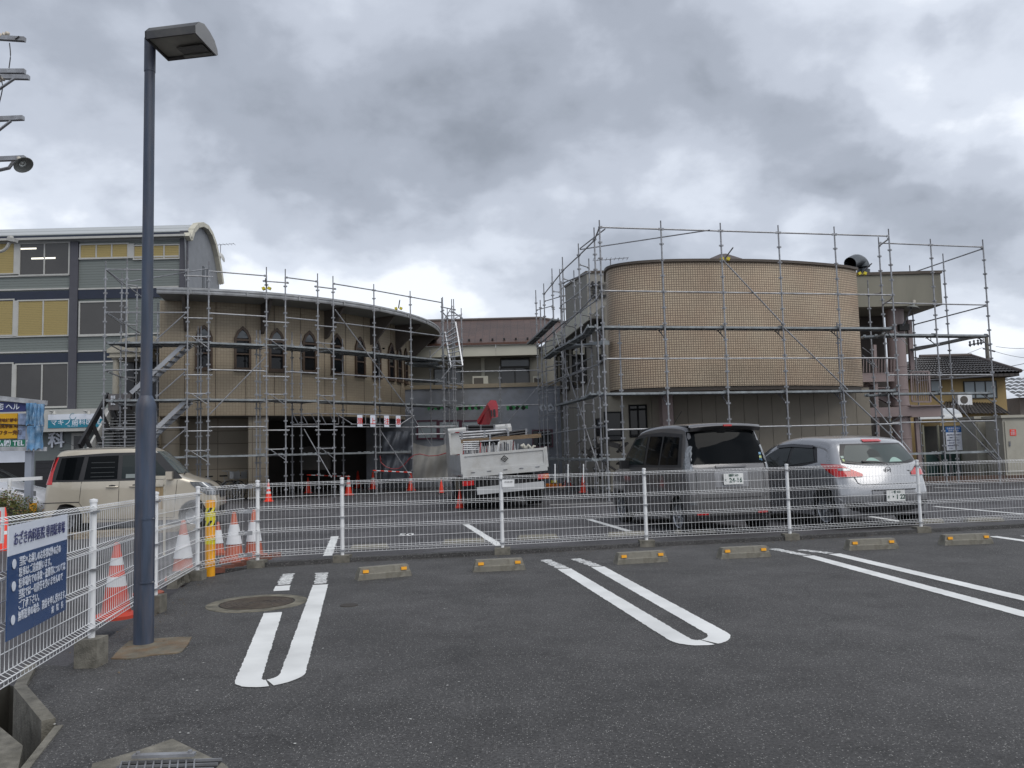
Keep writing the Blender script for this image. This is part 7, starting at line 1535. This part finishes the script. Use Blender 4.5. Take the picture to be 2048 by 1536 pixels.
# orange sleeves / sandbags by the truck
ORG = mat('bright_orange', (.75, .20, .01), .45, var=.1); T = thing('orange_barrier', 'bright orange plastic barrier lying on the ground right of the truck bumper', 'barrier', G(1107, 975, ZF)); p = G(1107, 978, ZF)
m = MB(); m.tube(p + Vector((-.28, 0, .14)), p + Vector((.30, .05, .12)), .075, 12); m.tube(p + Vector((-.22, -.1, .05)), p + Vector((.42, -.05, .05)), .05, 12); m.build('roll', ORG, T, smooth=50); m = MB(); m.cbox(p + Vector((.02, 0, .27)), .22, .1, .1); m.build('lemon_tag', LEM, T)
m = MB(); m.cbox(p + Vector((0, -.2, .03)), 1.2, .3, .06); tag(m.build('pallet', CONC2), 'low pale pallet on the ground in front of the orange barrier', 'pallet')
# big cones near the fence corner
GN = 'large cones just behind the left fence'; CO = mat('faded_orange', (.36, .095, .055), .55, var=.12, scale=5)
p = G(232, 1235); cone(p, at(222, 1085, p.y).z, 'tall red cone with white bands and a round base behind the left fence', bands=((.20, .33), (.42, .55), (.70, .80)), grp=GN, col=mat('cone_dull_red', (.50, .05, .025), .5, var=.15, scale=6, dirt=(.35, .12, .08), dscale=8, damt=.4))
cone(G(296, 1190, ZF), .58, 'red cone with a paper sleeve behind the left fence, just past the tall banded cone', grp=GN, sleeve=(.35, .7), col=CO)
for (px, py, top, lb) in ((366, 1152, 1043, 'faded cone with a white paper sleeve beside the left fence corner, left of the bollard'), (468, 1118, 1026, 'faded orange cone with a white paper sleeve behind the short fence panel'), (508, 1112, 1021, 'faded orange cone with a white paper sleeve directly behind the second front fence post'), (436, 1105, 1045, 'faded orange cone half hidden by the yellow bollard')):
    p = G(px, py + 4, ZF); cone(p, (py + 4 - top) / F * p.y, lb, grp=GN, sleeve=(.35, .75), col=CO, style='square')
p = G(6, 1100, ZF); cone(p, .70, 'bright red cone at the left edge behind the blue notice', grp=GN, bands=((.3, .45),))
q = G(-12, 1130, ZF); m = MB(); m.box(-.25, .12, -.02, .02, .3, .8, Matrix.Translation(q)); T = m.build('red_white_board', WB); tag(T, 'white board with red squares at the left edge behind the fence', 'sign')
for i in range(2):
    for j in range(2): m = MB(); m.box(-.22 + i * .17, -.08 + i * .17, -.026, -.021, .33 + j * .23, .52 + j * .23, Matrix.Translation(q)); m.build('red_square', RED, T)
# ================================================================== LEFT SIGNBOARD, BUSH, BICYCLES, STREET BITS
SY = 17.6
sb = thing('roadside_signboard', 'weathered roadside signboard with coloured property adverts and a torn blue sheet, on a grey post', 'signboard', at(62, 1000, SY))
def q_(px, py, Y=SY): return at(px, py, Y)
m = MB(); m.box(q_(53, 900).x, q_(66, 900).x, SY - .05, SY + .05, ZF, q_(60, 800).z); m.build('signpost', mat('post_grey_blue', (.30, .33, .39), .5, var=.1), sb)
m = MB(); m.bar(q_(-60, 790, SY - .06), q_(93, 806, SY - .06), .08, .10); m.bar(q_(-60, 897, SY - .06), q_(92, 898, SY - .06), .08, .09); m.build('board_frame', mat('frame_chalky', (.34, .35, .37), .8, var=.3, scale=9), sb)
def panel(nm, x0, x1, y0, y1, mt, dy=.0):
    A, B = q_(x0, y1, SY), q_(x1, y0, SY); m = MB(); m.box(A.x, B.x, SY - .04 - dy, SY - .01 - dy, A.z, B.z); return m.build(nm, mt, sb), A, B
SYL = mat('sign_yellow', (.62, .34, .01), .5, var=.1); SNV = mat('sign_navy', (.03, .04, .16), .5, var=.1); SGN = mat('sign_green', (.01, .16, .09), .5, var=.1)
o, A, B = panel('navy_panel', -60, 54, 803, 826, SNV); text('援住宅 ヘル', .15, frame((B.x - .52, SY - .05, (A.z + B.z) / 2 + .0), (1, 0, -.03)), SWH, o, bold=.02)
o, A, B = panel('yellow_panel', -60, 37, 826.5, 879, SYL); text('分譲地好評中', .085, frame((B.x - .24, SY - .05, B.z - .15), (1, 0, 0)), mat('ink_brown', (.08, .02, .01), .6), o, bold=.02); text('完成見学会 AS', .085, frame((B.x - .24, SY - .05, B.z - .28), (1, 0, 0)), mat('ink_brown', (1, 1, 1)), o, bold=.02); text('・アフター完備', .10, frame((B.x - .24, SY - .05, A.z + .12), (1, 0, 0)), mat('ink_brown', (1, 1, 1)), o, bold=.02)
panel('photo_panel', 37.5, 54, 827, 879, mat('photo_blue', (.22, .28, .42), .5, var=.5, scale=9))
o, A, B = panel('green_panel', -60, 56, 879.5, 896, SGN); text('ーム㈱ TEL 2', .15, frame((B.x - .36, SY - .05, (A.z + B.z) / 2), (1, 0, 0)), SWH, o, bold=.02)
m = MB(); m.bar(q_(-60, 845, SY - .08), q_(72, 852, SY - .08), .02, .025); m.build('tie_wire', TRIMB, sb)
SHB = mat('torn_blue_sheet', (.10, .24, .42), .6, var=.45, scale=3, dirt=(.40, .48, .56), dscale=2.5, damt=.9)
for (x0, x1, y0, y1, s) in ((54, 73, 806, 850, 0), (72, 91, 808, 852, 1), (55, 90, 851, 899, 2)):
    A, B = q_(x0, y1, SY - .1), q_(x1, y0, SY - .1); m = MB(); rows = [[Vector((A.x + (B.x - A.x) * u / 10, SY - .14 - .03 * sin(u * 1.7 + s * 2) - .02 * sin(v * 1.1 + u), A.z + (B.z - A.z) * (1 - v / 8) - .03 * sin(u * 2.1 + s) * (v == 8))) for u in range(11)] for v in range(9)]
    m.grid(rows); m.build('torn_sheet', SHB, sb, recalc=False, smooth=180)
# white guard pipe fence by the road, left
gf = thing('guard_pipe', 'white guard pipe fence in front of the white car at the left edge', 'fence', at(20, 1000, 17.0)); m = MB(); m.bar(at(-60, 964, 17.0), at(84, 956, 17.2), .05, .07); m.build('rail', WHITE, gf)
for px in (19, -40): m = MB(); a = at(px, 958, 17.05); m.tube((a.x, a.y, ZF), a, .035, 10); m.build('guard_post', WHITE, gf)
# orange base wrap on the signpost
m = MB(); a = q_(67, 1006, SY - .1); m.box(a.x - .055, a.x + .05, SY - .16, SY - .06, ZF, a.z); m.build('yellow_wrap', YELLOW, sb)
# bush: many leaf faces
random.seed(11)
bc = at(8, 1020, 14.5); bush = thing('bush', 'low rounded bush with yellow green and bronze leaves at the left edge', 'bush', (bc.x, 14.5, ZF))
LEAFS = [mat('leaf_yellow_green', (.11, .12, .022), .6, var=.3, scale=30), mat('leaf_bronze', (.14, .075, .02), .6, var=.3, scale=30), mat('leaf_green', (.035, .065, .015), .6, var=.3, scale=30)]
m = MB(); 
for k in range(9000):
    a, b = random.uniform(0, 2 * pi), random.random(); ph = math.acos(1 - b * 1.0); rr = random.uniform(.72, 1.0) * (1 + .06 * sin(a * 5) + .05 * sin(ph * 9 + a * 3)); c = Vector((bc.x + .74 * rr * sin(ph) * cos(a), 14.5 + .6 * rr * sin(ph) * sin(a), ZF + .05 + .90 * rr * cos(ph)))
    u = Vector((random.gauss(0, 1), random.gauss(0, 1), random.gauss(0, .6))).normalized(); v = u.cross(Vector((random.gauss(0, 1), random.gauss(0, 1), random.gauss(0, 1)))).normalized(); s = random.uniform(.012, .024); m.mi = random.choice((0, 0, 1, 2) if c.z > ZF + .45 else (0, 1, 2, 2)); m.add([c - u * s, c + v * s * .5, c + u * s, c - v * s * .5], [(0, 1, 2, 3)])
tag(m.build('foliage', LEAFS, bush, recalc=False), kind='stuff')
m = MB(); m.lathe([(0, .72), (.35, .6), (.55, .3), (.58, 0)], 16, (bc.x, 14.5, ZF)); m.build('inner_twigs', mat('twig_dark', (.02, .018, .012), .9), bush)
# gravel planter bed and pale kerb behind the left fence
m = MB(); a, b = at(140, 1068, 12.0), at(392, 1052, 13.2); A, B = G(140, 1078, ZF), G(392, 1058, ZF); m.bar((A.x, A.y, ZF + .05), (B.x, B.y, ZF + .05), .5, .1); struct('pebble_bed', m, mat('pebbles', (.22, .185, .14), .9, var=.5, scale=40, bump=1.0, bscale=45))
# pale sandwich board frame behind lamp, x~315
T = thing('framed_panel', 'pale wooden framed panel standing behind the fence just right of the lamp post', 'sign', G(318, 1140, ZF)); A = G(318, 1110, ZF); z1 = at(318, 955, A.y).z; PW = mat('pale_wood', (.45, .42, .35), .7, var=.15, scale=6)
m = MB(); 
for s in (-1, 1): m.cbox((A.x + s * .075, A.y, (z1 + ZF) / 2), .025, .03, z1 - ZF)
m.cbox((A.x, A.y, z1), .18, .04, .05); m.cbox((A.x, A.y, z1 - .12), .15, .03, .03); m.build('frame', PW, T); m = MB(); m.cbox((A.x, A.y + .005, z1 - .30), .125, .01, .35); m.build('infill', mat('infill_brown', (.30, .22, .12), .7, var=.3, stretch=(20, 1, 1)), T)
# bicycles
def bicycle(p, ang, lab):
    T = thing('bicycle', lab, 'bicycle', p, 'bicycles parked under the tiled building', (0, 0, ang)); FRM = mat('bicycle_silver', (.30, .31, .32), .35, metal=.6)
    for x in (-.52, .52):
        m = MB(); m.path([Vector((x + .32 * cos(k * pi / 12), 0, .33 + .32 * sin(k * pi / 12))) for k in range(25)], .014, 6, cap=False); w = m.build('wheel', TIRE, T, False); s = MB()
        for k in range(12): s.tube((x, 0, .33), (x + .31 * cos(k * pi / 6), 0, .33 + .31 * sin(k * pi / 6)), .002, 3)
        s.path([Vector((x + .30 * cos(k * pi / 10), 0, .33 + .30 * sin(k * pi / 10))) for k in range(21)], .007, 4, cap=False); s.build('spokes', ALLOY, w, False)
    m = MB()
    for a, b in (((-.52, 0, .33), (-.1, 0, .30)), ((-.1, 0, .30), (-.2, 0, .78)), ((-.1, 0, .30), (.38, 0, .72)), ((.52, 0, .33), (.36, 0, .95)), ((-.52, 0, .33), (-.18, 0, .6)), ((.38, 0, .60), (.05, 0, .36))): m.tube(a, b, .015, 6)
    m.build('frame', FRM, T, False); m = MB(); m.path([Vector((.2, -.26, 1.0)), Vector((.34, -.18, .98)), Vector((.36, 0, .95)), Vector((.34, .18, .98)), Vector((.2, .26, 1.0))], .012, 6); m.build('handlebar', FRM, T, False)
    m = MB(); m.cbox((-.22, 0, .82), .24, .14, .05); m.build('saddle', BLACK, T, False); m = MB(); m.box(.45, .75, -.16, .16, .72, .74); 
    for y in (-.16, .16): m.box(.45, .75, y - .004, y + .004, .74, .96)
    m.build('basket', FRM, T, False); return T
for i, (px, ang, lb) in enumerate(((432, .3, 'bicycle leftmost in the recess under the curved wall'), (452, -.5, 'bicycle in the middle of the recess under the curved wall'), (478, .9, 'bicycle nearest the square column under the curved wall'))): q = at(px, 960, 28.6); bicycle((q.x, 28.6 + i * .2, ZF), ang, lb)
# litter flecks on the near asphalt
random.seed(4); m = MB()
for k in range(60):
    p = G(random.uniform(100, 1000), random.uniform(1180, 1500), .006); s = random.uniform(.003, .008); a = random.uniform(0, 3); m.add([p + Vector((s * cos(a + j * 1.57), s * sin(a + j * 1.57) * random.uniform(.5, 1), random.uniform(0, .002))) for j in range(4)], [(0, 1, 2, 3)])
o = m.build('litter_flecks', mat('pale_fleck', (.5, .5, .48), .9), None, recalc=False); o['kind'] = 'stuff'; o['label'] = 'tiny pale flecks of leaf litter scattered on the near asphalt'; o['category'] = 'litter'
# air conditioners etc. resting in the drain: a pale ball
m = MB(); q = G(20, 1400, -.5); m.lathe([(0, -.05), (.035, -.035), (.05, 0), (.035, .035), (0, .05)], 12, (G(20, 1410).x, G(20, 1410).y, -.45)); tag(m.build('ball', mat('ball_grey', (.25, .25, .24), .5)), 'small grey ball lying in the dark drain at the left edge', 'ball')

# brown leaf and grit litter gathered along the kerb and the footings
random.seed(21); m = MB()
for k in range(420):
    f = random.random() ** .8; a, b = FB[1], FB[6]; q = a.lerp(b, f) if random.random() < .6 else LB[1].lerp(LB[3], random.random()); p = Vector((q.x + random.gauss(.05, .16), q.y - abs(random.gauss(.16, .10)), .006)); 
    if p.y > q.y - .10: continue
    s_ = random.uniform(.004, .013); an = random.uniform(0, 3); m.add([p + Vector((s_ * cos(an + j * 1.57), s_ * sin(an + j * 1.57) * random.uniform(.3, 1), random.uniform(0, .006))) for j in range(4)], [(0, 1, 2, 3)])
o = m.build('leaf_litter', mat('leaf_brown', (.12, .085, .045), .9, var=.5, scale=30), None, recalc=False); o['kind'] = 'stuff'; o['label'] = 'brown leaf litter and grit gathered along the kerb and fence footings'; o['category'] = 'litter'
